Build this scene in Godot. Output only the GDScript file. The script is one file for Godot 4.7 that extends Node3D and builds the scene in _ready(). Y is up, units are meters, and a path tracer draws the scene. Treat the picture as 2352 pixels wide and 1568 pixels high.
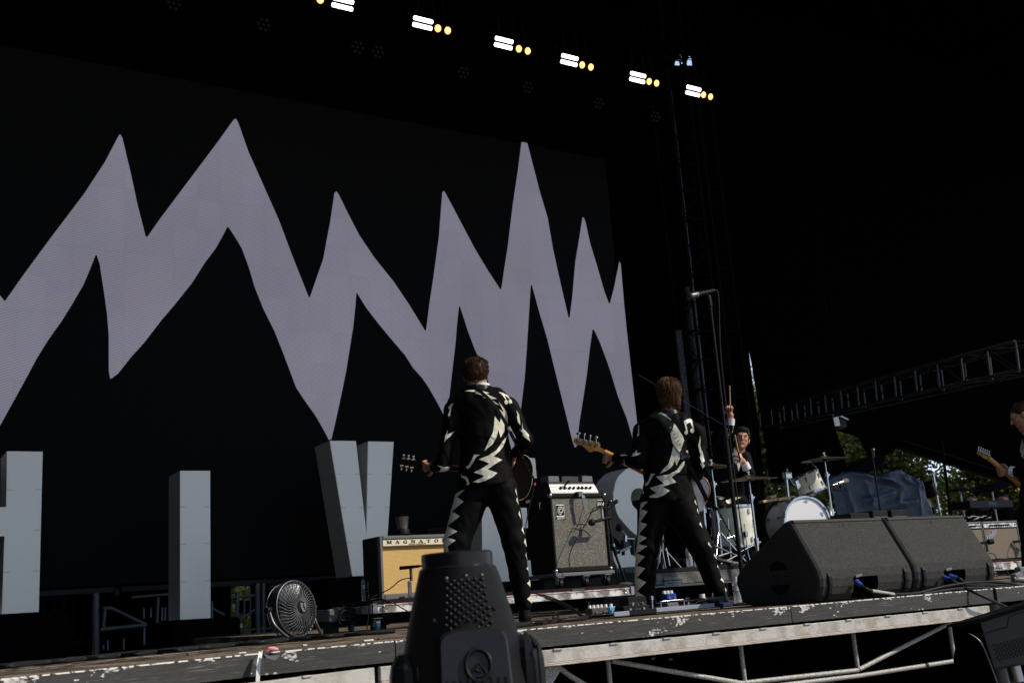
extends Node3D
# An outdoor festival stage seen from the photographers' pit: black LED wall, band in black suits, amps, drums, floor wedges.
# x runs along the stage, y up from the stage floor, z out towards the audience. Units are metres.

const EYE := Vector3(0, 0.122, 0)
const FOCAL := 2486.03            # focal length for a picture 2352 wide
var eye_basis: Basis
var counts := {}
var M := {}

class Shape:
	var v := PackedVector3Array()
	var n := PackedVector3Array()
	var uv := PackedVector2Array()
	func tri(a: Vector3, b: Vector3, c: Vector3, na: Vector3, nb: Vector3, nc: Vector3, ua := Vector2(), ub := Vector2(), uc := Vector2()) -> void:
		var g := (b - a).cross(c - a)
		if g.dot(na + nb + nc) > 0.0:      # front faces run clockwise
			v.append(a); v.append(c); v.append(b)
			n.append(na); n.append(nc); n.append(nb)
			uv.append(ua); uv.append(uc); uv.append(ub)
		else:
			v.append(a); v.append(b); v.append(c)
			n.append(na); n.append(nb); n.append(nc)
			uv.append(ua); uv.append(ub); uv.append(uc)
	func flat(a: Vector3, b: Vector3, c: Vector3, out: Vector3) -> void:
		var g := (b - a).cross(c - a).normalized()
		if g.dot(out) < 0.0: g = -g
		tri(a, b, c, g, g, g)
	func quad(a: Vector3, b: Vector3, c: Vector3, d: Vector3, out: Vector3) -> void:
		var g := (c - a).cross(d - b).normalized()
		if g.dot(out) < 0.0: g = -g
		tri(a, b, c, g, g, g, Vector2(0, 1), Vector2(1, 1), Vector2(1, 0))
		tri(a, c, d, g, g, g, Vector2(0, 1), Vector2(1, 0), Vector2(0, 0))
	func box(c: Vector3, s: Vector3, bev := 0.0, bs := Basis()) -> Shape:
		var e := s * 0.5
		var k := minf(bev, minf(e.x, minf(e.y, e.z)) * 0.9)
		for ax in 3:
			var u := (ax + 1) % 3
			var w := (ax + 2) % 3
			for sg in [-1.0, 1.0]:
				var nn := Vector3(); nn[ax] = sg
				var q: Array[Vector3] = []
				for cc in [[-1, -1], [1, -1], [1, 1], [-1, 1]]:
					var p := Vector3(); p[ax] = sg * e[ax]; p[u] = cc[0] * (e[u] - k); p[w] = cc[1] * (e[w] - k)
					q.append(c + bs * p)
				quad(q[0], q[1], q[2], q[3], bs * nn)
		if k > 0.0:
			for ax in 3:
				var u := (ax + 1) % 3
				var w := (ax + 2) % 3
				for su in [-1.0, 1.0]:
					for sw in [-1.0, 1.0]:
						var q: Array[Vector3] = []
						for t in [[-1, 0], [1, 0], [1, 1], [-1, 1]]:
							var p := Vector3()
							p[ax] = t[0] * (e[ax] - k)
							p[u] = su * (e[u] - (k if t[1] == 0 else 0.0))
							p[w] = sw * (e[w] - (0.0 if t[1] == 0 else k))
							q.append(c + bs * p)
						var o := Vector3(); o[u] = su; o[w] = sw
						quad(q[0], q[1], q[2], q[3], bs * o)
			for sx in [-1.0, 1.0]:
				for sy in [-1.0, 1.0]:
					for sz in [-1.0, 1.0]:
						var sgn := Vector3(sx, sy, sz)
						var a := c + bs * (sgn * Vector3(e.x, e.y - k, e.z - k))
						var b := c + bs * (sgn * Vector3(e.x - k, e.y, e.z - k))
						var d := c + bs * (sgn * Vector3(e.x - k, e.y - k, e.z))
						flat(a, b, d, bs * sgn)
		return self
	func frame(d: Vector3) -> Basis:
		var y := d.normalized()
		var h := Vector3.UP if absf(y.y) < 0.95 else Vector3.RIGHT
		var x := h.cross(y).normalized()
		return Basis(x, y, x.cross(y))
	func tube(a: Vector3, b: Vector3, r: float, r2 := -1.0, seg := 8, caps := true) -> Shape:
		if r2 < 0.0: r2 = r
		var f := frame(b - a)
		for i in seg:
			var t0 := TAU * i / seg
			var t1 := TAU * (i + 1) / seg
			var d0 := f.x * cos(t0) + f.z * sin(t0)
			var d1 := f.x * cos(t1) + f.z * sin(t1)
			var p := a + d0 * r; var q := a + d1 * r; var s := b + d1 * r2; var t := b + d0 * r2
			tri(p, q, s, d0, d1, d1)
			tri(p, s, t, d0, d1, d0)
			if caps:
				tri(a, p, q, -f.y, -f.y, -f.y)
				tri(b, t, s, f.y, f.y, f.y)
		return self
	func path(pts: Array, r: float, seg := 6, smooth := 4) -> Shape:
		var P: Array[Vector3] = []
		if smooth > 1 and pts.size() > 2:
			for i in pts.size() - 1:
				var p0: Vector3 = pts[maxi(i - 1, 0)]
				var p1: Vector3 = pts[i]
				var p2: Vector3 = pts[i + 1]
				var p3: Vector3 = pts[mini(i + 2, pts.size() - 1)]
				for k in smooth:
					P.append(p1.cubic_interpolate(p2, p0, p3, float(k) / smooth))
			P.append(pts[-1])
		else:
			for p in pts: P.append(p)
		var ring: Array = []
		var side := Vector3()
		for i in P.size():
			var d := (P[mini(i + 1, P.size() - 1)] - P[maxi(i - 1, 0)]).normalized()
			if i == 0: side = frame(d).x
			side = (side - d * side.dot(d)).normalized()
			var up := d.cross(side)
			var row: Array[Vector3] = []
			for k in seg: row.append(side * cos(TAU * k / seg) + up * sin(TAU * k / seg))
			ring.append(row)
		for i in P.size() - 1:
			for k in seg:
				var k2 := (k + 1) % seg
				var a: Vector3 = ring[i][k]; var b: Vector3 = ring[i][k2]; var c: Vector3 = ring[i + 1][k2]; var d: Vector3 = ring[i + 1][k]
				tri(P[i] + a * r, P[i] + b * r, P[i + 1] + c * r, a, b, c)
				tri(P[i] + a * r, P[i + 1] + c * r, P[i + 1] + d * r, a, c, d)
		return self
	# profile of (radius, height) turned about the y axis of xf
	func lathe(prof: Array, xf := Transform3D(), seg := 24, from := 0.0, to := TAU) -> Shape:
		var nr: Array[Vector2] = []
		for i in prof.size() - 1:
			var d: Vector2 = prof[i + 1] - prof[i]
			nr.append(Vector2(d.y, -d.x).normalized())
		for i in prof.size() - 1:
			var p0: Vector2 = prof[i]; var p1: Vector2 = prof[i + 1]
			var m0 := nr[i]; var m1 := nr[i]
			if i > 0 and nr[i - 1].dot(nr[i]) > 0.75: m0 = (nr[i - 1] + nr[i]).normalized()
			if i < nr.size() - 1 and nr[i + 1].dot(nr[i]) > 0.75: m1 = (nr[i + 1] + nr[i]).normalized()
			for k in seg:
				var t0 := from + (to - from) * k / seg
				var t1 := from + (to - from) * (k + 1) / seg
				var e0 := Vector3(cos(t0), 0, sin(t0)); var e1 := Vector3(cos(t1), 0, sin(t1))
				var a := xf * (e0 * p0.x + Vector3.UP * p0.y); var b := xf * (e1 * p0.x + Vector3.UP * p0.y)
				var c := xf * (e1 * p1.x + Vector3.UP * p1.y); var d := xf * (e0 * p1.x + Vector3.UP * p1.y)
				var na := (xf.basis * (e0 * m0.x + Vector3.UP * m0.y)).normalized(); var nb := (xf.basis * (e1 * m0.x + Vector3.UP * m0.y)).normalized()
				var nc := (xf.basis * (e1 * m1.x + Vector3.UP * m1.y)).normalized(); var nd := (xf.basis * (e0 * m1.x + Vector3.UP * m1.y)).normalized()
				if p0.x > 1e-6: tri(a, b, c, na, nb, nc)
				if p1.x > 1e-6: tri(a, c, d, na, nc, nd)
		return self
	# polygon in the xy plane of xf with thickness from z = 0 back to -depth
	func prism(poly: PackedVector2Array, depth: float, xf := Transform3D()) -> Shape:
		var idx := Geometry2D.triangulate_polygon(poly)
		var fz := (xf.basis * Vector3.BACK).normalized()
		var off := xf.basis * Vector3(0, 0, -depth)
		var lo := poly[0]; var hi := poly[0]
		for p in poly:
			lo = lo.min(p); hi = hi.max(p)
		var sc := Vector2.ONE / (hi - lo).max(Vector2(1e-6, 1e-6))
		for i in range(0, idx.size(), 3):
			var q: Array[Vector3] = []
			var w: Array[Vector2] = []
			for k in 3:
				var p := poly[idx[i + k]]
				q.append(xf * Vector3(p.x, p.y, 0))
				w.append(Vector2((p.x - lo.x) * sc.x, 1.0 - (p.y - lo.y) * sc.y))
			tri(q[0], q[1], q[2], fz, fz, fz, w[0], w[1], w[2])
			if depth > 0.0: tri(q[0] + off, q[1] + off, q[2] + off, -fz, -fz, -fz)
		if depth > 0.0:
			var sg := 1.0 if Geometry2D.is_polygon_clockwise(poly) else -1.0
			for i in poly.size():
				var a := poly[i]; var b := poly[(i + 1) % poly.size()]
				var e := b - a
				var out := (xf.basis * Vector3(-e.y * sg, e.x * sg, 0)).normalized()
				var pa := xf * Vector3(a.x, a.y, 0); var pb := xf * Vector3(b.x, b.y, 0)
				tri(pa, pb, pb + off, out, out, out)
				tri(pa, pb + off, pa + off, out, out, out)
		return self
	func ball(c: Vector3, r: Vector3, bs := Basis(), seg := 14, rings := 9) -> Shape:
		for j in rings:
			var a0 := PI * j / rings - PI / 2; var a1 := PI * (j + 1) / rings - PI / 2
			for k in seg:
				var t0 := TAU * k / seg; var t1 := TAU * (k + 1) / seg
				var e: Array[Vector3] = [Vector3(cos(a0) * cos(t0), sin(a0), cos(a0) * sin(t0)), Vector3(cos(a0) * cos(t1), sin(a0), cos(a0) * sin(t1)), Vector3(cos(a1) * cos(t1), sin(a1), cos(a1) * sin(t1)), Vector3(cos(a1) * cos(t0), sin(a1), cos(a1) * sin(t0))]
				var p: Array[Vector3] = []
				var q: Array[Vector3] = []
				for x in e:
					p.append(c + bs * (x * r)); q.append((bs * (x / r)).normalized())
				if j > 0: tri(p[0], p[1], p[2], q[0], q[1], q[2])
				if j < rings - 1: tri(p[0], p[2], p[3], q[0], q[2], q[3])
		return self
	func ring(xf: Transform3D, R: float, r: float, seg := 24, side := 6) -> Shape:
		for i in seg:
			for k in side:
				var q: Array[Vector3] = []
				var m: Array[Vector3] = []
				for st in [[i, k], [i + 1, k], [i + 1, k + 1], [i, k + 1]]:
					var t: float = TAU * st[0] / seg
					var s: float = TAU * st[1] / side
					var e := Vector3(cos(t), 0, sin(t))
					q.append(xf * (e * (R + r * cos(s)) + Vector3.UP * (r * sin(s))))
					m.append((xf.basis * (e * cos(s) + Vector3.UP * sin(s))).normalized())
				tri(q[0], q[1], q[2], m[0], m[1], m[2])
				tri(q[0], q[2], q[3], m[0], m[2], m[3])
		return self
	# closed loops of equal length joined one to the next
	func loft(loops: Array, smooth := false, ends := true) -> Shape:
		var cen := Vector3()
		for i in loops.size() - 1:
			var A: Array = loops[i]; var B: Array = loops[i + 1]
			var ca := Vector3(); var cb := Vector3()
			for p in A: ca += p / A.size()
			for p in B: cb += p / B.size()
			cen = (ca + cb) / 2
			for k in A.size():
				var k2 := (k + 1) % A.size()
				if smooth:
					var f := func(L: Array, c: Vector3, j: int) -> Vector3: return (L[j] - c).normalized()
					var na: Vector3 = f.call(A, ca, k); var nb: Vector3 = f.call(A, ca, k2); var nc: Vector3 = f.call(B, cb, k2); var nd: Vector3 = f.call(B, cb, k)
					tri(A[k], A[k2], B[k2], na, nb, nc)
					tri(A[k], B[k2], B[k], na, nc, nd)
				else:
					quad(A[k], A[k2], B[k2], B[k], (A[k] + B[k2]) / 2 - cen)
			if ends and i == 0:
				for k in A.size(): flat(ca, A[k], A[(k + 1) % A.size()], ca - cb)
			if ends and i == loops.size() - 2:
				for k in B.size(): flat(cb, B[k], B[(k + 1) % B.size()], cb - ca)
		return self
	func mesh(mat: Material) -> ArrayMesh:
		var a := []; a.resize(Mesh.ARRAY_MAX)
		a[Mesh.ARRAY_VERTEX] = v; a[Mesh.ARRAY_NORMAL] = n; a[Mesh.ARRAY_TEX_UV] = uv
		var m := ArrayMesh.new()
		m.add_surface_from_arrays(Mesh.PRIMITIVE_TRIANGLES, a)
		m.surface_set_material(0, mat)
		return m

# A grid of distances: limbs are joined with a smooth minimum and meshed as surface nets
class Field:
	var o: Vector3
	var nx: int
	var ny: int
	var nz: int
	var h: float
	var d := PackedFloat32Array()
	func _init(lo: Vector3, hi: Vector3, cell: float) -> void:
		o = lo; h = cell
		nx = int((hi.x - lo.x) / h) + 2; ny = int((hi.y - lo.y) / h) + 2; nz = int((hi.z - lo.z) / h) + 2
		d.resize(nx * ny * nz); d.fill(0.5)
	func _span(lo: Vector3, hi: Vector3) -> Array:
		return [maxi(int((lo.x - o.x) / h), 0), mini(int((hi.x - o.x) / h) + 1, nx - 1), maxi(int((lo.y - o.y) / h), 0), mini(int((hi.y - o.y) / h) + 1, ny - 1), maxi(int((lo.z - o.z) / h), 0), mini(int((hi.z - o.z) / h) + 1, nz - 1)]
	func limb(a: Vector3, b: Vector3, ra: float, rb: float, k := 0.03, fz := 1.0) -> void:
		var m := maxf(ra, rb) + k + 2.5 * h
		var s := _span(a.min(b) - Vector3.ONE * m, a.max(b) + Vector3.ONE * m)
		var ba := b - a; ba.z /= fz
		var bb := maxf(ba.length_squared(), 1e-9)
		for z in range(s[4], s[5] + 1):
			var pz := (o.z + z * h - a.z) / fz
			for y in range(s[2], s[3] + 1):
				var py := o.y + y * h - a.y
				var row := (z * ny + y) * nx
				for x in range(s[0], s[1] + 1):
					var px := o.x + x * h - a.x
					var t := clampf((px * ba.x + py * ba.y + pz * ba.z) / bb, 0.0, 1.0)
					var qx := px - ba.x * t; var qy := py - ba.y * t; var qz := pz - ba.z * t
					var e := sqrt(qx * qx + qy * qy + qz * qz) - ra - (rb - ra) * t
					var c := d[row + x]
					var f := maxf(k - absf(c - e), 0.0)
					d[row + x] = minf(c, e) - f * f * 0.25 / k
	func egg(c: Vector3, r: Vector3, k := 0.02, bs := Basis()) -> void:
		var m := maxf(r.x, maxf(r.y, r.z)) + k + 2.5 * h
		var s := _span(c - Vector3.ONE * m, c + Vector3.ONE * m)
		var inv := bs.inverse()
		for z in range(s[4], s[5] + 1):
			for y in range(s[2], s[3] + 1):
				var row := (z * ny + y) * nx
				for x in range(s[0], s[1] + 1):
					var p := inv * (o + Vector3(x, y, z) * h - c)
					var k0 := (p / r).length()
					var k1 := (p / (r * r)).length()
					var e := k0 * (k0 - 1.0) / maxf(k1, 1e-6)
					var cc := d[row + x]
					var f := maxf(k - absf(cc - e), 0.0)
					d[row + x] = minf(cc, e) - f * f * 0.25 / k
	func dent(c: Vector3, r: float) -> void:
		var s := _span(c - Vector3.ONE * (r + 2 * h), c + Vector3.ONE * (r + 2 * h))
		for z in range(s[4], s[5] + 1):
			for y in range(s[2], s[3] + 1):
				for x in range(s[0], s[1] + 1):
					var i := (z * ny + y) * nx + x
					d[i] = maxf(d[i], r - (o + Vector3(x, y, z) * h - c).length())
	# keeps only what lies on the side of the plane that its normal points away from
	func cut(p0: Vector3, nrm: Vector3) -> void:
		for z in nz:
			for y in ny:
				for x in nx:
					var i := (z * ny + y) * nx + x
					if d[i] < 0.06: d[i] = maxf(d[i], (o + Vector3(x, y, z) * h - p0).dot(nrm))
	func wrinkle(noise: FastNoiseLite, amp: float) -> void:
		for z in nz:
			for y in ny:
				for x in nx:
					var i := (z * ny + y) * nx + x
					if absf(d[i]) < 4.0 * h:
						d[i] += amp * noise.get_noise_3d((o.x + x * h) * 1.7 + (o.y + y * h) * 0.8, (o.y + y * h) * 0.8 - (o.x + x * h) * 0.5, (o.z + z * h) * 1.5)
	func at(p: Vector3) -> float:
		var q := (p - o) / h
		var x := clampi(int(q.x), 0, nx - 2); var y := clampi(int(q.y), 0, ny - 2); var z := clampi(int(q.z), 0, nz - 2)
		var u := clampf(q.x - x, 0, 1); var w := clampf(q.y - y, 0, 1); var t := clampf(q.z - z, 0, 1)
		var i := (z * ny + y) * nx + x
		var j := i + nx * ny
		var a := lerpf(lerpf(d[i], d[i + 1], u), lerpf(d[i + nx], d[i + nx + 1], u), w)
		var b := lerpf(lerpf(d[j], d[j + 1], u), lerpf(d[j + nx], d[j + nx + 1], u), w)
		return lerpf(a, b, t)
	func slope(p: Vector3) -> Vector3:
		var g := Vector3(at(p + Vector3(h, 0, 0)) - at(p - Vector3(h, 0, 0)), at(p + Vector3(0, h, 0)) - at(p - Vector3(0, h, 0)), at(p + Vector3(0, 0, h)) - at(p - Vector3(0, 0, h)))
		return g.normalized() if g.length() > 1e-7 else Vector3.UP
	# from p along dir to the surface; null when it is missed
	func hit(p: Vector3, dir: Vector3, far := 1.0) -> Variant:
		var t := 0.0
		while t < far:
			var e := at(p + dir * t)
			if e < 0.0:
				var lo := t - h * 0.6; var hi := t
				for i in 5:
					var m := (lo + hi) / 2
					if at(p + dir * m) < 0.0: hi = m
					else: lo = m
				return p + dir * lo
			t += h * 0.6
		return null
	func skin(s: Shape) -> void:
		var id := {}
		var sx := 1; var sy := nx; var sz := nx * ny
		var pos := PackedVector3Array(); var nor := PackedVector3Array()
		var cells := PackedInt32Array()
		for z in nz - 1:
			for y in ny - 1:
				var row := (z * ny + y) * nx
				for x in nx - 1:
					var i := row + x
					var a := d[i]
					if a > 3.0 * h or a < -3.0 * h: continue
					var c := 0
					if a < 0: c += 1
					if d[i + 1] < 0: c += 1
					if d[i + sy] < 0: c += 1
					if d[i + sy + 1] < 0: c += 1
					if d[i + sz] < 0: c += 1
					if d[i + sz + 1] < 0: c += 1
					if d[i + sz + sy] < 0: c += 1
					if d[i + sz + sy + 1] < 0: c += 1
					if c == 0 or c == 8: continue
					var acc := Vector3(); var cnt := 0
					for e in [[0, 1], [2, 3], [4, 5], [6, 7], [0, 2], [1, 3], [4, 6], [5, 7], [0, 4], [1, 5], [2, 6], [3, 7]]:
						var e0: int = e[0]; var e1: int = e[1]
						var va := d[i + (e0 & 1) + ((e0 >> 1) & 1) * sy + (e0 >> 2) * sz]
						var vb := d[i + (e1 & 1) + ((e1 >> 1) & 1) * sy + (e1 >> 2) * sz]
						if (va < 0) != (vb < 0):
							var t := va / (va - vb)
							acc += Vector3(e0 & 1, (e0 >> 1) & 1, e0 >> 2).lerp(Vector3(e1 & 1, (e1 >> 1) & 1, e1 >> 2), t)
							cnt += 1
					var p := o + (Vector3(x, y, z) + acc / cnt) * h
					id[i] = pos.size(); cells.append(i)
					pos.append(p); nor.append(slope(p))
		for i in cells:
			var x := i % nx; var y := (i / nx) % ny; var z := i / (nx * ny)
			if x == 0 or y == 0 or z == 0: continue
			for ax in 3:
				var st: int = [sx, sy, sz][ax]
				if (d[i] < 0) == (d[i + st] < 0): continue
				var u: int = [sy, sz, sx][ax]; var w: int = [sz, sx, sy][ax]
				var a = id.get(i); var b = id.get(i - u); var c = id.get(i - u - w); var e = id.get(i - w)
				if a == null or b == null or c == null or e == null: continue
				s.tri(pos[a], pos[b], pos[c], nor[a], nor[b], nor[c])
				s.tri(pos[a], pos[c], pos[e], nor[a], nor[c], nor[e])

# ---------------------------------------------------------------- helpers
func lin(r: float, g: float, b: float) -> Color:
	return Color(r, g, b).linear_to_srgb()

func mat(called: String, r: float, g: float, b: float, rough := 0.7, metal := 0.0) -> StandardMaterial3D:
	var m := StandardMaterial3D.new()
	m.resource_name = called
	m.albedo_color = lin(r, g, b); m.roughness = rough; m.metallic = metal
	if metal == 0.0 and maxf(r, g) < 0.05: m.metallic_specular = 0.05 if rough > 0.9 else 0.22
	M[called] = m
	return m

func noise_tex(freq: float, lo: Color, hi: Color, sd: int, size := 256, a := 0.3, b := 0.7, kind := FastNoiseLite.TYPE_SIMPLEX_SMOOTH) -> NoiseTexture2D:
	var f := FastNoiseLite.new(); f.seed = sd; f.frequency = freq; f.noise_type = kind; f.fractal_octaves = 4
	var t := NoiseTexture2D.new(); t.width = size; t.height = size; t.seamless = true; t.noise = f
	var g := Gradient.new(); g.offsets = PackedFloat32Array([a, b]); g.colors = PackedColorArray([lo, hi]); t.color_ramp = g
	return t

func bump_tex(freq: float, sd: int, strength := 4.0, size := 256) -> NoiseTexture2D:
	var f := FastNoiseLite.new(); f.seed = sd; f.frequency = freq; f.fractal_octaves = 3
	var t := NoiseTexture2D.new(); t.width = size; t.height = size; t.seamless = true; t.noise = f; t.as_normal_map = true; t.bump_strength = strength
	return t

# mottles a material: scale is how many times the texture repeats in a metre
func grain(m: StandardMaterial3D, t: Texture2D, scale: float, bump: Texture2D = null, depth := 1.0) -> StandardMaterial3D:
	if t: m.albedo_texture = t
	m.uv1_triplanar = true
	m.uv1_scale = Vector3.ONE * scale
	if bump:
		m.normal_enabled = true; m.normal_texture = bump; m.normal_scale = depth
	return m

func numbered(called: String, parent: Node) -> String:
	var k := "%d/%s" % [parent.get_instance_id(), called]
	counts[k] = counts.get(k, 0) + 1
	return called if counts[k] == 1 else "%s_%03d" % [called, counts[k] - 1]

func tag(o: Node, label: String, category: String, group := "") -> Node:
	o.set_meta("label", label); o.set_meta("category", category)
	if group: o.set_meta("group", group)
	return o

func thing(called: String, label: String, category: String, where := Vector3(), turn := 0.0, group := "") -> Node3D:
	var o := Node3D.new(); o.name = numbered(called, self); add_child(o)
	o.position = where; o.rotation.y = turn
	tag(o, label, category, group)
	return o

func part(parent: Node, called: String, s: Shape, m: Material, kind := "") -> MeshInstance3D:
	var o := MeshInstance3D.new(); o.name = numbered(called, parent); o.mesh = s.mesh(m)
	parent.add_child(o)
	if kind: o.set_meta("kind", kind)
	return o

func same(parent: Node, called: String, mesh: Mesh, where: Transform3D) -> MeshInstance3D:
	var o := MeshInstance3D.new(); o.name = numbered(called, parent); o.mesh = mesh; o.transform = where
	parent.add_child(o)
	return o

func struct(called: String, s: Shape, m: Material) -> MeshInstance3D:
	var o := part(self, called, s, m, "structure")
	return o

func copy(o: Node3D, label: String, where: Vector3, turn := 0.0) -> Node3D:
	var base := String(o.name)
	var r := RegEx.create_from_string("_\\d{3}$").search(base)
	if r: base = base.substr(0, base.length() - 4)
	var c: Node3D = o.duplicate(); c.name = numbered(base, self); add_child(c)
	c.position = where; c.rotation.y = turn; c.set_meta("label", label)
	return c

func letters(parent: Node, called: String, text: String, height: float, font: String, m: Material, xf: Transform3D, deep := 0.003, bold := false, italic := false, width := 1.0) -> MeshInstance3D:
	var f := SystemFont.new(); f.font_names = PackedStringArray([font])
	f.font_weight = 700 if bold else 400
	var t := TextMesh.new(); t.text = text; t.font = f; t.font_size = 64; t.pixel_size = height / 46.0; t.depth = deep; t.curve_step = 2.0
	t.material = m
	var o := MeshInstance3D.new(); o.name = numbered(called, parent); o.mesh = t
	o.transform = xf * Transform3D(Basis(Vector3(width, 0, 0), Vector3(0.25 if italic else 0.0, 1, 0), Vector3(0, 0, 1)), Vector3())
	parent.add_child(o)
	return o

# sight line of a place measured in the photograph (2352 px wide), met with a plane of the stage
func look(x: float, y: float) -> Vector3:
	return eye_basis * Vector3((x - 1176.0) / FOCAL, -(y - 784.0) / FOCAL, -1.0)
func at(x: float, y: float, z: float) -> Vector3:
	var r := look(x, y)
	return EYE + r * (z / r.z)
func floor_at(x: float, y: float, h := 0.0) -> Vector3:
	var r := look(x, y)
	return EYE + r * ((h - EYE.y) / r.y)
func wall_at(x: float, y: float, wx: float) -> Vector3:
	var r := look(x, y)
	return EYE + r * (wx / r.x)
func outline(pts: Array, z: float) -> PackedVector2Array:
	var out := PackedVector2Array()
	for i in range(0, pts.size(), 2):
		var p := at(pts[i], pts[i + 1], z)
		out.append(Vector2(p.x, p.y))
	return out

# ---------------------------------------------------------------- the scene
func _ready() -> void:
	set_up_view()
	make_materials()
	make_ground_and_deck()
	make_roof_and_walls()
	make_screen()
	make_sign_letters()
	make_lighting()
	make_tower_and_truss()
	make_trees()
	make_stage_front()
	make_backline()
	make_drums()
	make_wedges()
	make_right_side()
	make_people()
	make_guitars()
	make_floor_items()
	make_foreground()

func set_up_view() -> void:
	eye_basis = Basis(Vector3(0.850405, -0.070495, 0.521384), Vector3(-0.064689, 0.969454, 0.236589), Vector3(-0.522136, -0.234924, 0.819868)).orthonormalized()
	var cam := Camera3D.new(); cam.name = "camera"
	cam.transform = Transform3D(eye_basis, EYE)
	cam.fov = rad_to_deg(2.0 * atan(784.0 / FOCAL)); cam.near = 0.05; cam.far = 900.0
	var look_at := CameraAttributesPhysical.new()
	look_at.frustum_focal_length = 38.05; look_at.exposure_aperture = 5.6; look_at.frustum_focus_distance = 7.6; look_at.frustum_near = 0.05; look_at.frustum_far = 900.0
	cam.attributes = look_at
	add_child(cam); cam.current = true
	var env := Environment.new()
	env.background_mode = Environment.BG_SKY
	var sky := Sky.new(); var sm := ProceduralSkyMaterial.new()
	sm.sky_top_color = Color(0.48, 0.57, 0.69); sm.sky_horizon_color = Color(0.73, 0.78, 0.83); sm.sky_curve = 0.16
	sm.ground_bottom_color = Color(0.20, 0.19, 0.16); sm.ground_horizon_color = Color(0.45, 0.47, 0.46)
	sm.energy_multiplier = SKY_ENERGY
	sky.sky_material = sm; env.sky = sky
	env.tonemap_mode = Environment.TONE_MAPPER_LINEAR
	env.tonemap_exposure = EXPOSURE
	env.sdfgi_enabled = true; env.ssao_enabled = true; env.ssil_enabled = true
	var we := WorldEnvironment.new(); we.name = "environment"; we.environment = env; add_child(we)
	var sun := DirectionalLight3D.new(); sun.name = "sun"
	sun.light_energy = 1.45; sun.light_color = Color(1.0, 0.955, 0.88); sun.light_angular_distance = 0.5; sun.shadow_enabled = true
	add_child(sun)
	sun.look_at_from_position(SUN * 50.0, Vector3.ZERO)

const SUN := Vector3(0.56, 0.62, 0.55)
const SKY_ENERGY := 2.15
const EXPOSURE := 1.0

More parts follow.
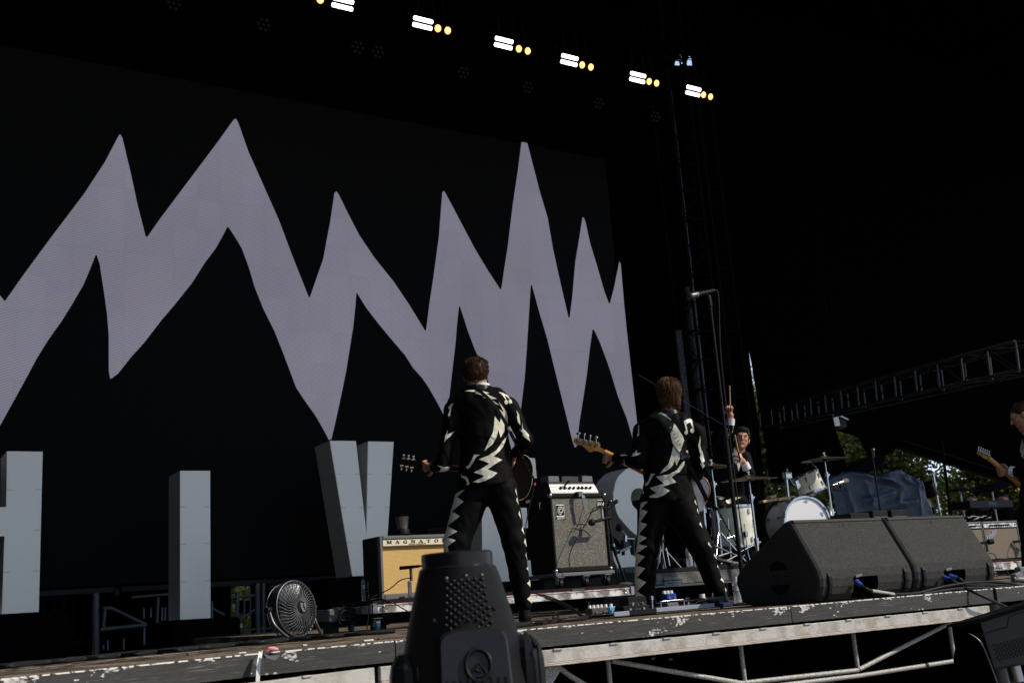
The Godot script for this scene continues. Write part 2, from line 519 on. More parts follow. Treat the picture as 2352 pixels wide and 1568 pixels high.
func make_materials() -> void:
	var fine := noise_tex(0.05, Color(0.72, 0.72, 0.72), Color.WHITE, 3)
	var coarse := noise_tex(0.012, Color(0.55, 0.54, 0.52), Color.WHITE, 8)
	var speck := speckle_tex()
	var rough_bump := bump_tex(0.16, 5, 6.0)
	var cloth_bump := bump_tex(0.03, 6, 5.0)
	grain(mat("black_cloth", 0.004, 0.004, 0.005, 0.95), fine, 2.0)
	grain(mat("roof_black", 0.002, 0.002, 0.0022, 0.97), fine, 1.0)
	grain(mat("suit_black", 0.0045, 0.0045, 0.0048, 0.65), fine, 30.0)
	M.suit_black.metallic_specular = 0.16
	grain(mat("applique", 0.72, 0.69, 0.58, 0.42), noise_tex(0.02, Color(0.86, 0.85, 0.82), Color.WHITE, 17), 5.0, cloth_bump, 0.15)
	grain(mat("lapel_satin", 0.012, 0.012, 0.014, 0.35), null, 1.0)
	mat("shirt", 0.72, 0.72, 0.74, 0.8)
	grain(mat("skin", 0.48, 0.235, 0.155, 0.5), noise_tex(0.03, Color(0.85, 0.80, 0.78), Color.WHITE, 21), 6.0)
	grain(mat("hair_brown", 0.085, 0.042, 0.022, 0.45), noise_tex(0.04, Color(0.45, 0.42, 0.40), Color.WHITE, 22), 7.0)
	grain(mat("hair_auburn", 0.135, 0.068, 0.034, 0.42), noise_tex(0.04, Color(0.45, 0.42, 0.40), Color.WHITE, 23), 7.0)
	grain(mat("hair_dark", 0.045, 0.038, 0.034, 0.45), noise_tex(0.04, Color(0.5, 0.5, 0.5), Color.WHITE, 24), 7.0)
	mat("boot_leather", 0.006, 0.006, 0.0065, 0.25)
	mat("strap_leather", 0.014, 0.014, 0.015, 0.40)
	grain(mat("plywood", 0.185, 0.137, 0.098, 0.85), coarse, 0.8, rough_bump, 0.4)
	grain(mat("lower_floor", 0.02, 0.02, 0.022, 0.8), coarse, 0.7)
	grain(mat("bounce_ground", 0.34, 0.29, 0.21, 0.95), coarse, 0.4)  # unseen ground, made pale tan to bounce warm fill onto the stage
	grain(mat("tolex", 0.014, 0.014, 0.015, 0.55), fine, 14.0, rough_bump, 0.5)
	grain(mat("wedge_paint", 0.066, 0.0635, 0.061, 0.75), speck, 1.1, bump_tex(0.3, 9, 8.0, 512), 0.25)
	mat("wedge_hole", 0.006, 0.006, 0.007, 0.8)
	mat("rubber", 0.012, 0.012, 0.013, 0.5)
	mat("cable", 0.014, 0.014, 0.015, 0.42)
	mat("plastic_black", 0.015, 0.015, 0.017, 0.4)
	mat("plastic_grey", 0.11, 0.11, 0.12, 0.5)
	mat("chrome", 0.46, 0.465, 0.48, 0.2, 1.0)
	mat("steel", 0.34, 0.345, 0.36, 0.36, 1.0)
	mat("steel_dark", 0.10, 0.105, 0.115, 0.4, 0.9)
	mat("truss_black", 0.005, 0.005, 0.0055, 0.6)
	mat("truss_grey", 0.09, 0.094, 0.10, 0.5, 0.5); mat("side_truss", 0.03, 0.032, 0.035, 0.5, 0.4)
	grain(mat("aluminium", 0.62, 0.62, 0.63, 0.5, 0.1), coarse, 2.5, rough_bump, 0.12)
	grain(mat("galvanised", 0.44, 0.43, 0.415, 0.62, 0.25), fine, 5.0, rough_bump, 0.1)
	grain(mat("mill_alu", 0.40, 0.385, 0.365, 0.60, 0.1), noise_tex(0.015, Color(0.84, 0.82, 0.79), Color.WHITE, 31, 512, 0.25, 0.6), 0.9, rough_bump, 0.06)
	mat("alu_lip", 0.42, 0.33, 0.27, 0.65, 0.1)
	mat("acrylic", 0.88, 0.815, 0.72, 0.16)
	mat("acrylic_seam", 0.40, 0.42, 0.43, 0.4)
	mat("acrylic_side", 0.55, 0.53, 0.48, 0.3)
	grain(mat("drum_white", 0.66, 0.65, 0.56, 0.22), noise_tex(0.01, Color(0.92, 0.92, 0.90), Color.WHITE, 34), 1.5)
	mat("drum_head", 0.78, 0.77, 0.79, 0.6)
	grain(mat("cymbal", 0.20, 0.17, 0.12, 0.38, 0.9), fine, 6.0)
	mat("wood_stick", 0.46, 0.30, 0.16, 0.6)
	mat("maple_neck", 0.52, 0.235, 0.052, 0.35)
	mat("rosewood", 0.030, 0.016, 0.010, 0.5)
	mat("guitar_dark", 0.009, 0.005, 0.004, 0.2)
	mat("guitar_white", 0.70, 0.69, 0.67, 0.25)
	mat("pickguard", 0.30, 0.075, 0.025, 0.3)
	mat("binding", 0.45, 0.33, 0.20, 0.4)
	mat("tuner", 0.30, 0.29, 0.24, 0.4)
	mat("white_paint", 0.74, 0.73, 0.71, 0.6)
	mat("tape_white", 0.62, 0.61, 0.59, 0.7)
	mat("tape_red", 0.32, 0.05, 0.05, 0.6)
	mat("blue_plug", 0.035, 0.075, 0.36, 0.4)
	mat("blue_pedal", 0.02, 0.045, 0.26, 0.4)
	mat("sky_pedal", 0.10, 0.36, 0.55, 0.4)
	mat("pink", 0.55, 0.24, 0.26, 0.7)
	mat("ink", 0.010, 0.010, 0.012, 0.6)
	mat("cream_panel", 0.68, 0.60, 0.44, 0.5)
	mat("knob_cream", 0.72, 0.68, 0.62, 0.4)
	mat("blue_rubber", 0.16, 0.28, 0.36, 0.6)
	mat("head_silver", 0.55, 0.54, 0.55, 0.45)
	mat("orange", 0.6, 0.10, 0.02, 0.6)
	grain(mat("concrete_white", 0.60, 0.59, 0.57, 0.7), coarse, 4.0)
	grain(mat("tarp", 0.018, 0.028, 0.050, 0.42), null, 1.0)
	M.tarp.metallic_specular = 0.3; M.wedge_paint.metallic_specular = 0.16; M.wedge_paint.albedo_color = lin(0.080, 0.077, 0.074); M.truss_black.metallic_specular = 0.08
	grain(mat("moving_head", 0.012, 0.012, 0.0135, 0.38), null, 1.0)
	mat("moving_head_gloss", 0.012, 0.012, 0.0135, 0.26)
	M.moving_head.metallic_specular = 0.22; M.moving_head_gloss.metallic_specular = 0.32
	for k in ["hair_brown", "hair_auburn", "hair_dark"]: M[k].metallic_specular = 0.2
	grain(mat("grey_case", 0.075, 0.075, 0.078, 0.55), fine, 30.0)
	grain(mat("bark", 0.05, 0.040, 0.030, 0.9), coarse, 2.0, rough_bump, 1.0)
	var leaf := mat("leaf", 0.165, 0.185, 0.045, 0.5)
	leaf.vertex_color_use_as_albedo = true; leaf.backlight_enabled = true; leaf.backlight = Color(0.75, 0.85, 0.3)
	var water := mat("bottle_plastic", 0.8, 0.85, 0.9, 0.05)
	water.transparency = BaseMaterial3D.TRANSPARENCY_ALPHA; water.albedo_color.a = 0.22
	mat("bottle_label", 0.45, 0.50, 0.58, 0.5)
	mat("bottle_red", 0.42, 0.03, 0.04, 0.5)
	mat("bottle_cap", 0.45, 0.55, 0.72, 0.5)
	M.worn = worn_paint(7)
	M.grille_cream = weave(Color(0.86, 0.74, 0.48), Color(0.60, 0.42, 0.20), 26.0, "grille_cream")
	M.grille_sparkle = sparkle()
	M.grille_silver = weave(Color(0.47, 0.44, 0.36), Color(0.25, 0.23, 0.18), 60.0, "grille_silver")
	M.grille_tan = weave(Color(0.47, 0.42, 0.36), Color(0.27, 0.23, 0.19), 60.0, "grille_tan")
	glow("tube_white", Color(1.0, 0.97, 1.0), 4.0)
	glow("amber_lamp", Color(1.0, 0.70, 0.38), 2.2)

func glow(called: String, c: Color, e: float) -> void:
	var m := mat(called, 0.5, 0.5, 0.5, 0.5)
	m.emission_enabled = true; m.emission = c; m.emission_energy_multiplier = e

# black paint that has chipped to the white beneath, more along the upper edge
func worn_paint(sd: int) -> StandardMaterial3D:
	var w := 2048; var hh := 96
	var im := Image.create(w, hh, false, Image.FORMAT_RGB8)
	var sc := FastNoiseLite.new(); sc.seed = sd + 5; sc.frequency = 0.02
	var a := FastNoiseLite.new(); a.seed = sd; a.frequency = 0.006; a.fractal_octaves = 4
	var b := FastNoiseLite.new(); b.seed = sd + 1; b.frequency = 0.06; b.fractal_octaves = 3
	var c := FastNoiseLite.new(); c.seed = sd + 2; c.frequency = 0.03; c.fractal_octaves = 2
	for y in hh:
		var edge := pow(1.0 - y / 96.0, 5.0) * 0.42 + pow(y / 96.0, 9.0) * 0.16
		for x in w:
			var n1 := a.get_noise_2d(x, y * 1.4)
			var n2 := b.get_noise_2d(x * 0.8, y)
			var n3 := c.get_noise_2d(x * 0.15, y * 2.0)
			var chip := n1 * 0.98 + n2 * 0.34 + edge
			var base := 0.15 + n3 * 0.05 + n2 * 0.03
			var g := Color(base * 1.02, base, base * 0.97)
			if chip > 0.58: g = Color(0.66 + n2 * 0.2, 0.65 + n2 * 0.2, 0.64 + n2 * 0.2)
			elif chip > 0.53: g = Color(0.42, 0.41, 0.40)
			var sk := sc.get_noise_2d(x * 0.25, y * 7.0)
			if sk > 0.42: g = g.lerp(Color(0.5, 0.49, 0.48), (sk - 0.42) * 4.0)
			if y < 4 and n2 > -0.1: g = Color(0.78, 0.77, 0.75)
			im.set_pixel(x, y, g)
	var m := mat("worn_paint", 1, 1, 1, 0.7)
	m.albedo_texture = ImageTexture.create_from_image(im)
	return m

func speckle_tex() -> ImageTexture:
	var im := Image.create(256, 256, false, Image.FORMAT_RGB8)
	var rng := RandomNumberGenerator.new(); rng.seed = 3
	for y in 256:
		for x in 256:
			var v := 0.62 + rng.randf() * 0.22
			if rng.randf() < 0.10: v = 1.0
			im.set_pixel(x, y, Color(v, v, v))
	return ImageTexture.create_from_image(im)

func weave(hi: Color, lo: Color, per: float, called: String) -> StandardMaterial3D:
	var im := Image.create(32, 32, false, Image.FORMAT_RGB8)
	var rng := RandomNumberGenerator.new(); rng.seed = 4
	for y in 32:
		for x in 32:
			var u := (x + (8 if (y / 8) % 2 == 1 else 0)) % 16
			var d := 1.0 if (y % 8 < 2) or (u < 3) else 0.0
			im.set_pixel(x, y, hi.lerp(lo, d * 0.8 + rng.randf() * 0.15))
	var m := mat(called, 1, 1, 1, 0.8)
	m.albedo_texture = ImageTexture.create_from_image(im)
	m.uv1_triplanar = true; m.uv1_scale = Vector3.ONE * per
	return m

func sparkle() -> StandardMaterial3D:
	var im := Image.create(256, 256, false, Image.FORMAT_RGB8)
	var rng := RandomNumberGenerator.new(); rng.seed = 9
	for y in 256:
		for x in 256:
			var v := 0.23 + rng.randf() * 0.18 - (0.10 if y % 4 == 0 else 0.0)
			var c := Color(v, v * 0.97, v * 0.90)
			if rng.randf() < 0.05: c = Color(0.95, 0.93, 0.80)
			im.set_pixel(x, y, c)
	var m := mat("grille_sparkle", 1, 1, 1, 0.6)
	m.albedo_texture = ImageTexture.create_from_image(im)
	m.uv1_triplanar = true; m.uv1_scale = Vector3.ONE * 1.7
	return m

# ---------------------------------------------------------------- setting
func make_ground_and_deck() -> void:
	var g := Shape.new()
	g.quad(Vector3(-400, -1.5, -500), Vector3(400, -1.5, -500), Vector3(400, -1.5, 300), Vector3(-400, -1.5, 300), Vector3.UP)
	struct("ground", g, M.bounce_ground)
	# plan of the stage floor: a shallow downstage strip on the left, the full depth on the right
	var down := Transform3D(Basis(Vector3.RIGHT, Vector3.FORWARD, Vector3.UP), Vector3())
	var plan := PackedVector2Array([Vector2(-3.0, 2.55), Vector2(0.49, 4.055), Vector2(1.5, 4.40), Vector2(2.1, 4.445), Vector2(6.12, 4.40), Vector2(30.0, 4.40), Vector2(30.0, 13.0), Vector2(3.4, 13.0)])
	for q in [[860, 1449], [640, 1467], [430, 1486], [0, 1527], [-400, 1566]]:
		var w := floor_at(q[0], q[1])
		plan.append(Vector2(w.x, -w.z))
	struct("stage_floor", Shape.new().prism(plan, 0.07, down), M.plywood)
	struct("lower_stage_floor", Shape.new().box(Vector3(-3.0, -0.27, -11.5), Vector3(12.8, 0.1, 9.6)), M.lower_floor)
	var sk := tag(part(self, "understage_curtain", Shape.new().box(Vector3(8, -0.8, -7.2), Vector3(44, 1.4, 0.05)), M.roof_black), "black sheet added under the stage, standing for the dark beneath it", "curtain")  # black sheet put in for the dark under the stage
	var p := PackedVector3Array()
	var tl := Shape.new()
	for pr in [[0, 1544.6, 240, 1519.2], [240, 1519.2, 480, 1494.8]]:
		var a := floor_at(pr[0], pr[1]); var b := floor_at(pr[2], pr[3])
		var d := (b - a).normalized(); var s := Vector3(-d.z, 0, d.x) * 0.012; var up := Vector3.UP * 0.004
		tl.quad(a - s + up, b - s + up, b + s + up, a + s + up, Vector3.UP)
	struct("painted_floor_line", tl, M.tape_white)

func cloth(poly: Array, z: float, called: String, label: String, m: Material) -> void:
	var o := part(self, called, Shape.new().prism(outline(poly, z), 0.03, Transform3D(Basis(), Vector3(0, 0, z))), m)
	tag(o, label, "curtain")

func make_roof_and_walls() -> void:
	var o := thing("stage_roof", "black flat roof high over the stage", "roof", Vector3(8, 13.0, -10))
	var L := -20.0; var R := 26.0; var B := -8.0; var F := 10.4
	part(o, "roof_skin", Shape.new().box(Vector3((L + R) / 2, 0.15, (B + F) / 2), Vector3(R - L, 0.3, F - B)), M.roof_black)
	for k in 6:
		var e := Shape.new()
		var xx := -14.0 + k * 6.0
		for t in [[0.0, -0.05], [0.35, -0.05], [0.175, -0.40]]:
			e.tube(Vector3(xx + t[0], t[1] - 0.02, B), Vector3(xx + t[0], t[1] - 0.02, F), 0.025, -1, 6)
		for q in 23:
			var za := B + q * 0.78; e.tube(Vector3(xx, -0.07, za), Vector3(xx + 0.175, -0.42, za + 0.39), 0.012, -1, 5); e.tube(Vector3(xx + 0.175, -0.42, za + 0.39), Vector3(xx + 0.35, -0.07, za + 0.78), 0.012, -1, 5)
		part(o, "roof_truss", e, M.truss_black)
	var w := part(self, "side_wall", Shape.new().box(Vector3(-5.2, 4.0, -1.5), Vector3(0.2, 11, 29)), M.roof_black)  # unseen wall, lengthened forward to keep skylight off left-facing sides
	tag(w, "unseen black wall at left, run out past the stage edge to shade left faces", "wall")
	# black cloth behind the stage, in pieces with daylight between them
	var z := -15.6
	cloth([-700, 1600, -700, -500, 1340, -300, 1395, 1345, 780, 1345, 780, 1336, 380, 1348, 120, 1362, -300, 1380], z, "backdrop_curtain", "black backdrop cloth behind the LED wall", M.roof_black)
	cloth([1355, 149, 1340.5, -300, 1625, -300, 1625.8, 149, 1594, 149, 1590, 118, 1596, 92, 1589, 82, 1584, 120, 1577, 149, 1571, 149, 1568, 128, 1562, 118, 1565, 100, 1557, 98, 1559, 132, 1552, 140, 1550, 149], z, "backdrop_curtain", "black cloth high right of the LED wall, with a ragged notch of sky", M.roof_black)
	cloth([1395.5, 1345, 1355.5, 150, 1625.9, 150, 1628, 990, 1632, 1042, 1634, 1345], z, "backdrop_curtain", "black backdrop cloth just right of the LED wall, ending at a narrow blue gap", M.roof_black)
	cloth([1628.5, 990, 1625.5, -300, 1690, -300, 1720, 800, 1727, 858, 1733, 904, 1741, 959, 1749, 1030, 1752, 1062, 1754, 1090, 1770, 1345, 1634.5, 1345, 1632.5, 1044, 1640, 1034, 1637, 1000, 1640, 990], z, "backdrop_curtain", "narrow black cloth strip behind the tower truss between two slits of sky", M.roof_black)
	cloth([1722, 800, 1692, -300, 3000, -900, 3000, 1400, 2440, 1148, 2352, 1120, 2065, 1028, 2005, 1064, 1974, 1003, 1920, 987, 1940, 1041, 1946, 1078, 1915, 1096, 1850, 1118, 1795, 1112, 1772, 1104, 1768, 1090, 1766, 1062, 1762, 1030, 1749, 959, 1740, 904, 1733, 858], z, "backdrop_curtain", "huge black cloth right of the tower truss with a ragged lower edge over the trees", M.roof_black)
	var e := Shape.new()
	for pr in [[2065, 1030, 2440, 1150], [2072, 1012, 2440, 1128]]:
		e.tube(at(pr[0], pr[1], z + 0.06), at(pr[2], pr[3], z + 0.06), 0.025, -1, 6)
	tag(part(self, "canopy_rail", e, M.truss_black), "pair of black sloping edge rails along the foot of the huge black cloth at right", "rail")
	# daylight leaks low behind the wall of screens
	cloth([-300, 1375, 380, 1348, 530, 1345, 528, 1560, 60, 1560], -15.2, "screen_back_curtain", "black curtain low behind the screen supports at far left", M.roof_black)
	cloth([576, 1340, 1770, 1330, 1770, 1370, 1300, 1420, 576, 1500, 576, 1410, 548, 1408, 548, 1380, 576, 1378], -15.2, "screen_back_curtain", "black curtain low behind the screen supports near the fan", M.roof_black)

func make_screen() -> void:
	var o := thing("led_screen", "giant LED video wall showing a grey jagged lightning zigzag on black", "screen", Vector3(4.0, 0.69, -14.0))
	var P := o.position
	var L := -4.0; var R := 11.13; var top := 7.58
	part(o, "screen_body", Shape.new().box(Vector3((L + R) / 2, (0.69 + top) / 2, -14.12) - P, Vector3(R - L, top - 0.69, 0.24)), mat("led_dark", 0.009, 0.0088, 0.0088, 0.95))
	# the lit picture
	var zig := [-90, 560, -20, 655, 0, 680, 10, 692, 50, 635, 105, 560, 192, 445, 240, 372, 272, 311, 275, 308, 280, 316, 300, 400, 315, 470, 334, 544, 338, 543, 370, 498, 440, 405, 500, 325, 536, 275, 541, 272, 546, 280, 570, 348, 600, 415, 640, 505, 672, 590, 709, 683, 712, 681, 728, 635, 742, 595, 758, 510, 768, 443, 772, 439, 777, 445, 800, 492, 825, 540, 860, 592, 905, 648, 940, 700, 976, 759, 979, 757, 986, 700, 995, 640, 1008, 545, 1016, 441, 1020, 438, 1024, 445, 1060, 513, 1090, 570, 1120, 620, 1149, 664, 1152, 662, 1158, 620, 1166, 570, 1178, 470, 1190, 390, 1198, 326, 1211, 328, 1222, 370, 1240, 440, 1258, 500, 1270, 570, 1283, 630, 1306, 730, 1309, 728, 1315, 680, 1322, 600, 1332, 540, 1338, 500, 1341, 499, 1345, 510, 1356, 560, 1370, 605, 1388, 668, 1399, 697, 1402, 695, 1411, 660, 1423, 600, 1426, 606, 1433, 690, 1440, 760, 1450, 850, 1459, 930, 1468, 1010, 1462, 1020, 1456, 1014, 1440, 960, 1420, 910, 1405, 860, 1395, 830, 1378, 785, 1365, 757, 1361, 757, 1355, 800, 1348, 860, 1342, 900, 1331, 970, 1324, 1026, 1321, 1027, 1316, 1015, 1300, 950, 1285, 890, 1270, 830, 1258, 780, 1240, 720, 1222, 654, 1219, 655, 1215, 720, 1210, 800, 1205, 870, 1197, 935, 1188, 985, 1180, 1036, 1176, 1036, 1165, 990, 1140, 920, 1105, 835, 1090, 800, 1075, 760, 1057, 704, 1054, 703, 1050, 740, 1046, 790, 1040, 840, 1032, 910, 1026, 961, 1024, 962, 1005, 925, 985, 890, 970, 868, 950, 846, 930, 815, 900, 780, 870, 744, 840, 705, 820, 672, 818, 673, 816, 700, 811, 750, 803, 800, 795, 850, 785, 900, 772, 960, 761, 1008, 755, 1010, 745, 990, 725, 955, 700, 920, 680, 890, 665, 850, 650, 810, 630, 760, 605, 710, 585, 660, 570, 610, 555, 570, 540, 545, 525, 522, 521, 521, 517, 530, 495, 570, 470, 603, 440, 650, 400, 700, 370, 735, 330, 787, 300, 820, 270, 858, 255, 869, 252, 868, 249, 850, 249, 770, 245, 720, 238, 670, 228, 605, 221, 585, 218, 587, 205, 620, 190, 655, 165, 698, 140, 738, 110, 780, 85, 820, 50, 885, 25, 930, 0, 975, -90, 1110]
	var pic := outline(zig, -13.99)
	var s := Shape.new().prism(pic, 0.004, Transform3D(Basis(), Vector3(0, 0, -13.99) - P))
	var W := 1024; var HH := 512
	var img := Image.create(W, HH, false, Image.FORMAT_RGB8)
	var rng := RandomNumberGenerator.new(); rng.seed = 12
	var drift := FastNoiseLite.new(); drift.seed = 4; drift.frequency = 0.004
	var tints := PackedFloat32Array()
	for i in 600: tints.append(rng.randf_range(-0.014, 0.014))
	for y in HH:
		for x in W:
			var t := tints[(y / 40) * 40 + x / 32]
			var d := drift.get_noise_2d(x, y) * 0.035
			var w := drift.get_noise_2d(x * 2.0 + y * 1.5, y * 9.0) * 0.016
			var c := Color(0.612 + t * 0.6 + d + w, 0.622 + t * 0.6 + d, 0.664 + t * 0.6 + d - w)
			var k := (y + x / 3) % 3
			if k == 0: c = Color(c.r * 0.93, c.g * 0.97, c.b * 1.20)
			elif k == 1: c = Color(c.r * 1.15, c.g * 1.02, c.b * 0.92)
			else: c = c.darkened(0.20)
			if (x % 2 == 0) == (y % 2 == 0): c = c.darkened(0.06)
			if x % 64 == 0 or y % 80 == 0: c = c.darkened(0.035)
			img.set_pixel(x, y, c)
	var m := mat("led_lit", 0.02, 0.02, 0.02, 0.7)
	m.emission_enabled = true; m.emission_texture = ImageTexture.create_from_image(img); m.emission = Color.BLACK
	m.emission_energy_multiplier = 0.62
	part(o, "lit_picture", s, m)
	var rail := Shape.new()
	for k in 16:
		rail.box(Vector3(L + 0.5 + k, 0.63, -14.1) - P, Vector3(0.94, 0.07, 0.14), 0.008)
		rail.box(Vector3(L + 0.98 + k, 0.60, -14.06) - P, Vector3(0.06, 0.10, 0.10), 0.006)
	part(o, "bottom_rail", rail, M.plastic_black)
	# ground support beneath the wall
	var g := thing("screen_support_frame", "grey tube frame standing under the LED wall behind the white letters", "support frame", Vector3(4.0, -0.22, -14.0))
	var Q := g.position
	var ps := func(a: Array, r: float) -> void:
		var sh := Shape.new()
		for i in range(0, a.size() - 2, 2):
			sh.tube(at(a[i], a[i + 1], -14.0) - Q, at(a[i + 2], a[i + 3], -14.0) - Q, r, -1, 10)
		part(g, "frame_tube", sh, M.truss_grey)
	ps.call([219, 1362, 219, 1520], 0.042)
	ps.call([236, 1398, 254, 1396, 335, 1435], 0.024)
	ps.call([335, 1435, 230, 1446], 0.030)
	ps.call([240, 1400, 236, 1446], 0.022)
	ps.call([362, 1372, 359, 1432], 0.022)
	ps.call([590, 1340, 592, 1480], 0.036)
	ps.call([604, 1340, 605, 1480], 0.026)
	ps.call([545, 1360, 543, 1440], 0.026)
	ps.call([548, 1424, 588, 1398], 0.015)
	ps.call([530, 1372, 590, 1366], 0.016)
	ps.call([531, 1449, 640, 1441], 0.018)
	ps.call([628, 1372, 628, 1470], 0.020)
	ps.call([300, 1372, 400, 1363], 0.018)
	ps.call([486, 1397, 515, 1412], 0.018)
	ps.call([486, 1380, 486, 1470], 0.02)
	ps.call([560, 1360, 560, 1470], 0.014)
	ps.call([574, 1366, 575, 1470], 0.012)
	var k2 := Shape.new()
	for x in [100, 122, 144, 168, 190]:
		k2.box(at(x, 1420, -14.2) - Q, Vector3(0.055, 0.62, 0.05), 0.005)
	for y in [1385, 1412, 1438]:
		k2.box(at(145, y, -14.16) - Q, Vector3(0.7, 0.02, 0.04), 0.003)
	k2.box(at(150, 1478, -14.2) - Q, Vector3(0.9, 0.10, 0.10), 0.01)
	part(g, "rack_ladder", k2, M.truss_black)
	mat("light_slit_blue", 0.14, 0.19, 0.26, 0.4)
	for pr in [[236, 1400, 1432], [329, 1396, 1420], [345, 1396, 1418], [371, 1394, 1425], [378, 1394, 1424], [236, 1470, 1492], [246, 1470, 1492], [283, 1466, 1492], [330, 1440, 1480]]:
		var a := at(pr[0], pr[1], -14.6) - Q; var b := at(pr[0] + 1.2, pr[2], -14.6) - Q
		part(g, "strut", Shape.new().box((a + b) / 2, Vector3(0.022, a.y - b.y, 0.02), 0.003), M.light_slit_blue)  # no real struts: slits of bluish light drawn as coloured bars

func make_sign_letters() -> void:
	var z := -12.5
	var deep := 0.5
	var defs := {
		"H": [15, 1036, 97, 1037, 88, 1405, 3, 1410, 9, 1231, -95, 1236, -110, 1418, -200, 1424, -186, 1030, -92, 1034, -96, 1168, 13, 1164],
		"I": [413, 1081, 482, 1081, 483, 1419, 413, 1423],
		"V": [757, 1012, 817, 1012.5, 841.4, 1225, 845, 1013.4, 904, 1014.5, 884, 1320, 809, 1323],
		"E": [1106, 1046, 1229, 1052, 1233, 1098, 1160, 1096, 1163, 1165, 1222, 1166, 1224, 1212, 1165, 1212, 1166, 1288, 1236, 1286, 1238, 1331, 1108, 1338],
	}
	var words := {"H": "white acrylic block letter H, cropped by the left edge of the picture", "I": "plain white upright block letter I on a low black plinth", "V": "white block letter V leaning behind the cream amplifier", "E": "white block letter E half hidden behind the guitarist with parted legs"}
	for k in defs:
		make_letter(k, outline(defs[k], z), words[k], z, deep)
	# the S is a bent stroke
	var path := PackedVector2Array()
	for p in [[1503, 1140], [1497, 1112], [1474, 1096], [1450, 1098], [1434, 1114], [1428, 1142], [1436, 1172], [1458, 1197], [1484, 1220], [1500, 1248], [1498, 1284], [1478, 1304], [1450, 1302], [1430, 1284], [1427, 1262]]:
		var q := at(p[0], p[1], z)
		path.append(Vector2(q.x, q.y))
	var polys := Geometry2D.offset_polyline(path, 0.155, Geometry2D.JOIN_ROUND, Geometry2D.END_BUTT)
	make_letter("S", polys[0], "white rounded block letter S behind the bass player", z, deep)

func make_letter(k: String, poly: PackedVector2Array, label: String, z: float, deep: float) -> void:
	var lo := poly[0]; var hi := poly[0]
	for p in poly: lo = lo.min(p); hi = hi.max(p)
	var base := Vector3((lo.x + hi.x) / 2, lo.y, z - deep / 2)
	var o := thing("sign_letter", label, "sign letter", base, 0.0, "white block letters across the back of the stage")
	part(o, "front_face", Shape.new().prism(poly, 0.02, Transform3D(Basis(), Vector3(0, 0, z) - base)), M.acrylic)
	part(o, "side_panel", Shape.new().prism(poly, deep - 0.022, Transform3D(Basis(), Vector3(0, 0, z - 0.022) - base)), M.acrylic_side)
	if k in "HIV":
		for i in [1, 2, 3]:
			var y := lerpf(lo.y, hi.y, i / 4.0)
			for e in poly.size():
				var a := poly[e]; var b := poly[(e + 1) % poly.size()]
				if (a.y - y) * (b.y - y) < 0:
					var x := lerpf(a.x, b.x, (y - a.y) / (b.y - a.y))
					var inside := 0.035 if Geometry2D.is_point_in_polygon(Vector2(x + 0.02, y), poly) else -0.035
					part(o, "panel_seam", Shape.new().box(Vector3(x + inside, y, z + 0.001) - base, Vector3(0.06, 0.006, 0.004)), M.acrylic_seam)
					part(o, "panel_seam", Shape.new().box(Vector3(x - signf(inside) * 0.0005, y, z - deep / 2 - 0.01) - base, Vector3(0.004, 0.007, deep - 0.06)), M.acrylic_seam)
	var w := hi.x - lo.x
	var pl := tag(part(self, "letter_plinth", Shape.new().box(Vector3(base.x + 0.06, (lo.y - 0.24) / 2.0, z - deep / 2 + 0.02), Vector3(w + 0.46, lo.y + 0.22, deep + 0.3), 0.03), M.black_cloth), "black draped plinth under the white letter " + k, "plinth", "plinths under the block letters")

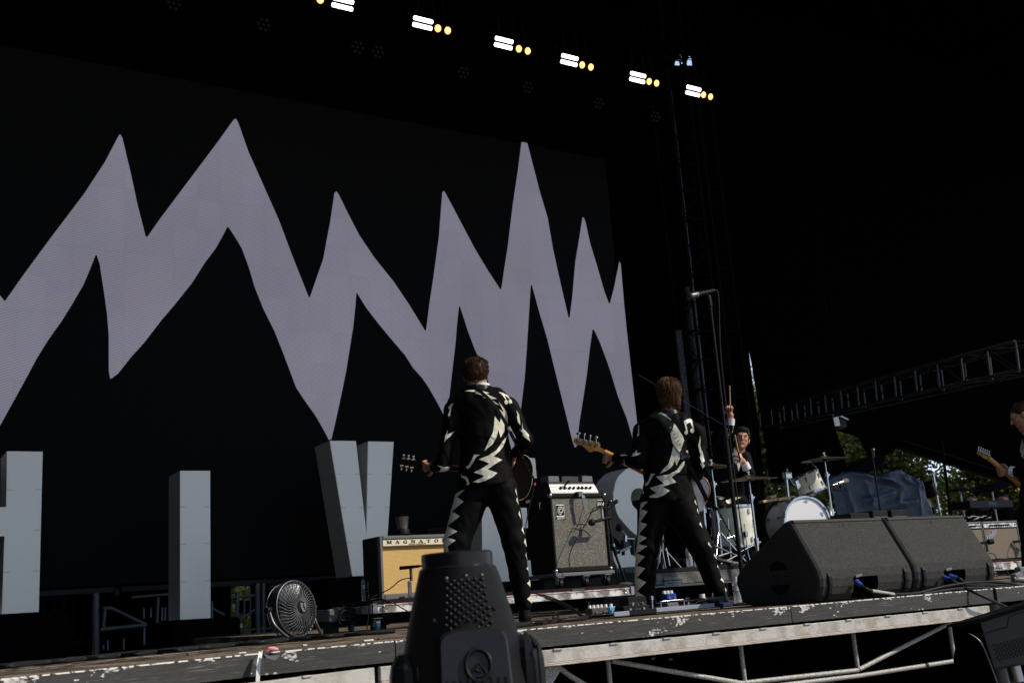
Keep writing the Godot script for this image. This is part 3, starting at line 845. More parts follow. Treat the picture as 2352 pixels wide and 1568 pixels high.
func make_lighting() -> void:
	var z := -11.5
	var xs := [[787, 8], [971, 53], [1157, 99], [1308, 138], [1465, 178], [1593, 209]]
	var tr := thing("lighting_truss", "long black overhead truss carrying the lit lamps", "truss", Vector3(4, 8.2, z))
	for t in [[0.0, -0.2], [0.4, -0.2], [0.0, 0.2], [0.4, 0.2]]:
		part(tr, "chord", Shape.new().tube(Vector3(-14, t[0], t[1]), Vector3(8.2, t[0], t[1]), 0.025), M.roof_black)
	var br := Shape.new()
	for i in 44:
		var x := -14.0 + i * 0.5
		br.tube(Vector3(x, 0, 0.2), Vector3(x + 0.5, 0.4, 0.2), 0.012, -1, 5); br.tube(Vector3(x, 0, -0.2), Vector3(x + 0.5, 0, 0.2), 0.012, -1, 5)
	part(tr, "bracing", br, M.roof_black)
	var names := ["partly cut off by the top edge of the picture", "first one wholly in view from the left", "second one wholly in view from the left", "third one wholly in view from the left", "fourth one wholly in view from the left", "last in the row, nearest the tower truss"]
	var short := ["cut off", "first wholly in view", "second in view", "third in view", "fourth in view", "last in the row"]
	for i in 6:
		var c := at(xs[i][0], xs[i][1], z + 0.3)
		var tilt := Basis(Vector3.RIGHT, 0.45)
		var o := thing("strobe_bar", "white twin-tube light bar overhead, " + names[i], "light bar", c, 0.0, "white twin-tube light bars on the overhead truss")
		part(o, "housing", Shape.new().box(tilt * Vector3(0, 0, -0.05), Vector3(0.31, 0.165, 0.08), 0.012, tilt), M.truss_black)
		part(o, "yoke", Shape.new().path([Vector3(-0.17, 0, -0.05), Vector3(-0.17, 0.22, -0.1), Vector3(0.17, 0.22, -0.1), Vector3(0.17, 0, -0.05)], 0.012, 6, 1).tube(Vector3(0, 0.22, -0.1), Vector3(0, 0.5, -0.1), 0.015), M.truss_black)
		for sgn in [-1.0, 1.0]:
			part(o, "light_tube", Shape.new().box(tilt * Vector3(0, sgn * 0.042, 0.0), Vector3(0.285, 0.054, 0.03), 0.012, tilt), M.tube_white)
		var al := AreaLight3D.new(); al.name = "strobe_glow"; al.light_energy = 0.25; al.light_color = Color(1, 0.97, 1.0); al.shadow_enabled = true
		al.area_size = Vector2(0.28, 0.17); al.area_range = 30.0
		al.transform = Transform3D(tilt * Basis(Vector3.UP, PI), tilt * Vector3(0, 0, 0.03)); o.add_child(al)
		if i == 0: continue
		for k in 2:
			var px: float = [[34.5, 34.5, 29.0, 26.0, 23.0], [57.0, 55.0, 49.0, 43.0, 39.0]][k][i - 1]
			var py: float = [[12.0, 13.0, 11.0, 9.0, 8.5], [17.0, 18.0, 16.0, 13.0, 13.0]][k][i - 1]
			var e := at(xs[i][0] + px, xs[i][1] + py, z + 0.3)
			var where: String = ["inner", "outer"][k]
			var b := thing("amber_lamp", "%s amber lamp of the round pair beside the light bar %s" % [where, short[i]], "lamp", e, 0.0, "round amber lamps on the overhead truss")
			amber(b, tilt)
	var e2 := at(735, -1, z + 0.3)
	amber(thing("amber_lamp", "round amber lamp cut by the top edge, left of all the others", "lamp", e2, 0.0, "round amber lamps on the overhead truss"), Basis(Vector3.RIGHT, 0.45))
	# unlit wash lights, nearly lost in the dark
	var proto: Node3D = null
	var n := 0
	var wl := ["leftmost, under the first lit bar", "second from the left", "third along", "fourth along, right of the third", "fifth along over the twin peak", "sixth along", "seventh along", "last one, near the tower truss"]
	for p in [[397, 8], [604, 57], [820, 109], [867, 120], [1063, 167], [1211, 201], [1374, 237], [1504, 268]]:
		var c := at(p[0], p[1], -12.4)
		if proto == null:
			proto = thing("wash_light", "", "stage light", c, 0.0, "unlit seven-lens wash lights under the roof")
			var q := Basis(Vector3.RIGHT, PI / 2 + 0.4)
			part(proto, "housing", Shape.new().lathe([Vector2(0, 0), Vector2(0.10, 0), Vector2(0.125, 0.05), Vector2(0.12, 0.16), Vector2(0.0, 0.16)], Transform3D(q, q * Vector3(0, -0.16, 0))), M.roof_black)
			for k in 7:
				var off := Vector3() if k == 0 else Vector3(cos(k * TAU / 6) * 0.07, 0, sin(k * TAU / 6) * 0.07)
				part(proto, "lens", Shape.new().ball(q * (off + Vector3(0, 0.005, 0)), Vector3(0.028, 0.028, 0.028), Basis(), 10, 6), M.plastic_black)
			part(proto, "yoke", Shape.new().path([Vector3(-0.15, 0, 0), Vector3(-0.15, 0.25, 0), Vector3(0.15, 0.25, 0), Vector3(0.15, 0, 0)], 0.015, 6, 1).tube(Vector3(0, 0.25, 0), Vector3(0, 0.6, 0), 0.02), M.roof_black)
			proto.set_meta("label", "unlit round wash light with seven lenses under the roof, " + wl[0])
		else:
			copy(proto, "unlit round wash light with seven lenses under the roof, " + wl[n], c)
		n += 1

func amber(b: Node3D, tilt: Basis) -> void:
	var q := tilt * Basis(Vector3.RIGHT, PI / 2)
	part(b, "housing", Shape.new().lathe([Vector2(0.0, -0.10), Vector2(0.05, -0.10), Vector2(0.062, -0.02), Vector2(0.062, 0.01), Vector2(0.05, 0.01)], Transform3D(q, Vector3()), 18), M.truss_black)
	part(b, "lens", Shape.new().ball(Vector3(), Vector3(0.048, 0.048, 0.02), tilt, 16, 8), M.amber_lamp)
	part(b, "clamp", Shape.new().tube(Vector3(0, 0.05, -0.06), Vector3(0, 0.5, -0.1), 0.014), M.truss_black)
	var l := OmniLight3D.new(); l.name = "amber_glow"; l.light_energy = 0.01; l.light_color = Color(1, 0.62, 0.22); l.shadow_enabled = true; l.omni_range = 30.0; l.omni_attenuation = 2.0; l.light_size = 0.04
	l.position = tilt * Vector3(0, 0, 0.05); b.add_child(l)

func box_truss(o: Node3D, a: Vector3, b: Vector3, wide: float, high: float, bays: int, r: float, m: Material, mb: Material) -> void:
	var d := (b - a).normalized()
	var up := Vector3.UP if absf(d.y) < 0.7 else Vector3.BACK
	var s := d.cross(up).normalized() * wide / 2
	var u := s.cross(d).normalized() * high / 2
	var c := [a - s - u, a + s - u, a + s + u, a - s + u]
	for k in 4: part(o, "chord", Shape.new().tube(c[k], c[k] + (b - a), r), m)
	for i in bays + 1:
		for k in 4:
			var p: Vector3 = c[k] + (b - a) * i / bays; var q: Vector3 = c[(k + 1) % 4] + (b - a) * i / bays
			part(o, "strut", Shape.new().tube(p, q, r * (0.8 if k % 2 == 1 else 0.5), -1, 6, false), m if k % 2 == 1 else mb)
		if i < bays:
			for k in 4:
				var f := 0.0 if i % 2 == 0 else 1.0
				var p: Vector3 = c[k] + (b - a) * (i + f) / bays; var q: Vector3 = c[(k + 1) % 4] + (b - a) * (i + 1.0 - f) / bays
				part(o, "brace", Shape.new().tube(p, q, r * 0.45, -1, 5, false), mb)

func make_tower_and_truss() -> void:
	var a := at(1668, 1345, -14.6)
	var t := thing("tower_truss", "black lattice tower just right of the LED wall, with a cable wrap inside", "truss tower", Vector3(a.x, 0, -14.6))
	box_truss(t, Vector3(0, -0.2, 0), Vector3(0, 12.9, 0), 0.52, 0.52, 24, 0.028, M.truss_black, M.truss_black)
	part(t, "cable_wrap", Shape.new().lathe([Vector2(0.10, 0), Vector2(0.11, 1.5), Vector2(0.10, 3.0), Vector2(0.115, 4.2), Vector2(0.10, 5.6)], Transform3D(Basis(), Vector3(-0.1, 0, 0)), 12), grain(mat("cable_wrap", 0.095, 0.095, 0.10, 0.5), noise_tex(0.03, Color(0.3, 0.3, 0.3), Color.WHITE, 61), 3.0, bump_tex(0.04, 62, 10.0), 1.0))
	var b := at(1737, 1345, -14.9)
	var t2 := thing("tower_truss", "thin black lattice tower in front of the tall slit of sky", "truss tower", Vector3(b.x, 0, -14.9))
	box_truss(t2, Vector3(0, -0.2, 0), Vector3(0, 12.9, 0), 0.36, 0.36, 31, 0.02, M.truss_black, M.truss_black)
	var h := thing("tower_block", "grey upright cable tray beside the lattice tower", "cable tray", at(1622, 1345, -14.7))
	part(h, "tray", Shape.new().box(Vector3(0, 2.3, 0), Vector3(0.14, 4.6, 0.08), 0.02), M.cable_wrap)
	var ro := thing("rigging_cable", "thin steel cable hanging left of the lattice tower", "cable", at(1573, 475, -14.4))
	part(ro, "strand", Shape.new().tube(Vector3(), at(1626, 960, -14.4) - ro.position, 0.008, -1, 5).tube(Vector3(), Vector3(0, 2.4, 0), 0.008, -1, 5), M.steel_dark)
	var ro2 := thing("rigging_cable", "thin dashed steel cable ending above the side truss", "cable", at(1878, 550, -14.4))
	part(ro2, "strand", Shape.new().tube(Vector3(), at(1896, 706, -14.4) - ro2.position, 0.006, -1, 5).tube(Vector3(), Vector3(0, 2.0, 0), 0.006, -1, 5).box(at(1897, 712, -14.4) - ro2.position, Vector3(0.06, 0.1, 0.06), 0.01), M.truss_black)
	var p0 := Vector3(15.15, 3.20, -14.8); var p1 := Vector3(11.9, 2.53, -7.3)
	var st := thing("side_truss", "grey lattice truss running downstage above the right wing", "truss", (p0 + p1) / 2)
	box_truss(st, p0 - st.position, p1 - st.position, 0.40, 0.34, 14, 0.022, M.side_truss, M.truss_black)
	# unseen loudspeaker column, added to cast shade on the right-hand guitarist
	var pa := thing("speaker_array", "unseen black loudspeaker column, added to shade the guitarist at the right edge", "loudspeakers", Vector3(12.1, 3.4, -2.3), -0.4)
	for k in 9:
		part(pa, "speaker_cabinet", Shape.new().box(Vector3(0, 0.2 + k * 0.42, 0), Vector3(1.25, 0.40, 0.6), 0.02), M.tolex)
	part(pa, "hanging_chain", Shape.new().tube(Vector3(0, 3.98, 0), Vector3(0, 9.6, 0), 0.02), M.steel_dark)
	# wire lines across the dark
	var w := thing("rigging_cable", "thin cable sloping from the LED wall down behind the two players", "cable", at(1466, 860, -14.0))
	part(w, "strand", Shape.new().tube(Vector3(), at(1720, 1010, -14.4) - w.position, 0.007, -1, 5), M.steel_dark)

func make_trees() -> void:
	var rng := RandomNumberGenerator.new(); rng.seed = 77
	var lf := Shape.new()
	for i in 5:
		var c := Vector3(rng.randf_range(-1, 1), rng.randf_range(-1, 1), rng.randf_range(-1, 1)) * 0.16
		var d := Vector3(rng.randf_range(-1, 1), rng.randf_range(-0.9, 0.5), rng.randf_range(-1, 1)).normalized() * 0.15
		var s := d.cross(Vector3(rng.randf_range(-1, 1), 1, rng.randf_range(-1, 1))).normalized() * 0.055
		var nn := d.cross(s).normalized()
		lf.tri(c, c + d * 0.5 + s, c + d, nn, nn, nn); lf.tri(c, c + d, c + d * 0.5 - s, nn, nn, nn)
	var lm := lf.mesh(M.leaf)
	var spots := [[25.5, -27.0, 8.6, "broad leafy tree seen through the slit beside the tower"], [33.0, -27.5, 9.6, "sunlit leafy tree behind the blue tarpaulin"], [38.5, -26.5, 9.0, "leafy tree beyond the right wing, under the sloping rails"], [45.0, -26.0, 9.0, "leafy tree at the right edge of the picture behind the amplifiers"], [10.6, -27.0, 5.2, "low leafy tree glimpsed under the LED wall"], [36.0, -34.0, 11.6, "taller tree standing behind the other trees"]]
	for sp in spots:
		var o := thing("tree", sp[3], "tree", Vector3(sp[0], -1.5, sp[1]), 0.0, "trees behind the stage")
		var H: float = sp[2]
		part(o, "trunk", Shape.new().tube(Vector3(), Vector3(0.1, H * 0.45, 0), 0.22, 0.15, 10, false).tube(Vector3(0.1, H * 0.45, 0), Vector3(-0.1, H * 0.9, 0.1), 0.15, 0.04, 8, false), M.bark)
		for k in 6:
			var an := TAU * k / 6 + rng.randf() * 0.6
			part(o, "limb", Shape.new().tube(Vector3(0.08, H * (0.3 + 0.07 * k), 0), Vector3(cos(an) * 1.7, H * (0.45 + 0.08 * k), sin(an) * 1.7), 0.07, 0.02, 6, false), M.bark)
		var n := 11000
		var mm := MultiMesh.new(); mm.transform_format = MultiMesh.TRANSFORM_3D; mm.use_colors = true; mm.mesh = lm; mm.instance_count = n
		var blobs: Array[Vector3] = []
		for k in 16:
			blobs.append(Vector3(rng.randf_range(-1, 1) * 2.0, H * rng.randf_range(0.22, 0.9), rng.randf_range(-1, 1) * 1.6))
		for i in n:
			var b := blobs[rng.randi() % 16]
			var q := b + Vector3(rng.randfn(), rng.randfn() * 0.8, rng.randfn()) * 0.62
			var ba := Basis.from_euler(Vector3(rng.randf() * TAU, rng.randf() * TAU, rng.randf() * TAU)).scaled(Vector3.ONE * rng.randf_range(0.7, 1.3))
			mm.set_instance_transform(i, Transform3D(ba, q))
			var g := rng.randf_range(0.55, 1.25)
			mm.set_instance_color(i, Color(g * rng.randf_range(0.9, 1.5), g, g * 0.8))
		var mi := MultiMeshInstance3D.new(); mi.name = "crown"; mi.multimesh = mm; o.add_child(mi)
		mi.set_meta("kind", "stuff")

# ---------------------------------------------------------------- stage front
func plank(called: String, label: String, pts: Array, top: float, bot: float, m: Material, per: float, u0 := 0.0) -> MeshInstance3D:
	var s := Shape.new()
	var u := u0
	for i in pts.size() - 1:
		var a: Vector3 = pts[i]; var b: Vector3 = pts[i + 1]
		var L := (b - a).length()
		var d := (b - a) / L; var n := Vector3(-d.z, 0, d.x)
		if n.z < 0: n = -n
		var e := 0.004
		var t := Vector3.UP * top; var w := Vector3.UP * bot; var k := n * 0.0
		var p := [a + t - Vector3.UP * e, b + t - Vector3.UP * e, b + w, a + w]
		var u2 := u + L / per
		s.tri(p[0], p[1], p[2], n, n, n, Vector2(u, 0.03), Vector2(u2, 0.03), Vector2(u2, 1))
		s.tri(p[0], p[2], p[3], n, n, n, Vector2(u, 0.03), Vector2(u2, 1), Vector2(u, 1))
		var c := n * -e
		s.tri(p[0], p[1], b + t + c, (n + Vector3.UP).normalized(), (n + Vector3.UP).normalized(), (n + Vector3.UP).normalized(), Vector2(u, 0.03), Vector2(u2, 0.03), Vector2(u2, 0))
		s.tri(p[0], b + t + c, a + t + c, (n + Vector3.UP).normalized(), (n + Vector3.UP).normalized(), (n + Vector3.UP).normalized(), Vector2(u, 0.03), Vector2(u2, 0), Vector2(u, 0))
		var back := n * -0.035
		s.quad(a + t + c, b + t + c, b + t + back, a + t + back, Vector3.UP)
		s.quad(a + w, b + w, b + w + back, a + w + back, Vector3.DOWN)
		s.quad(a + t + back, b + t + back, b + w + back, a + w + back, -n)
		if i == 0: s.quad(a + t + c, a + w, a + w + back, a + t + back, -d)
		if i == pts.size() - 2: s.quad(b + t + c, b + w, b + w + back, b + t + back, d)
		u = u2
	var o := part(self, called, s, m)
	tag(o, label, "plank", "black planks along the stage edge")
	return o

func beam(called: String, label: String, a: Vector3, b: Vector3, top: float, bot: float) -> void:
	var o := thing(called, label, "beam", (a + b) / 2 + Vector3.UP * bot, 0.0, "metal edge beams under the stage edge")
	var P := o.position
	var d := (b - a).normalized(); var n := Vector3(-d.z, 0, d.x)
	if n.z < 0: n = -n
	var bs := Basis(d, Vector3.UP, n)
	var L := (b - a).length(); var mid := (a + b) / 2
	part(o, "web", Shape.new().box(mid + Vector3.UP * (top + bot + 0.012) / 2 - n * 0.02 - P, Vector3(L, top - bot - 0.012, 0.03), 0.004, bs), M.mill_alu)
	part(o, "lower_lip", Shape.new().box(mid + Vector3.UP * (bot + 0.004) - n * 0.008 - P, Vector3(L + 0.03, 0.008, 0.05), 0.002, bs), M.mill_alu)
	part(o, "rust_line", Shape.new().box(mid + Vector3.UP * (bot + 0.011) - n * 0.0 - P, Vector3(L, 0.006, 0.014), 0.002, bs), M.alu_lip)
	var tabs := Shape.new()
	for i in int(L / 0.33):
		tabs.box(mid + d * (-L / 2 + 0.25 + i * 0.33) + Vector3.UP * (top - 0.002) - n * 0.012 - P, Vector3(0.05, 0.008, 0.03), 0.002, bs)
	part(o, "weld_tab", tabs, M.mill_alu)

func make_stage_front() -> void:
	var j := at(1817, 1400, -4.39)
	var e := at(2283, 1372, -4.38)
	plank("edge_plank", "chipped black edge plank at far left with scraped streaks", [Vector3(-3.0, 0, -2.52), Vector3(0.49, 0, -4.03), Vector3(1.5, 0, -4.375), Vector3(2.1, 0, -4.42)], 0.003, -0.084, M.worn, 3.4, 0.1)
	plank("edge_plank", "black edge plank in the middle with white chips along its upper edge", [Vector3(2.106, 0, -4.42), Vector3(j.x - 0.003, 0, -4.39)], 0.003, -0.084, M.worn, 2.9, 0.35)
	plank("edge_plank", "black edge plank below the floor wedges, right of the joint", [Vector3(j.x + 0.003, 0, -4.39), Vector3(e.x, 0, -4.375)], 0.003, -0.084, M.worn, 3.1, 0.2)
	plank("edge_plank", "last short edge plank at the right edge of the picture", [Vector3(e.x + 0.01, 0, -4.36), Vector3(e.x + 1.6, 0, -4.33)], 0.003, -0.084, M.worn, 3.2, 0.62)
	var under := Shape.new()
	under.box(Vector3(4.3, -0.09, -4.46), Vector3(4.4, 0.012, 0.05))
	tag(part(self, "edge_gap_strip", under, M.roof_black), "dark strip in the gap between the edge plank and the metal beam", "strip")
	var a := Vector3(2.02, 0, -4.40)
	var b := at(2277, 1400, -4.38); b.y = 0
	beam("edge_beam", "long grey metal beam running under the edge plank from the moving light to the right", a, b, -0.099, -0.172)
	beam("edge_beam", "rust stained pale metal beam under the far left plank", Vector3(-2.0, 0, -2.94), Vector3(2.0, 0, -4.405), -0.099, -0.18)
	var c0 := at(2298, 1392, -4.5)
	var po := thing("stage_post", "grey round post at the right end of the stage edge", "post", Vector3(c0.x, -0.4, -4.55))
	part(po, "tube", Shape.new().tube(Vector3(0, -0.8, 0), Vector3(0, 0.345, 0), 0.055, -1, 16), M.plastic_grey)
	part(po, "pin_hole", Shape.new().tube(Vector3(0.01, 0.26, 0.05), Vector3(0.012, 0.26, 0.058), 0.011), M.ink)
	part(po, "collar", Shape.new().box(Vector3(-0.09, 0.33, 0), Vector3(0.06, 0.07, 0.07), 0.01), M.steel_dark)
	tag(part(self, "deck_corner_plate", Shape.new().box(at(2340, 1405, -4.45), Vector3(0.16, 0.09, 0.02), 0.004), M.mill_alu), "pale scratched metal plate right of the grey round post", "plate")
	# tubular frame below
	var f := thing("stage_support_frame", "welded grey tube frame under the stage edge", "support frame", Vector3(4.6, -0.5, -4.5))
	var P := f.position
	var seg := func(called: String, pts: Array, r: float, z: float, bent := false) -> void:
		var q: Array = []
		for i in range(0, pts.size(), 2): q.append(at(pts[i], pts[i + 1], z) - P)
		part(f, called, Shape.new().path(q, r, 10, 4 if bent else 1), M.galvanised)
	seg.call("upright", [1395, 1500, 1402, 1575], 0.0125, -4.5)
	seg.call("upright", [1700, 1470, 1712, 1572], 0.0125, -4.5)
	seg.call("upright", [1958, 1440, 1971, 1535], 0.0125, -4.5)
	seg.call("upright", [2179, 1420, 2193, 1513], 0.0125, -4.5)
	seg.call("diagonal", [1404, 1517, 1516, 1537, 1706, 1569], 0.0125, -4.5)
	seg.call("diagonal", [1974, 1537, 2183, 1430], 0.0125, -4.5)
	seg.call("chord", [1640, 1577, 1715, 1567, 1972, 1538.5], 0.0125, -4.5)
	seg.call("chord", [1640, 1592, 1972, 1552, 2190, 1518, 2196, 1514, 2213, 1484], 0.0125, -4.48)
	seg.call("diagonal", [1262, 1515, 1310, 1552, 1390, 1600], 0.0125, -4.5)
	var tp := Shape.new()
	tp.tube(at(2124, 1528, -4.48) - P, at(2131, 1527, -4.48) - P, 0.0135)
	part(f, "black_tape", tp, M.ink)
	var gp := PackedVector2Array()
	for q in [[1236, 1532], [1290, 1530], [1288, 1540], [1262, 1580], [1236, 1580]]:
		var w := at(q[0], q[1], -4.46); gp.append(Vector2(w.x, w.y))
	part(f, "gusset_plate", Shape.new().prism(gp, 0.008, Transform3D(Basis(), Vector3(0, 0, -4.46) - P)), M.galvanised)
	var lk := thing("understage_crate", "dim stacked crates deep under the stage", "crate", Vector3(6.0, -1.45, -6.4))
	part(lk, "box", Shape.new().box(Vector3(0, 0.45, 0), Vector3(1.4, 0.9, 0.4), 0.02), M.plastic_black)
	part(lk, "latch", Shape.new().box(at(1500, 1512, -6.19) - lk.position, Vector3(0.03, 0.012, 0.01)).box(at(1540, 1514, -6.19) - lk.position, Vector3(0.035, 0.01, 0.01)), M.steel_dark)

# ---------------------------------------------------------------- amplifiers and their risers
func caster(o: Node3D, p: Vector3, r: float, wheel: Material) -> void:
	var s := Shape.new()
	s.tube(p + Vector3(-0.014, r, 0), p + Vector3(0.014, r, 0), r, -1, 18)
	part(o, "wheel", s, wheel)
	part(o, "fork", Shape.new().box(p + Vector3(0.02, r * 1.6, 0), Vector3(0.006, r * 1.6, 0.04), 0.002).box(p + Vector3(-0.02, r * 1.6, 0), Vector3(0.006, r * 1.6, 0.04), 0.002).box(p + Vector3(0, r * 2.4, 0), Vector3(0.07, 0.008, 0.07), 0.002).tube(p + Vector3(-0.026, r, 0), p + Vector3(0.026, r, 0), 0.008), M.steel)

func rolling_riser(x0: float, x1: float, z: float, deep: float, top: float, h: float, label: String) -> Node3D:
	var o := thing("rolling_riser", label, "riser", Vector3((x0 + x1) / 2, 0, z - deep / 2))
	var L := x1 - x0
	part(o, "deck", Shape.new().box(Vector3(0, top - 0.012, 0), Vector3(L - 0.01, 0.024, deep - 0.01), 0.003), M.tolex)
	part(o, "red_line", Shape.new().box(Vector3(0, top - 0.027, deep / 2 - 0.004), Vector3(L - 0.02, 0.004, 0.01)), M.tape_red)
	part(o, "front_rail", Shape.new().box(Vector3(0, top - 0.03 - h / 2, deep / 2 - 0.02), Vector3(L, h, 0.04), 0.004).box(Vector3(0, top - 0.034, deep / 2 + 0.003), Vector3(L, 0.008, 0.008), 0.002).box(Vector3(0, top - 0.03 - h + 0.006, deep / 2 + 0.003), Vector3(L, 0.012, 0.012), 0.002), M.aluminium)
	part(o, "side_rail", Shape.new().box(Vector3(-L / 2 + 0.02, top - 0.03 - h / 2, -0.02), Vector3(0.04, h, deep - 0.05), 0.004), M.aluminium)
	part(o, "side_rail", Shape.new().box(Vector3(L / 2 - 0.02, top - 0.03 - h / 2, -0.02), Vector3(0.04, h, deep - 0.05), 0.004), M.aluminium)
	for s in [-1.0, 1.0]:
		part(o, "corner_cap", Shape.new().box(Vector3(s * (L / 2 - 0.015), top - 0.026 - h / 2, deep / 2 - 0.01), Vector3(0.045, h + 0.016, 0.05), 0.006), M.steel)
		for k in 2:
			part(o, "bolt", Shape.new().ball(Vector3(s * (L / 2 - 0.09), top - 0.03 - h * (0.25 + 0.5 * k), deep / 2 + 0.003), Vector3(0.012, 0.012, 0.008), Basis(), 10, 6), M.chrome)
		for w in [-1.0, 1.0]:
			caster(o, Vector3(s * (L / 2 - 0.06), 0.0, w * (deep / 2 - 0.07)), 0.037, M.blue_rubber)
	return o

func make_backline() -> void:
	var zr := -7.60
	var a := at(855, 1390, zr); var b := at(1455, 1360, zr)
	var r := rolling_riser(a.x, b.x, zr, 0.62, 0.215, 0.062, "long silver wheeled riser under the cream and the sparkle amplifiers")
	var P := r.position
	var pl := at(900, 1392, zr + 0.01)
	var mk := r
	letters(mk, "printed_mark", "2 X 8", 0.018, "Droid Sans", M.ink, Transform3D(Basis(Vector3.BACK, -PI / 2), at(866, 1388, zr + 0.006) - P), 0.001)
	letters(mk, "printed_mark", "GUARDIAN", 0.012, "Droid Serif", M.ink, Transform3D(Basis(), at(892, 1381, zr + 0.006) - P), 0.001, true, false, 1.3)
	var sh := Shape.new()
	var sc := at(890, 1389, zr + 0.007) - P
	sh.path([sc + Vector3(-0.022, 0.01, 0), sc + Vector3(-0.018, -0.01, 0), sc + Vector3(0, -0.024, 0), sc + Vector3(0.018, -0.01, 0), sc + Vector3(0.022, 0.01, 0)], 0.0012, 4)
	part(mk, "printed_shield", sh, M.ink)
	part(mk, "handle_slot", Shape.new().box(at(1328, 1355, zr + 0.004) - P, Vector3(0.13, 0.02, 0.006), 0.006), M.steel_dark)
	# cream fronted combo amplifier
	var z := -7.68
	var x0 := at(870, 1231, z).x; var x1 := at(1056, 1225, z).x
	var top := at(870, 1231, z).y; var bot := 0.216
	var o := thing("guitar_amplifier", "cream fronted combo amplifier lettered MAGNATONE with a microphone before it", "amplifier", Vector3((x0 + x1) / 2, bot, z - 0.15))
	var Q := o.position
	var W := x1 - x0; var H := top - bot
	var fr := Shape.new()
	fr.box(Vector3(0, H / 2, -0.03), Vector3(W, H, 0.28), 0.008)
	part(o, "cabinet", fr, M.tolex)
	var rim := Shape.new()
	rim.box(Vector3(-W / 2 + 0.013, H / 2, 0.13), Vector3(0.026, H, 0.05), 0.006).box(Vector3(W / 2 - 0.013, H / 2, 0.13), Vector3(0.026, H, 0.05), 0.006).box(Vector3(0, H - 0.014, 0.13), Vector3(W - 0.053, 0.028, 0.05), 0.006).box(Vector3(0, 0.022, 0.13), Vector3(W - 0.053, 0.044, 0.05), 0.006)
	part(o, "front_rim", rim, M.plastic_grey)
	part(o, "grille_cloth", Shape.new().box(Vector3(0, (H - 0.05) / 2 + 0.02, 0.117), Vector3(W - 0.054, H - 0.07, 0.016)), M.grille_cream)
	var py := H - 0.028 - 0.032
	var np := part(o, "name_panel", Shape.new().box(Vector3(0, py + 0.004, 0.14), Vector3(W - 0.056, 0.046, 0.03), 0.002), M.cream_panel)
	var word := "MAGNATONE"
	for i in 9:
		letters(np, "letter", word[i], 0.024, "Droid Serif", M.ink, Transform3D(Basis(), Vector3(-W / 2 + 0.083 + i * (W - 0.166) / 8.0, py + 0.010, 0.1565)), 0.002, true, false, 1.5)
	letters(np, "small_lettering", "H I G H   F I D E L I T Y", 0.008, "Droid Serif", M.ink, Transform3D(Basis(), Vector3(-0.03, py - 0.010, 0.1565)), 0.002, true, false, 1.2)
	# sparkle fronted bass cabinet
	z = -7.70
	var c0 := at(1261, 1134, z); var c1 := at(1391, 1131, z)
	bot = at(1275, 1316, z).y
	H = c0.y - bot; W = c1.x - c0.x
	var cab := thing("bass_cabinet", "tall bass speaker cabinet with silver sparkle grille cloth beside the letter S", "speaker cabinet", Vector3((c0.x + c1.x) / 2, bot, z - 0.19))
	part(cab, "cabinet", Shape.new().box(Vector3(0, H / 2, -0.01), Vector3(W, H, 0.36), 0.012), M.tolex)
	part(cab, "front_rim", Shape.new().box(Vector3(-W / 2 + 0.014, H / 2, 0.18), Vector3(0.028, H - 0.004, 0.03), 0.008).box(Vector3(W / 2 - 0.014, H / 2, 0.18), Vector3(0.028, H - 0.004, 0.03), 0.008).box(Vector3(0, H - 0.018, 0.18), Vector3(W - 0.057, 0.034, 0.03), 0.008).box(Vector3(0, 0.022, 0.18), Vector3(W - 0.057, 0.042, 0.03), 0.008), M.tolex)
	part(cab, "grille_cloth", Shape.new().box(Vector3(0, H / 2, 0.172), Vector3(W - 0.056, H - 0.07, 0.014)), M.grille_sparkle)
	for sx in [-1.0, 1.0]:
		for sy in [0.0, 1.0]:
			part(cab, "corner_protector", Shape.new().ball(Vector3(sx * (W / 2 - 0.014), sy * (H - 0.028) + 0.014, 0.178), Vector3(0.024, 0.024, 0.024), Basis(), 10, 6), M.chrome)
	var bx := -W / 2 + 0.105; var by := H - 0.155
	var mb := part(cab, "maker_badge", Shape.new().box(Vector3(bx, by, 0.181), Vector3(0.088, 0.125, 0.008), 0.003), M.white_paint)
	part(mb, "badge_panel", Shape.new().box(Vector3(bx, by + 0.014, 0.1865), Vector3(0.076, 0.084, 0.003)), M.ink)
	var arc := Shape.new()
	var ac := Vector3(bx + 0.004, by + 0.010, 0.189)
	arc.ring(Transform3D(Basis(Vector3.RIGHT, PI / 2), ac), 0.017, 0.0045, 20, 6)
	var pts: Array = []
	for k in 13: pts.append(ac + Vector3(cos(-PI / 2 - k * PI / 12 * 1.5) * 0.033, sin(-PI / 2 - k * PI / 12 * 1.5) * 0.033, 0))
	arc.path(pts, 0.004, 5, 1)
	part(mb, "badge_rings", arc, M.white_paint)
	letters(mb, "badge_lettering", "ampeg", 0.022, "Droid Sans", M.ink, Transform3D(Basis(), Vector3(bx, by - 0.046, 0.186)), 0.002, false, false, 1.1)
	var sb := part(cab, "speaker_badge", Shape.new().box(Vector3(W / 2 - 0.062, H - 0.092, 0.181), Vector3(0.062, 0.07, 0.007), 0.002), M.white_paint)
	part(sb, "badge_panel", Shape.new().box(Vector3(W / 2 - 0.062, H - 0.092, 0.1855), Vector3(0.054, 0.062, 0.003)), M.ink)
	letters(sb, "badge_lettering", "EVM", 0.026, "Droid Sans", M.white_paint, Transform3D(Basis(), Vector3(W / 2 - 0.062, H - 0.092, 0.188)), 0.002, true, true, 0.95)
	part(cab, "side_handle", Shape.new().path([Vector3(-W / 2 - 0.004, H - 0.06, 0.08), Vector3(-W / 2 - 0.03, H - 0.07, 0.08), Vector3(-W / 2 - 0.03, H - 0.11, 0.08), Vector3(-W / 2 - 0.004, H - 0.12, 0.08)], 0.008), M.chrome)
	var st := Shape.new()
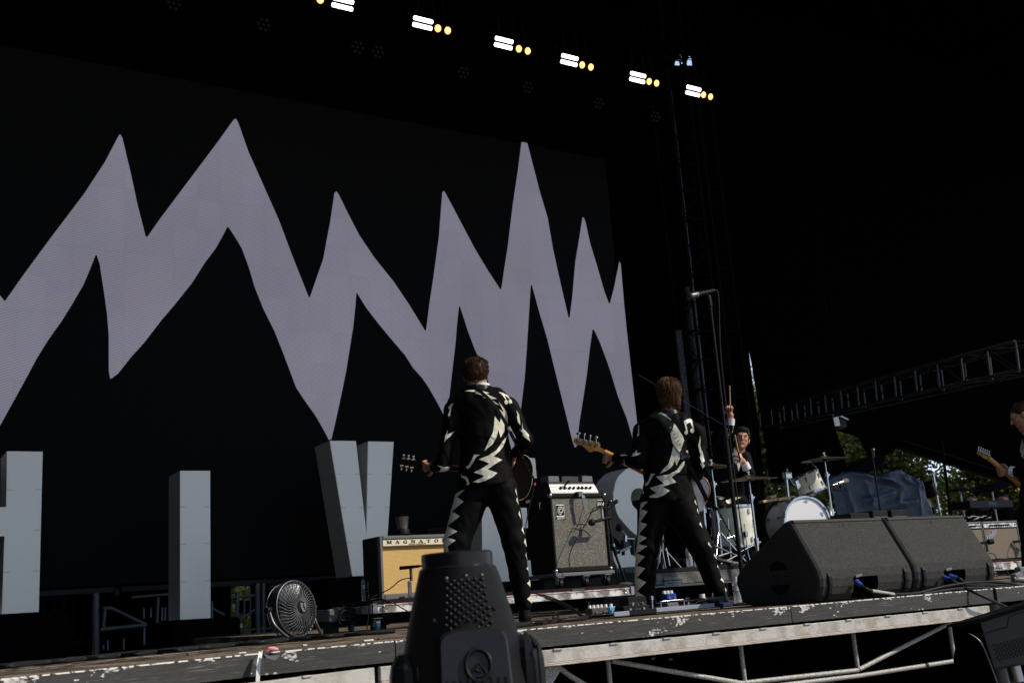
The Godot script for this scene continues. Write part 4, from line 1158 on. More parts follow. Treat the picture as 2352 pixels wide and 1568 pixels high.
	st.box(Vector3(0.03, H + 0.01, 0.16), Vector3(0.05, 0.02, 0.12), 0.004)
	var br := thing("microphone_bracket", "flat grey bracket hooked over the sparkle cabinet and holding a dangling microphone", "bracket", cab.position + Vector3(-0.005, H, 0.2))
	part(br, "hook_plate", Shape.new().box(Vector3(0, 0.010, -0.05), Vector3(0.042, 0.006, 0.18), 0.001).box(Vector3(0.0, -0.01, 0.04), Vector3(0.042, 0.045, 0.006), 0.001).box(Vector3(0.022, -0.10, 0.055), Vector3(0.036, 0.16, 0.005), 0.001, Basis(Vector3.BACK, 0.12)), M.plastic_grey)
	letters(br, "strip_lettering", "52", 0.016, "Droid Sans", M.white_paint, Transform3D(Basis(), Vector3(0.01, -0.035, 0.06)), 0.001)
	part(br, "wire_arm", Shape.new().path([Vector3(0.05, -0.18, 0.06), Vector3(0.10, -0.16, 0.07), Vector3(0.18, -0.145, 0.09)], 0.004), M.steel_dark)
	var mc := thing("hanging_microphone", "black dynamic microphone hanging before the sparkle grille cloth", "microphone", br.position + Vector3(0.12, -0.24, 0.11))
	part(mc, "body", Shape.new().tube(Vector3(-0.04, -0.012, 0.0), Vector3(0.11, 0.016, 0.02), 0.013, 0.017, 12), M.plastic_black)
	part(mc, "grille", Shape.new().ball(Vector3(-0.075, -0.02, -0.005), Vector3(0.036, 0.030, 0.030), Basis(), 14, 10), M.rubber)
	part(mc, "clip", Shape.new().box(Vector3(0.03, 0.04, 0.01), Vector3(0.022, 0.08, 0.022), 0.004).tube(Vector3(0.03, 0.08, 0.01), Vector3(0.03, 0.105, 0.01), 0.01), M.steel)
	part(mc, "cord", Shape.new().path([Vector3(0.11, 0.016, 0.02), Vector3(0.15, 0.05, 0.03), Vector3(0.10, 0.10, 0.03), Vector3(0.02, 0.10, 0.02), Vector3(-0.05, 0.10, 0.01), Vector3(-0.12, 0.0, 0.0), Vector3(-0.25, -0.18, -0.03), Vector3(-0.31, -0.30, -0.05), Vector3(-0.30, -0.42, -0.05)], 0.004), M.cable)
	part(mc, "cord", Shape.new().path([Vector3(0.055, 0.25, -0.02), Vector3(0.05, 0.19, 0.03), Vector3(0.0, 0.11, 0.03), Vector3(-0.09, 0.06, 0.0)], 0.004), M.cable)
	# dolly under the cabinet
	var dl := thing("wheeled_dolly", "black wheeled dolly carrying the tall bass cabinet", "dolly", Vector3(cab.position.x, 0.215, cab.position.z))
	part(dl, "board", Shape.new().box(Vector3(0, bot - 0.215 - 0.018, 0.0), Vector3(W + 0.02, 0.032, 0.42), 0.006), M.plastic_grey)
	var ch := bot - 0.215 - 0.034
	for k in [-0.42, 0.02, 0.40]:
		caster(dl, Vector3(k * W, 0.0, 0.17), ch / 2.45, M.rubber)
	letters(dl, "chalk_mark", "BECK", 0.03, "Droid Sans", mat("chalk", 0.16, 0.16, 0.16, 0.8), Transform3D(Basis(), Vector3(0.17, 0.045, 0.02)), 0.001)
	part(dl, "rear_board", Shape.new().box(Vector3(0.0, 0.045, 0.0), Vector3(W, 0.07, 0.02)), M.plastic_black)
	# amplifier head on the cabinet
	var hd := thing("valve_amplifier", "small black amplifier head with a sloping white control panel on the tall cabinet", "amplifier head", Vector3(cab.position.x - 0.02, c0.y + 0.003, cab.position.z))
	var w2 := W * 0.84
	var prof: Array = []
	for sx in [-w2 / 2, w2 / 2]:
		prof.append([Vector3(sx, 0, 0.17), Vector3(sx, 0.014, 0.175), Vector3(sx * 0.95, 0.082, 0.135), Vector3(sx * 0.95, 0.105, 0.13), Vector3(sx * 0.95, 0.105, -0.14), Vector3(sx, 0, -0.14)])
	part(hd, "chassis", Shape.new().loft(prof), M.plastic_black)
	var cp := Shape.new()
	var tl := Vector3(-w2 * 0.475, 0.084, 0.139); var trr := Vector3(w2 * 0.475, 0.084, 0.139); var brr := Vector3(w2 * 0.495, 0.014, 0.180); var bll := Vector3(-w2 * 0.495, 0.014, 0.180)
	cp.quad(tl, trr, brr, bll, Vector3(0, 0.4, 1)); cp.quad(bll, brr, brr + Vector3(0, -0.012, 0), bll + Vector3(0, -0.012, 0), Vector3.BACK)
	var cpn := part(hd, "control_panel", cp, M.white_paint)
	part(hd, "red_stripe", Shape.new().box(Vector3(0, 0.088, 0.137), Vector3(w2 * 0.95, 0.004, 0.006)), M.tape_red)
	var nn := (trr - tl).cross(tl - bll).normalized()
	if nn.z < 0: nn = -nn
	for f in [0.22, 0.31, 0.41, 0.50, 0.60, 0.68, 0.77, 0.86]:
		var p := tl.lerp(trr, f).lerp(bll.lerp(brr, f), 0.55)
		part(cpn, "knob", Shape.new().tube(p, p + nn * 0.016, 0.0125, 0.010, 12).box(p + nn * 0.012, Vector3(0.034, 0.007, 0.010), 0.002, Basis(nn, 0.5 + f * 7.0)), M.ink)
	for f in [0.06, 0.13]:
		for g in [0.3, 0.7]:
			var p := tl.lerp(trr, f).lerp(bll.lerp(brr, f), g)
			part(cpn, "input_jack", Shape.new().tube(p, p + nn * 0.005, 0.007), M.steel)
	part(hd, "jack_plug", Shape.new().tube(tl.lerp(brr, 0.3) + nn * 0.005, tl.lerp(brr, 0.3) + nn * 0.05 + Vector3(0.03, 0.02, 0), 0.008), M.plastic_black)
	var bxs := thing("transformer_box", "dark grey steel box at the left on top of the amplifier head", "box", hd.position + Vector3(-w2 * 0.34, 0.106, 0.06))
	part(bxs, "case", Shape.new().box(Vector3(0, 0.026, 0), Vector3(0.115, 0.052, 0.12), 0.004), M.plastic_grey)
	var bx2 := copy(bxs, "dark grey steel box at the right on top of the amplifier head", hd.position + Vector3(w2 * 0.37, 0.106, 0.06))
	bxs.set_meta("group", "steel boxes on the amplifier head"); bx2.set_meta("group", "steel boxes on the amplifier head")
	var cage := thing("tube_cage", "ribbed black tube cage between two grey steel boxes on the amplifier head", "tube cage", hd.position + Vector3(0.005, 0.106, 0.06))
	part(cage, "core", Shape.new().box(Vector3(0, 0.024, 0), Vector3(0.17, 0.048, 0.1), 0.004), M.ink)
	for k in 5:
		part(cage, "slat", Shape.new().box(Vector3(0, 0.008 + k * 0.0095, 0.052), Vector3(0.175, 0.0045, 0.006), 0.001), M.plastic_grey)
	tag(part(self, "round_lid", Shape.new().lathe([Vector2(0, 0.012), Vector2(0.05, 0.012), Vector2(0.055, 0.006), Vector2(0.05, 0), Vector2(0, 0)], Transform3D(Basis(), hd.position + Vector3(w2 * 0.36, 0.159, 0.04)), 20), M.rubber), "round black lid lying on the right steel box of the amplifier head", "lid")
	# things on the cream amplifier
	var ty := top + 0.001
	var ct := at(925, 1228, -7.76)
	var hat := thing("black_stand", "black round holder with a wide brim on the cream amplifier", "holder", Vector3(ct.x, ty, -7.76))
	part(hat, "brim", Shape.new().lathe([Vector2(0, 0), Vector2(0.088, 0.004), Vector2(0.092, 0.010), Vector2(0.06, 0.012), Vector2(0.052, 0.012)], Transform3D(), 28), M.rubber)
	part(hat, "drum", Shape.new().lathe([Vector2(0.055, 0.011), Vector2(0.053, 0.05), Vector2(0.050, 0.054), Vector2(0.0, 0.054)], Transform3D(), 28), M.rubber)
	var cup := thing("steel_cup", "dented steel tumbler standing in the black brimmed holder", "cup", Vector3(ct.x, ty + 0.055, -7.76))
	part(cup, "wall", Shape.new().lathe([Vector2(0, 0.0), Vector2(0.040, 0.0), Vector2(0.053, 0.092), Vector2(0.0545, 0.094), Vector2(0.052, 0.094), Vector2(0.039, 0.004), Vector2(0, 0.004)], Transform3D(), 28), M.steel)
	var tw := thing("folded_towel", "folded black towel on the cream amplifier", "towel", Vector3(at(1010, 1225, -7.78).x, ty, -7.80))
	for k in 3:
		part(tw, "fold", Shape.new().path([Vector3(-0.12, 0.010 + k * 0.013, 0.03), Vector3(-0.06, 0.014 + k * 0.014, 0.03), Vector3(0.03, 0.012 + k * 0.014, 0.03), Vector3(0.09, 0.010 + k * 0.012, 0.03)], 0.012, 8).box(Vector3(-0.01, 0.011 + k * 0.013, -0.02), Vector3(0.2, 0.012, 0.1), 0.005), M.black_cloth)
	tag(part(self, "red_cord", Shape.new().path([Vector3(tw.position.x + 0.09, ty + 0.014, -7.76), Vector3(tw.position.x + 0.13, ty + 0.01, -7.75), Vector3(tw.position.x + 0.17, ty + 0.006, -7.75), Vector3(tw.position.x + 0.21, ty + 0.006, -7.76)], 0.006), M.tape_red), "red cord end beside the folded towel", "cord")
	# microphone on a short stand before the cream amplifier
	var m2 := thing("short_microphone_stand", "short stand with a slim black microphone before the cream grille", "microphone stand", Vector3(at(935, 1365, -7.45).x, 0.216, -7.50))
	var head := at(924, 1304, -7.54) - m2.position; var tail := at(962, 1300, -7.40) - m2.position
	part(m2, "microphone", Shape.new().tube(head, tail, 0.014, 0.011, 12).tube(head - (tail - head) * 0.12, head, 0.015, 0.015, 12).tube(tail, tail + (tail - head) * 0.25, 0.007), M.ink)
	part(m2, "silver_ring", Shape.new().tube(head, head + (tail - head) * 0.06, 0.0155, -1, 12), M.steel)
	part(m2, "clip", Shape.new().box(head.lerp(tail, 0.5) + Vector3(0, -0.035, 0), Vector3(0.02, 0.06, 0.02), 0.004).tube(head.lerp(tail, 0.5) + Vector3(0, -0.06, 0), head.lerp(tail, 0.5) + Vector3(0, -0.10, 0), 0.012), M.steel_dark)
	part(m2, "upright", Shape.new().box(Vector3(head.lerp(tail, 0.5).x - 0.03, 0.06, 0.06), Vector3(0.03, 0.13, 0.012), 0.003).box(Vector3(head.lerp(tail, 0.5).x - 0.03, 0.008, 0.06), Vector3(0.14, 0.016, 0.1), 0.004), M.plastic_grey)
	var cb := Shape.new()
	cb.path([at(944, 1327, -7.44), at(920, 1332, -7.44), at(895, 1352, -7.44), at(862, 1368, -7.44), at(850, 1378, -7.46), at(845, 1420, -7.48), at(842, 1450, -7.48)], 0.0045)
	tag(part(self, "microphone_cable", cb, M.cable), "black cable looping from the slim microphone down over the riser corner", "cable", "black cables about the riser")
	var cb2 := Shape.new()
	cb2.path([at(850, 1377, -7.44), at(872, 1374, -7.44), at(900, 1383, -7.44), at(928, 1399, -7.42), at(950, 1412, -7.42)], 0.0045)
	tag(part(self, "microphone_cable", cb2, M.cable), "black cable crossing the printed face of the riser", "cable", "black cables about the riser")
	# dark case behind the riser
	var dk := thing("cable_case", "low dark case heaped with black cables left of the riser", "case", at(815, 1458, -8.1))
	dk.position.y = 0.0
	part(dk, "box", Shape.new().box(Vector3(0, 0.13, 0), Vector3(0.55, 0.10, 0.3), 0.01), M.plastic_grey)
	part(dk, "legs", Shape.new().box(Vector3(-0.2, 0.04, 0), Vector3(0.05, 0.08, 0.2)).box(Vector3(0.2, 0.04, 0), Vector3(0.05, 0.08, 0.2)), M.plastic_black)
	var rng := RandomNumberGenerator.new(); rng.seed = 5
	for k in 5:
		var q: Array = []
		for i in 7: q.append(Vector3(rng.randf_range(-0.3, 0.3), rng.randf_range(0.02, 0.22), 0.17 + rng.randf() * 0.05))
		part(dk, "loose_cable", Shape.new().path(q, 0.006), M.cable)

# ---------------------------------------------------------------- drums
func hoop(o: Node3D, xf: Transform3D, R: float, called := "hoop") -> void:
	part(o, called, Shape.new().lathe([Vector2(R, -0.012), Vector2(R + 0.010, -0.012), Vector2(R + 0.010, 0.012), Vector2(R, 0.012)], xf, 36), M.chrome)

func drum(label: String, called: String, xf: Transform3D, R: float, h: float, lugs: int) -> Node3D:
	var o := thing(called, label, "drum", xf.origin)
	o.basis = xf.basis
	part(o, "shell", Shape.new().lathe([Vector2(R, -h / 2), Vector2(R, h / 2)], Transform3D(), 40), M.drum_white)
	part(o, "batter_head", Shape.new().lathe([Vector2(R + 0.002, h / 2), Vector2(R - 0.004, h / 2 + 0.004), Vector2(0, h / 2 + 0.004)], Transform3D(), 40), M.drum_head)
	part(o, "bottom_head", Shape.new().lathe([Vector2(0, -h / 2 - 0.004), Vector2(R - 0.004, -h / 2 - 0.004), Vector2(R + 0.002, -h / 2)], Transform3D(), 40), M.drum_head)
	hoop(o, Transform3D(Basis(), Vector3(0, h / 2, 0)), R + 0.002)
	hoop(o, Transform3D(Basis(), Vector3(0, -h / 2, 0)), R + 0.002)
	for i in lugs:
		var t := TAU * (i + 0.3) / lugs
		var d := Vector3(cos(t), 0, sin(t)); var bs := Basis(Vector3.UP, -t)
		for s in [-1.0, 1.0]:
			part(o, "lug", Shape.new().box(d * (R + 0.010) + Vector3.UP * s * (h / 2 - 0.065), Vector3(0.020, 0.055, 0.020), 0.006, bs).tube(d * (R + 0.013) + Vector3.UP * s * (h / 2 - 0.04), d * (R + 0.013) + Vector3.UP * s * (h / 2 + 0.012), 0.004).box(d * (R + 0.012) + Vector3.UP * s * (h / 2 + 0.006), Vector3(0.022, 0.014, 0.02), 0.003, bs), M.chrome)
	return o

func cymbal_stand(label: String, c: Vector3, R: float, foot: float, tilt: Vector3) -> void:
	var o := thing("cymbal_stand", label, "cymbal", Vector3(c.x, foot, c.z), 0.0, "cymbals round the white drum kit")
	var y := c.y - foot
	var xf := Transform3D(Basis.from_euler(tilt), Vector3(0, y, 0))
	part(o, "cymbal", Shape.new().lathe([Vector2(0.0, 0.03), Vector2(0.03, 0.026), Vector2(0.055, 0.006), Vector2(R * 0.6, -0.008), Vector2(R, -0.026), Vector2(R, -0.028), Vector2(R * 0.6, -0.011), Vector2(0.055, 0.003), Vector2(0, 0.003)], xf, 44), M.cymbal)
	part(o, "wing_nut", Shape.new().tube(Vector3(0, y + 0.02, 0), Vector3(0, y + 0.055, 0), 0.010).box(Vector3(0, y + 0.055, 0), Vector3(0.045, 0.012, 0.01), 0.003), M.chrome)
	part(o, "felt", Shape.new().tube(Vector3(0, y - 0.04, 0), Vector3(0, y - 0.005, 0), 0.018, -1, 12), M.ink)
	part(o, "upper_tube", Shape.new().tube(Vector3(0, y - 0.20, 0), Vector3(0, y - 0.04, 0), 0.008), M.chrome)
	part(o, "joint", Shape.new().tube(Vector3(0, y - 0.235, 0), Vector3(0, y - 0.17, 0), 0.02, -1, 12).box(Vector3(0.02, y - 0.2, 0), Vector3(0.05, 0.03, 0.022), 0.006), M.chrome)
	part(o, "middle_tube", Shape.new().tube(Vector3(0, y * 0.45, 0), Vector3(0, y - 0.2, 0), 0.012), M.chrome)
	part(o, "clamp", Shape.new().tube(Vector3(0, y * 0.45 - 0.02, 0), Vector3(0, y * 0.45 + 0.05, 0), 0.024, -1, 12).box(Vector3(0.03, y * 0.45 + 0.01, 0), Vector3(0.05, 0.024, 0.02), 0.006), M.chrome)
	part(o, "lower_tube", Shape.new().tube(Vector3(0, 0.12, 0), Vector3(0, y * 0.45, 0), 0.017, -1, 10), M.chrome)
	for k in 3:
		var t := TAU * k / 3 + 0.5
		part(o, "leg", Shape.new().tube(Vector3(cos(t) * 0.02, 0.34, sin(t) * 0.02), Vector3(cos(t) * 0.26, 0.012, sin(t) * 0.26), 0.009), M.chrome)
		part(o, "rubber_foot", Shape.new().ball(Vector3(cos(t) * 0.26, 0.014, sin(t) * 0.26), Vector3(0.016, 0.014, 0.016), Basis(), 8, 6), M.rubber)

func make_drums() -> void:
	var top := 0.345
	var zf := -8.15
	var a := at(1505, 1308, zf); var b := at(1745, 1296, zf)
	var o := thing("drum_riser", "black topped drum riser with a grey metal fascia plate", "riser", Vector3(9.2, 0, zf - 1.3))
	var P := o.position
	var x0 := at(1440, 1310, zf).x
	part(o, "deck", Shape.new().box(Vector3((x0 + 11.6) / 2, top - 0.02, zf - 1.2) - P, Vector3(11.6 - x0, 0.04, 2.4), 0.004), M.tolex)
	part(o, "fascia", Shape.new().box(Vector3((x0 + 11.6) / 2, top - 0.04 - 0.055, zf - 0.03) - P, Vector3(11.6 - x0, 0.11, 0.05), 0.004), grain(mat("fascia_grey", 0.10, 0.098, 0.092, 0.6), M.plywood.albedo_texture, 2.0))
	part(o, "lower_edge", Shape.new().box(Vector3((x0 + 11.6) / 2, top - 0.165, zf - 0.02) - P, Vector3(11.6 - x0, 0.022, 0.06), 0.003), M.steel_dark)
	for k in 4:
		part(o, "leg", Shape.new().tube(Vector3(x0 + 0.3 + k * 1.2, 0, zf - 0.12) - P, Vector3(x0 + 0.3 + k * 1.2, top - 0.17, zf - 0.12) - P, 0.025), M.steel_dark)
	var pp := at(1544, 1334, zf) + Vector3(0, 0, 0.004) - P
	var mpl := part(o, "maker_plate", Shape.new().box(pp, Vector3(0.20, 0.07, 0.004), 0.001), M.plastic_grey)
	letters(mpl, "plate_lettering", "Staging  Dimensions", 0.018, "Droid Serif", M.ink, Transform3D(Basis(), pp + Vector3(0, 0.008, 0.003)), 0.001, true)
	letters(mpl, "plate_lettering", "www.stagingdimensionsinc.com", 0.009, "Droid Sans", M.ink, Transform3D(Basis(), pp + Vector3(0.02, -0.018, 0.003)), 0.001)
	# floor tom
	var c := at(1685, 1211, -8.75)
	var wv := floor_at(1660, 1340)
	var ft := drum("white floor tom with chrome hoops standing left of the bass drum", "floor_tom", Transform3D(Basis(Vector3.UP, 0.4), c), 0.218, 0.42, 8)
	for k in 3:
		var t := TAU * k / 3 + 2.2
		part(ft, "leg", Shape.new().path([Vector3(cos(t) * 0.235, 0.02, sin(t) * 0.235), Vector3(cos(t) * 0.235, -0.28, sin(t) * 0.235), Vector3(cos(t) * 0.27, top - c.y + 0.005, sin(t) * 0.27)], 0.006, 8, 1), M.chrome)
		part(ft, "leg_bracket", Shape.new().box(Vector3(cos(t) * 0.232, -0.09, sin(t) * 0.232), Vector3(0.04, 0.06, 0.04), 0.008), M.chrome)
	var bd := Vector3(cos(-PI * 0.36), 0, sin(PI * 0.36))
	var view := Basis(Vector3.UP, -0.42)
	part(ft, "badge", Shape.new().box(Basis(Vector3.UP, -0.4) * Vector3(0.115, 0.02, 0.188), Vector3(0.05, 0.085, 0.004), 0.002, Basis(Vector3.UP, -0.4 + 0.55)), M.white_paint)
	part(ft, "badge_print", Shape.new().box(Basis(Vector3.UP, -0.4) * Vector3(0.1165, 0.035, 0.191), Vector3(0.03, 0.035, 0.003), 0.001, Basis(Vector3.UP, -0.4 + 0.55)).box(Basis(Vector3.UP, -0.4) * Vector3(0.1165, -0.004, 0.191), Vector3(0.034, 0.010, 0.003), 0.001, Basis(Vector3.UP, -0.4 + 0.55)), M.ink)
	# bass drum
	var R := 0.285
	var q := at(1853, 1201, -8.75)
	var bas := Basis(Vector3.UP, -0.24) * Basis(Vector3.RIGHT, PI / 2)
	var bdm := thing("bass_drum", "white bass drum with a plain front head and chrome tension rods", "drum", q)
	bdm.basis = bas
	part(bdm, "shell", Shape.new().lathe([Vector2(R, -0.42), Vector2(R, 0.0)], Transform3D(), 48), M.drum_white)
	part(bdm, "front_head", Shape.new().lathe([Vector2(R, 0.012), Vector2(R - 0.006, 0.02), Vector2(0, 0.02)], Transform3D(), 48), M.drum_head)
	part(bdm, "rear_head", Shape.new().lathe([Vector2(0, -0.435), Vector2(R, -0.43)], Transform3D(), 48), M.drum_head)
	for yy in [-0.42, 0.01]:
		part(bdm, "hoop", Shape.new().lathe([Vector2(R, yy - 0.022), Vector2(R + 0.018, yy - 0.022), Vector2(R + 0.018, yy + 0.022), Vector2(R - 0.004, yy + 0.024)], Transform3D(), 48), M.chrome if yy > 0 else M.ink)
	for i in 8:
		var t := TAU * (i + 0.35) / 8
		var d := Vector3(cos(t), 0, sin(t)); var bs := Basis(Vector3.UP, -t)
		part(bdm, "lug", Shape.new().box(d * (R + 0.012) + Vector3(0, -0.10, 0), Vector3(0.024, 0.06, 0.022), 0.006, bs).box(d * (R + 0.012) + Vector3(0, -0.32, 0), Vector3(0.024, 0.06, 0.022), 0.006, bs), M.chrome)
		part(bdm, "claw", Shape.new().box(d * (R + 0.022) + Vector3(0, 0.014, 0), Vector3(0.012, 0.05, 0.03), 0.004, bs).tube(d * (R + 0.03) + Vector3(0, -0.09, 0), d * (R + 0.03) + Vector3(0, 0.06, 0), 0.005).box(d * (R + 0.03) + Vector3(0, 0.065, 0), Vector3(0.012, 0.012, 0.05), 0.004, bs), M.chrome)
	for s in [-1.0, 1.0]:
		part(bdm, "spur", Shape.new().tube(Vector3(s * 0.24, -0.1, 0.16), Vector3(s * 0.36, 0.05, 0.285), 0.009), M.chrome)
	# rack tom on its post
	var rt := at(1859, 1113, -9.1)
	var rb := Basis(Vector3.BACK, 0.20) * Basis(Vector3.RIGHT, -0.24)
	var tm := drum("white rack tom tilted above the bass drum", "rack_tom", Transform3D(rb, rt), 0.165, 0.225, 6)
	var ps := thing("tom_mount", "chrome post and bracket holding the rack tom", "bracket", at(1811, 1142, -9.1))
	var h2 := at(1806, 1094, -9.1) - ps.position
	part(ps, "post", Shape.new().tube(Vector3(0, -0.02, 0), h2, 0.019, -1, 12), M.chrome)
	part(ps, "mount_block", Shape.new().box(h2 + Vector3(0.02, 0.01, 0), Vector3(0.11, 0.085, 0.06), 0.01), M.chrome)
	part(ps, "l_rod", Shape.new().path([h2 + Vector3(0.03, 0.09, 0), h2 + Vector3(0.03, -0.02, 0.02), h2 + Vector3(0.07, -0.10, 0.03), h2 + Vector3(0.13, -0.11, 0.03)], 0.006, 8, 1), M.chrome)
	part(ps, "shell_plate", Shape.new().box(h2 + Vector3(0.14, -0.10, 0.035), Vector3(0.075, 0.11, 0.02), 0.006, Basis(Vector3.BACK, 0.25)), M.chrome)
	letters(ps, "block_lettering", "SONOR", 0.016, "Droid Sans", M.plastic_grey, Transform3D(Basis(), h2 + Vector3(0.02, 0.035, 0.032)), 0.001, true)
	# cymbals
	cymbal_stand("large front cymbal tilted flat before the drummer on a chrome stand", at(1720, 1096, -7.95), 0.285, 0.0, Vector3(0.06, 0, 0.04))
	cymbal_stand("cymbal half hidden behind the bass player's right arm", at(1634, 1068, -8.6), 0.225, top, Vector3(0.04, 0, 0.0))
	cymbal_stand("cymbal on the tall chrome stand right of the rack tom", at(1894, 1051, -8.7), 0.27, top, Vector3(0.03, 0, 0.03))
	# hardware in front of the riser
	var hs := thing("drum_hardware", "heap of folded chrome drum hardware below the floor tom", "hardware", at(1665, 1302, -8.3))
	hs.position.y = top
	part(hs, "upright_rod", Shape.new().tube(at(1672, 1190, -8.3) - hs.position, at(1681, 1300, -8.3) - hs.position, 0.007), M.chrome)
	part(hs, "wing_clamp", Shape.new().box(at(1676, 1231, -8.28) - hs.position, Vector3(0.05, 0.05, 0.03), 0.008).tube(at(1670, 1236, -8.26) - hs.position, at(1690, 1231, -8.26) - hs.position, 0.008), M.chrome)
	for pr in [[1640, 1253, 1690, 1275], [1655, 1296, 1703, 1270], [1642, 1280, 1680, 1268], [1690, 1300, 1712, 1272], [1700, 1268, 1735, 1250]]:
		part(hs, "folded_leg", Shape.new().tube(at(pr[0], pr[1], -8.3) - hs.position, at(pr[2], pr[3], -8.3) - hs.position, 0.011), M.steel_dark)
	part(hs, "pedal_plate", Shape.new().box(at(1668, 1288, -8.3) - hs.position, Vector3(0.10, 0.012, 0.22), 0.004, Basis(Vector3.RIGHT, 0.3) * Basis(Vector3.UP, 0.4)), M.steel)
	# bass pedal left out on a black case
	var bc := thing("black_case", "black case with chalked lettering THE HIVES behind the sparkle cabinet", "case", Vector3(at(1432, 1320, -8.0).x, 0, -8.2))
	part(bc, "box", Shape.new().box(Vector3(0.05, 0.19, 0), Vector3(0.62, 0.34, 0.4), 0.012), M.tolex)
	letters(bc, "chalk_lettering", "THE HIVES", 0.05, "Droid Sans", M.chalk, Transform3D(Basis(), at(1440, 1309, -7.99) - bc.position), 0.001, false, false, 0.75)
	var pd := thing("bass_drum_pedal", "spare bass drum pedal with a black round beater standing on the black case", "pedal", Vector3(at(1438, 1272, -8.15).x, 0.362, -8.15))
	var Q := pd.position
	part(pd, "beater", Shape.new().ball(at(1422, 1212, -8.15) - Q, Vector3(0.033, 0.036, 0.03), Basis(), 12, 8), M.ink)
	part(pd, "beater_rod", Shape.new().tube(at(1426, 1216, -8.15) - Q, at(1441, 1232, -8.15) - Q, 0.005), M.steel)
	part(pd, "axle", Shape.new().tube(at(1436, 1237, -8.15) - Q, at(1456, 1238, -8.15) - Q, 0.014, -1, 12).tube(at(1436, 1230, -8.15) - Q, at(1436, 1244, -8.15) - Q, 0.02, -1, 12), M.chrome)
	part(pd, "post", Shape.new().tube(at(1430, 1240, -8.15) - Q, at(1432, 1275, -8.15) - Q, 0.016), M.ink)
	part(pd, "post", Shape.new().tube(at(1451, 1238, -8.15) - Q, at(1453, 1274, -8.15) - Q, 0.016), M.ink)
	part(pd, "foot_board", Shape.new().tube(at(1421, 1268, -8.0) - Q, at(1447, 1255, -8.12) - Q, 0.016), M.steel)
	part(pd, "base_plate", Shape.new().box(Vector3(0, 0.006, 0.05), Vector3(0.16, 0.012, 0.2), 0.003), M.steel)
	# small stand seen between the bass player's legs
	var hh := thing("folded_stand", "folded black and chrome tripod stand seen between the bass player's legs", "stand", Vector3(at(1522, 1305, -7.95).x, 0.345, -8.3))
	Q = hh.position
	part(hh, "tube", Shape.new().tube(at(1521, 1220, -8.3) - Q, at(1523, 1310, -8.3) - Q, 0.014), M.plastic_grey)
	part(hh, "grip", Shape.new().box(at(1521, 1242, -8.28) - Q, Vector3(0.05, 0.03, 0.03), 0.006), M.ink)
	for pr in [[1521, 1262, 1530, 1313], [1527, 1262, 1565, 1305], [1518, 1262, 1508, 1312], [1530, 1258, 1538, 1300]]:
		part(hh, "leg", Shape.new().tube(at(pr[0], pr[1], -8.28) - Q, at(pr[2], pr[3], -8.22) - Q, 0.010), M.steel_dark)
	# stand beside the bass player's right hip
	var hs2 := thing("chrome_stand", "upright chrome stand beside the bass player's hip, holding a black clamp", "stand", Vector3(at(1620, 1300, -8.3).x, top, -8.35))
	Q = hs2.position
	part(hs2, "tube", Shape.new().tube(at(1616, 1168, -8.3) - Q, at(1627, 1296, -8.3) - Q, 0.016, -1, 12), M.chrome)
	part(hs2, "clamp", Shape.new().tube(at(1615, 1160, -8.3) - Q, at(1617, 1178, -8.3) - Q, 0.028, -1, 12).box(at(1624, 1162, -8.28) - Q, Vector3(0.06, 0.05, 0.04), 0.008), M.chrome)
	part(hs2, "boom", Shape.new().tube(at(1618, 1150, -8.28) - Q, at(1648, 1170, -8.2) - Q, 0.02, -1, 10).tube(at(1648, 1170, -8.2) - Q, at(1702, 1266, -8.15) - Q, 0.007), M.ink)
	var wb := thing("percussion_tray", "wooden percussion blocks on the far side of the bass drum", "percussion", at(1790, 1150, -9.1))
	Q = wb.position
	for pr in [[1765, 1150, 0.24, 0.03], [1795, 1146, 0.16, 0.035], [1772, 1141, 0.10, 0.03], [1813, 1142, 0.14, 0.02]]:
		part(wb, "block", Shape.new().box(at(pr[0], pr[1], -9.1) - Q, Vector3(pr[2], pr[3], 0.08), 0.006, Basis(Vector3.BACK, 0.12)), M.wood_stick)
	# condenser microphone right of the kit
	var mi := thing("condenser_microphone", "silver and beige side microphone beside the tall cymbal stand", "microphone", at(1930, 1108, -8.8))
	part(mi, "body", Shape.new().tube(Vector3(-0.04, -0.012, 0), Vector3(0.04, 0.004, 0), 0.026, -1, 14), M.chrome)
	part(mi, "basket", Shape.new().tube(Vector3(0.04, 0.004, 0), Vector3(0.12, 0.02, 0), 0.03, 0.033, 14), M.grille_tan)
	part(mi, "plug", Shape.new().tube(Vector3(-0.13, -0.03, 0), Vector3(-0.04, -0.012, 0), 0.011, -1, 10), M.chrome)
	part(mi, "clip", Shape.new().box(Vector3(0.0, -0.06, 0), Vector3(0.03, 0.07, 0.03), 0.006).tube(Vector3(-0.12, -0.085, 0), Vector3(0.0, -0.08, 0), 0.01), M.ink)
	part(mi, "cord", Shape.new().path([Vector3(-0.13, -0.03, 0), Vector3(-0.16, -0.06, 0), Vector3(-0.10, -0.07, 0.02), Vector3(0.03, -0.15, 0.02), Vector3(0.05, -0.35, 0.02), Vector3(0.06, -0.6, 0.02)], 0.005), M.cable)
	var tm2 := thing("tom_microphone", "small black microphone clipped to the rim of the rack tom", "microphone", at(1872, 1075, -9.0))
	part(tm2, "capsule", Shape.new().ball(Vector3(0, 0.0, 0), Vector3(0.026, 0.034, 0.026), Basis(), 12, 8).tube(Vector3(-0.01, 0.02, 0), Vector3(-0.05, 0.06, 0), 0.014).ball(Vector3(0.02, -0.02, 0), Vector3(0.02, 0.02, 0.02), Basis(), 8, 6), M.rubber)
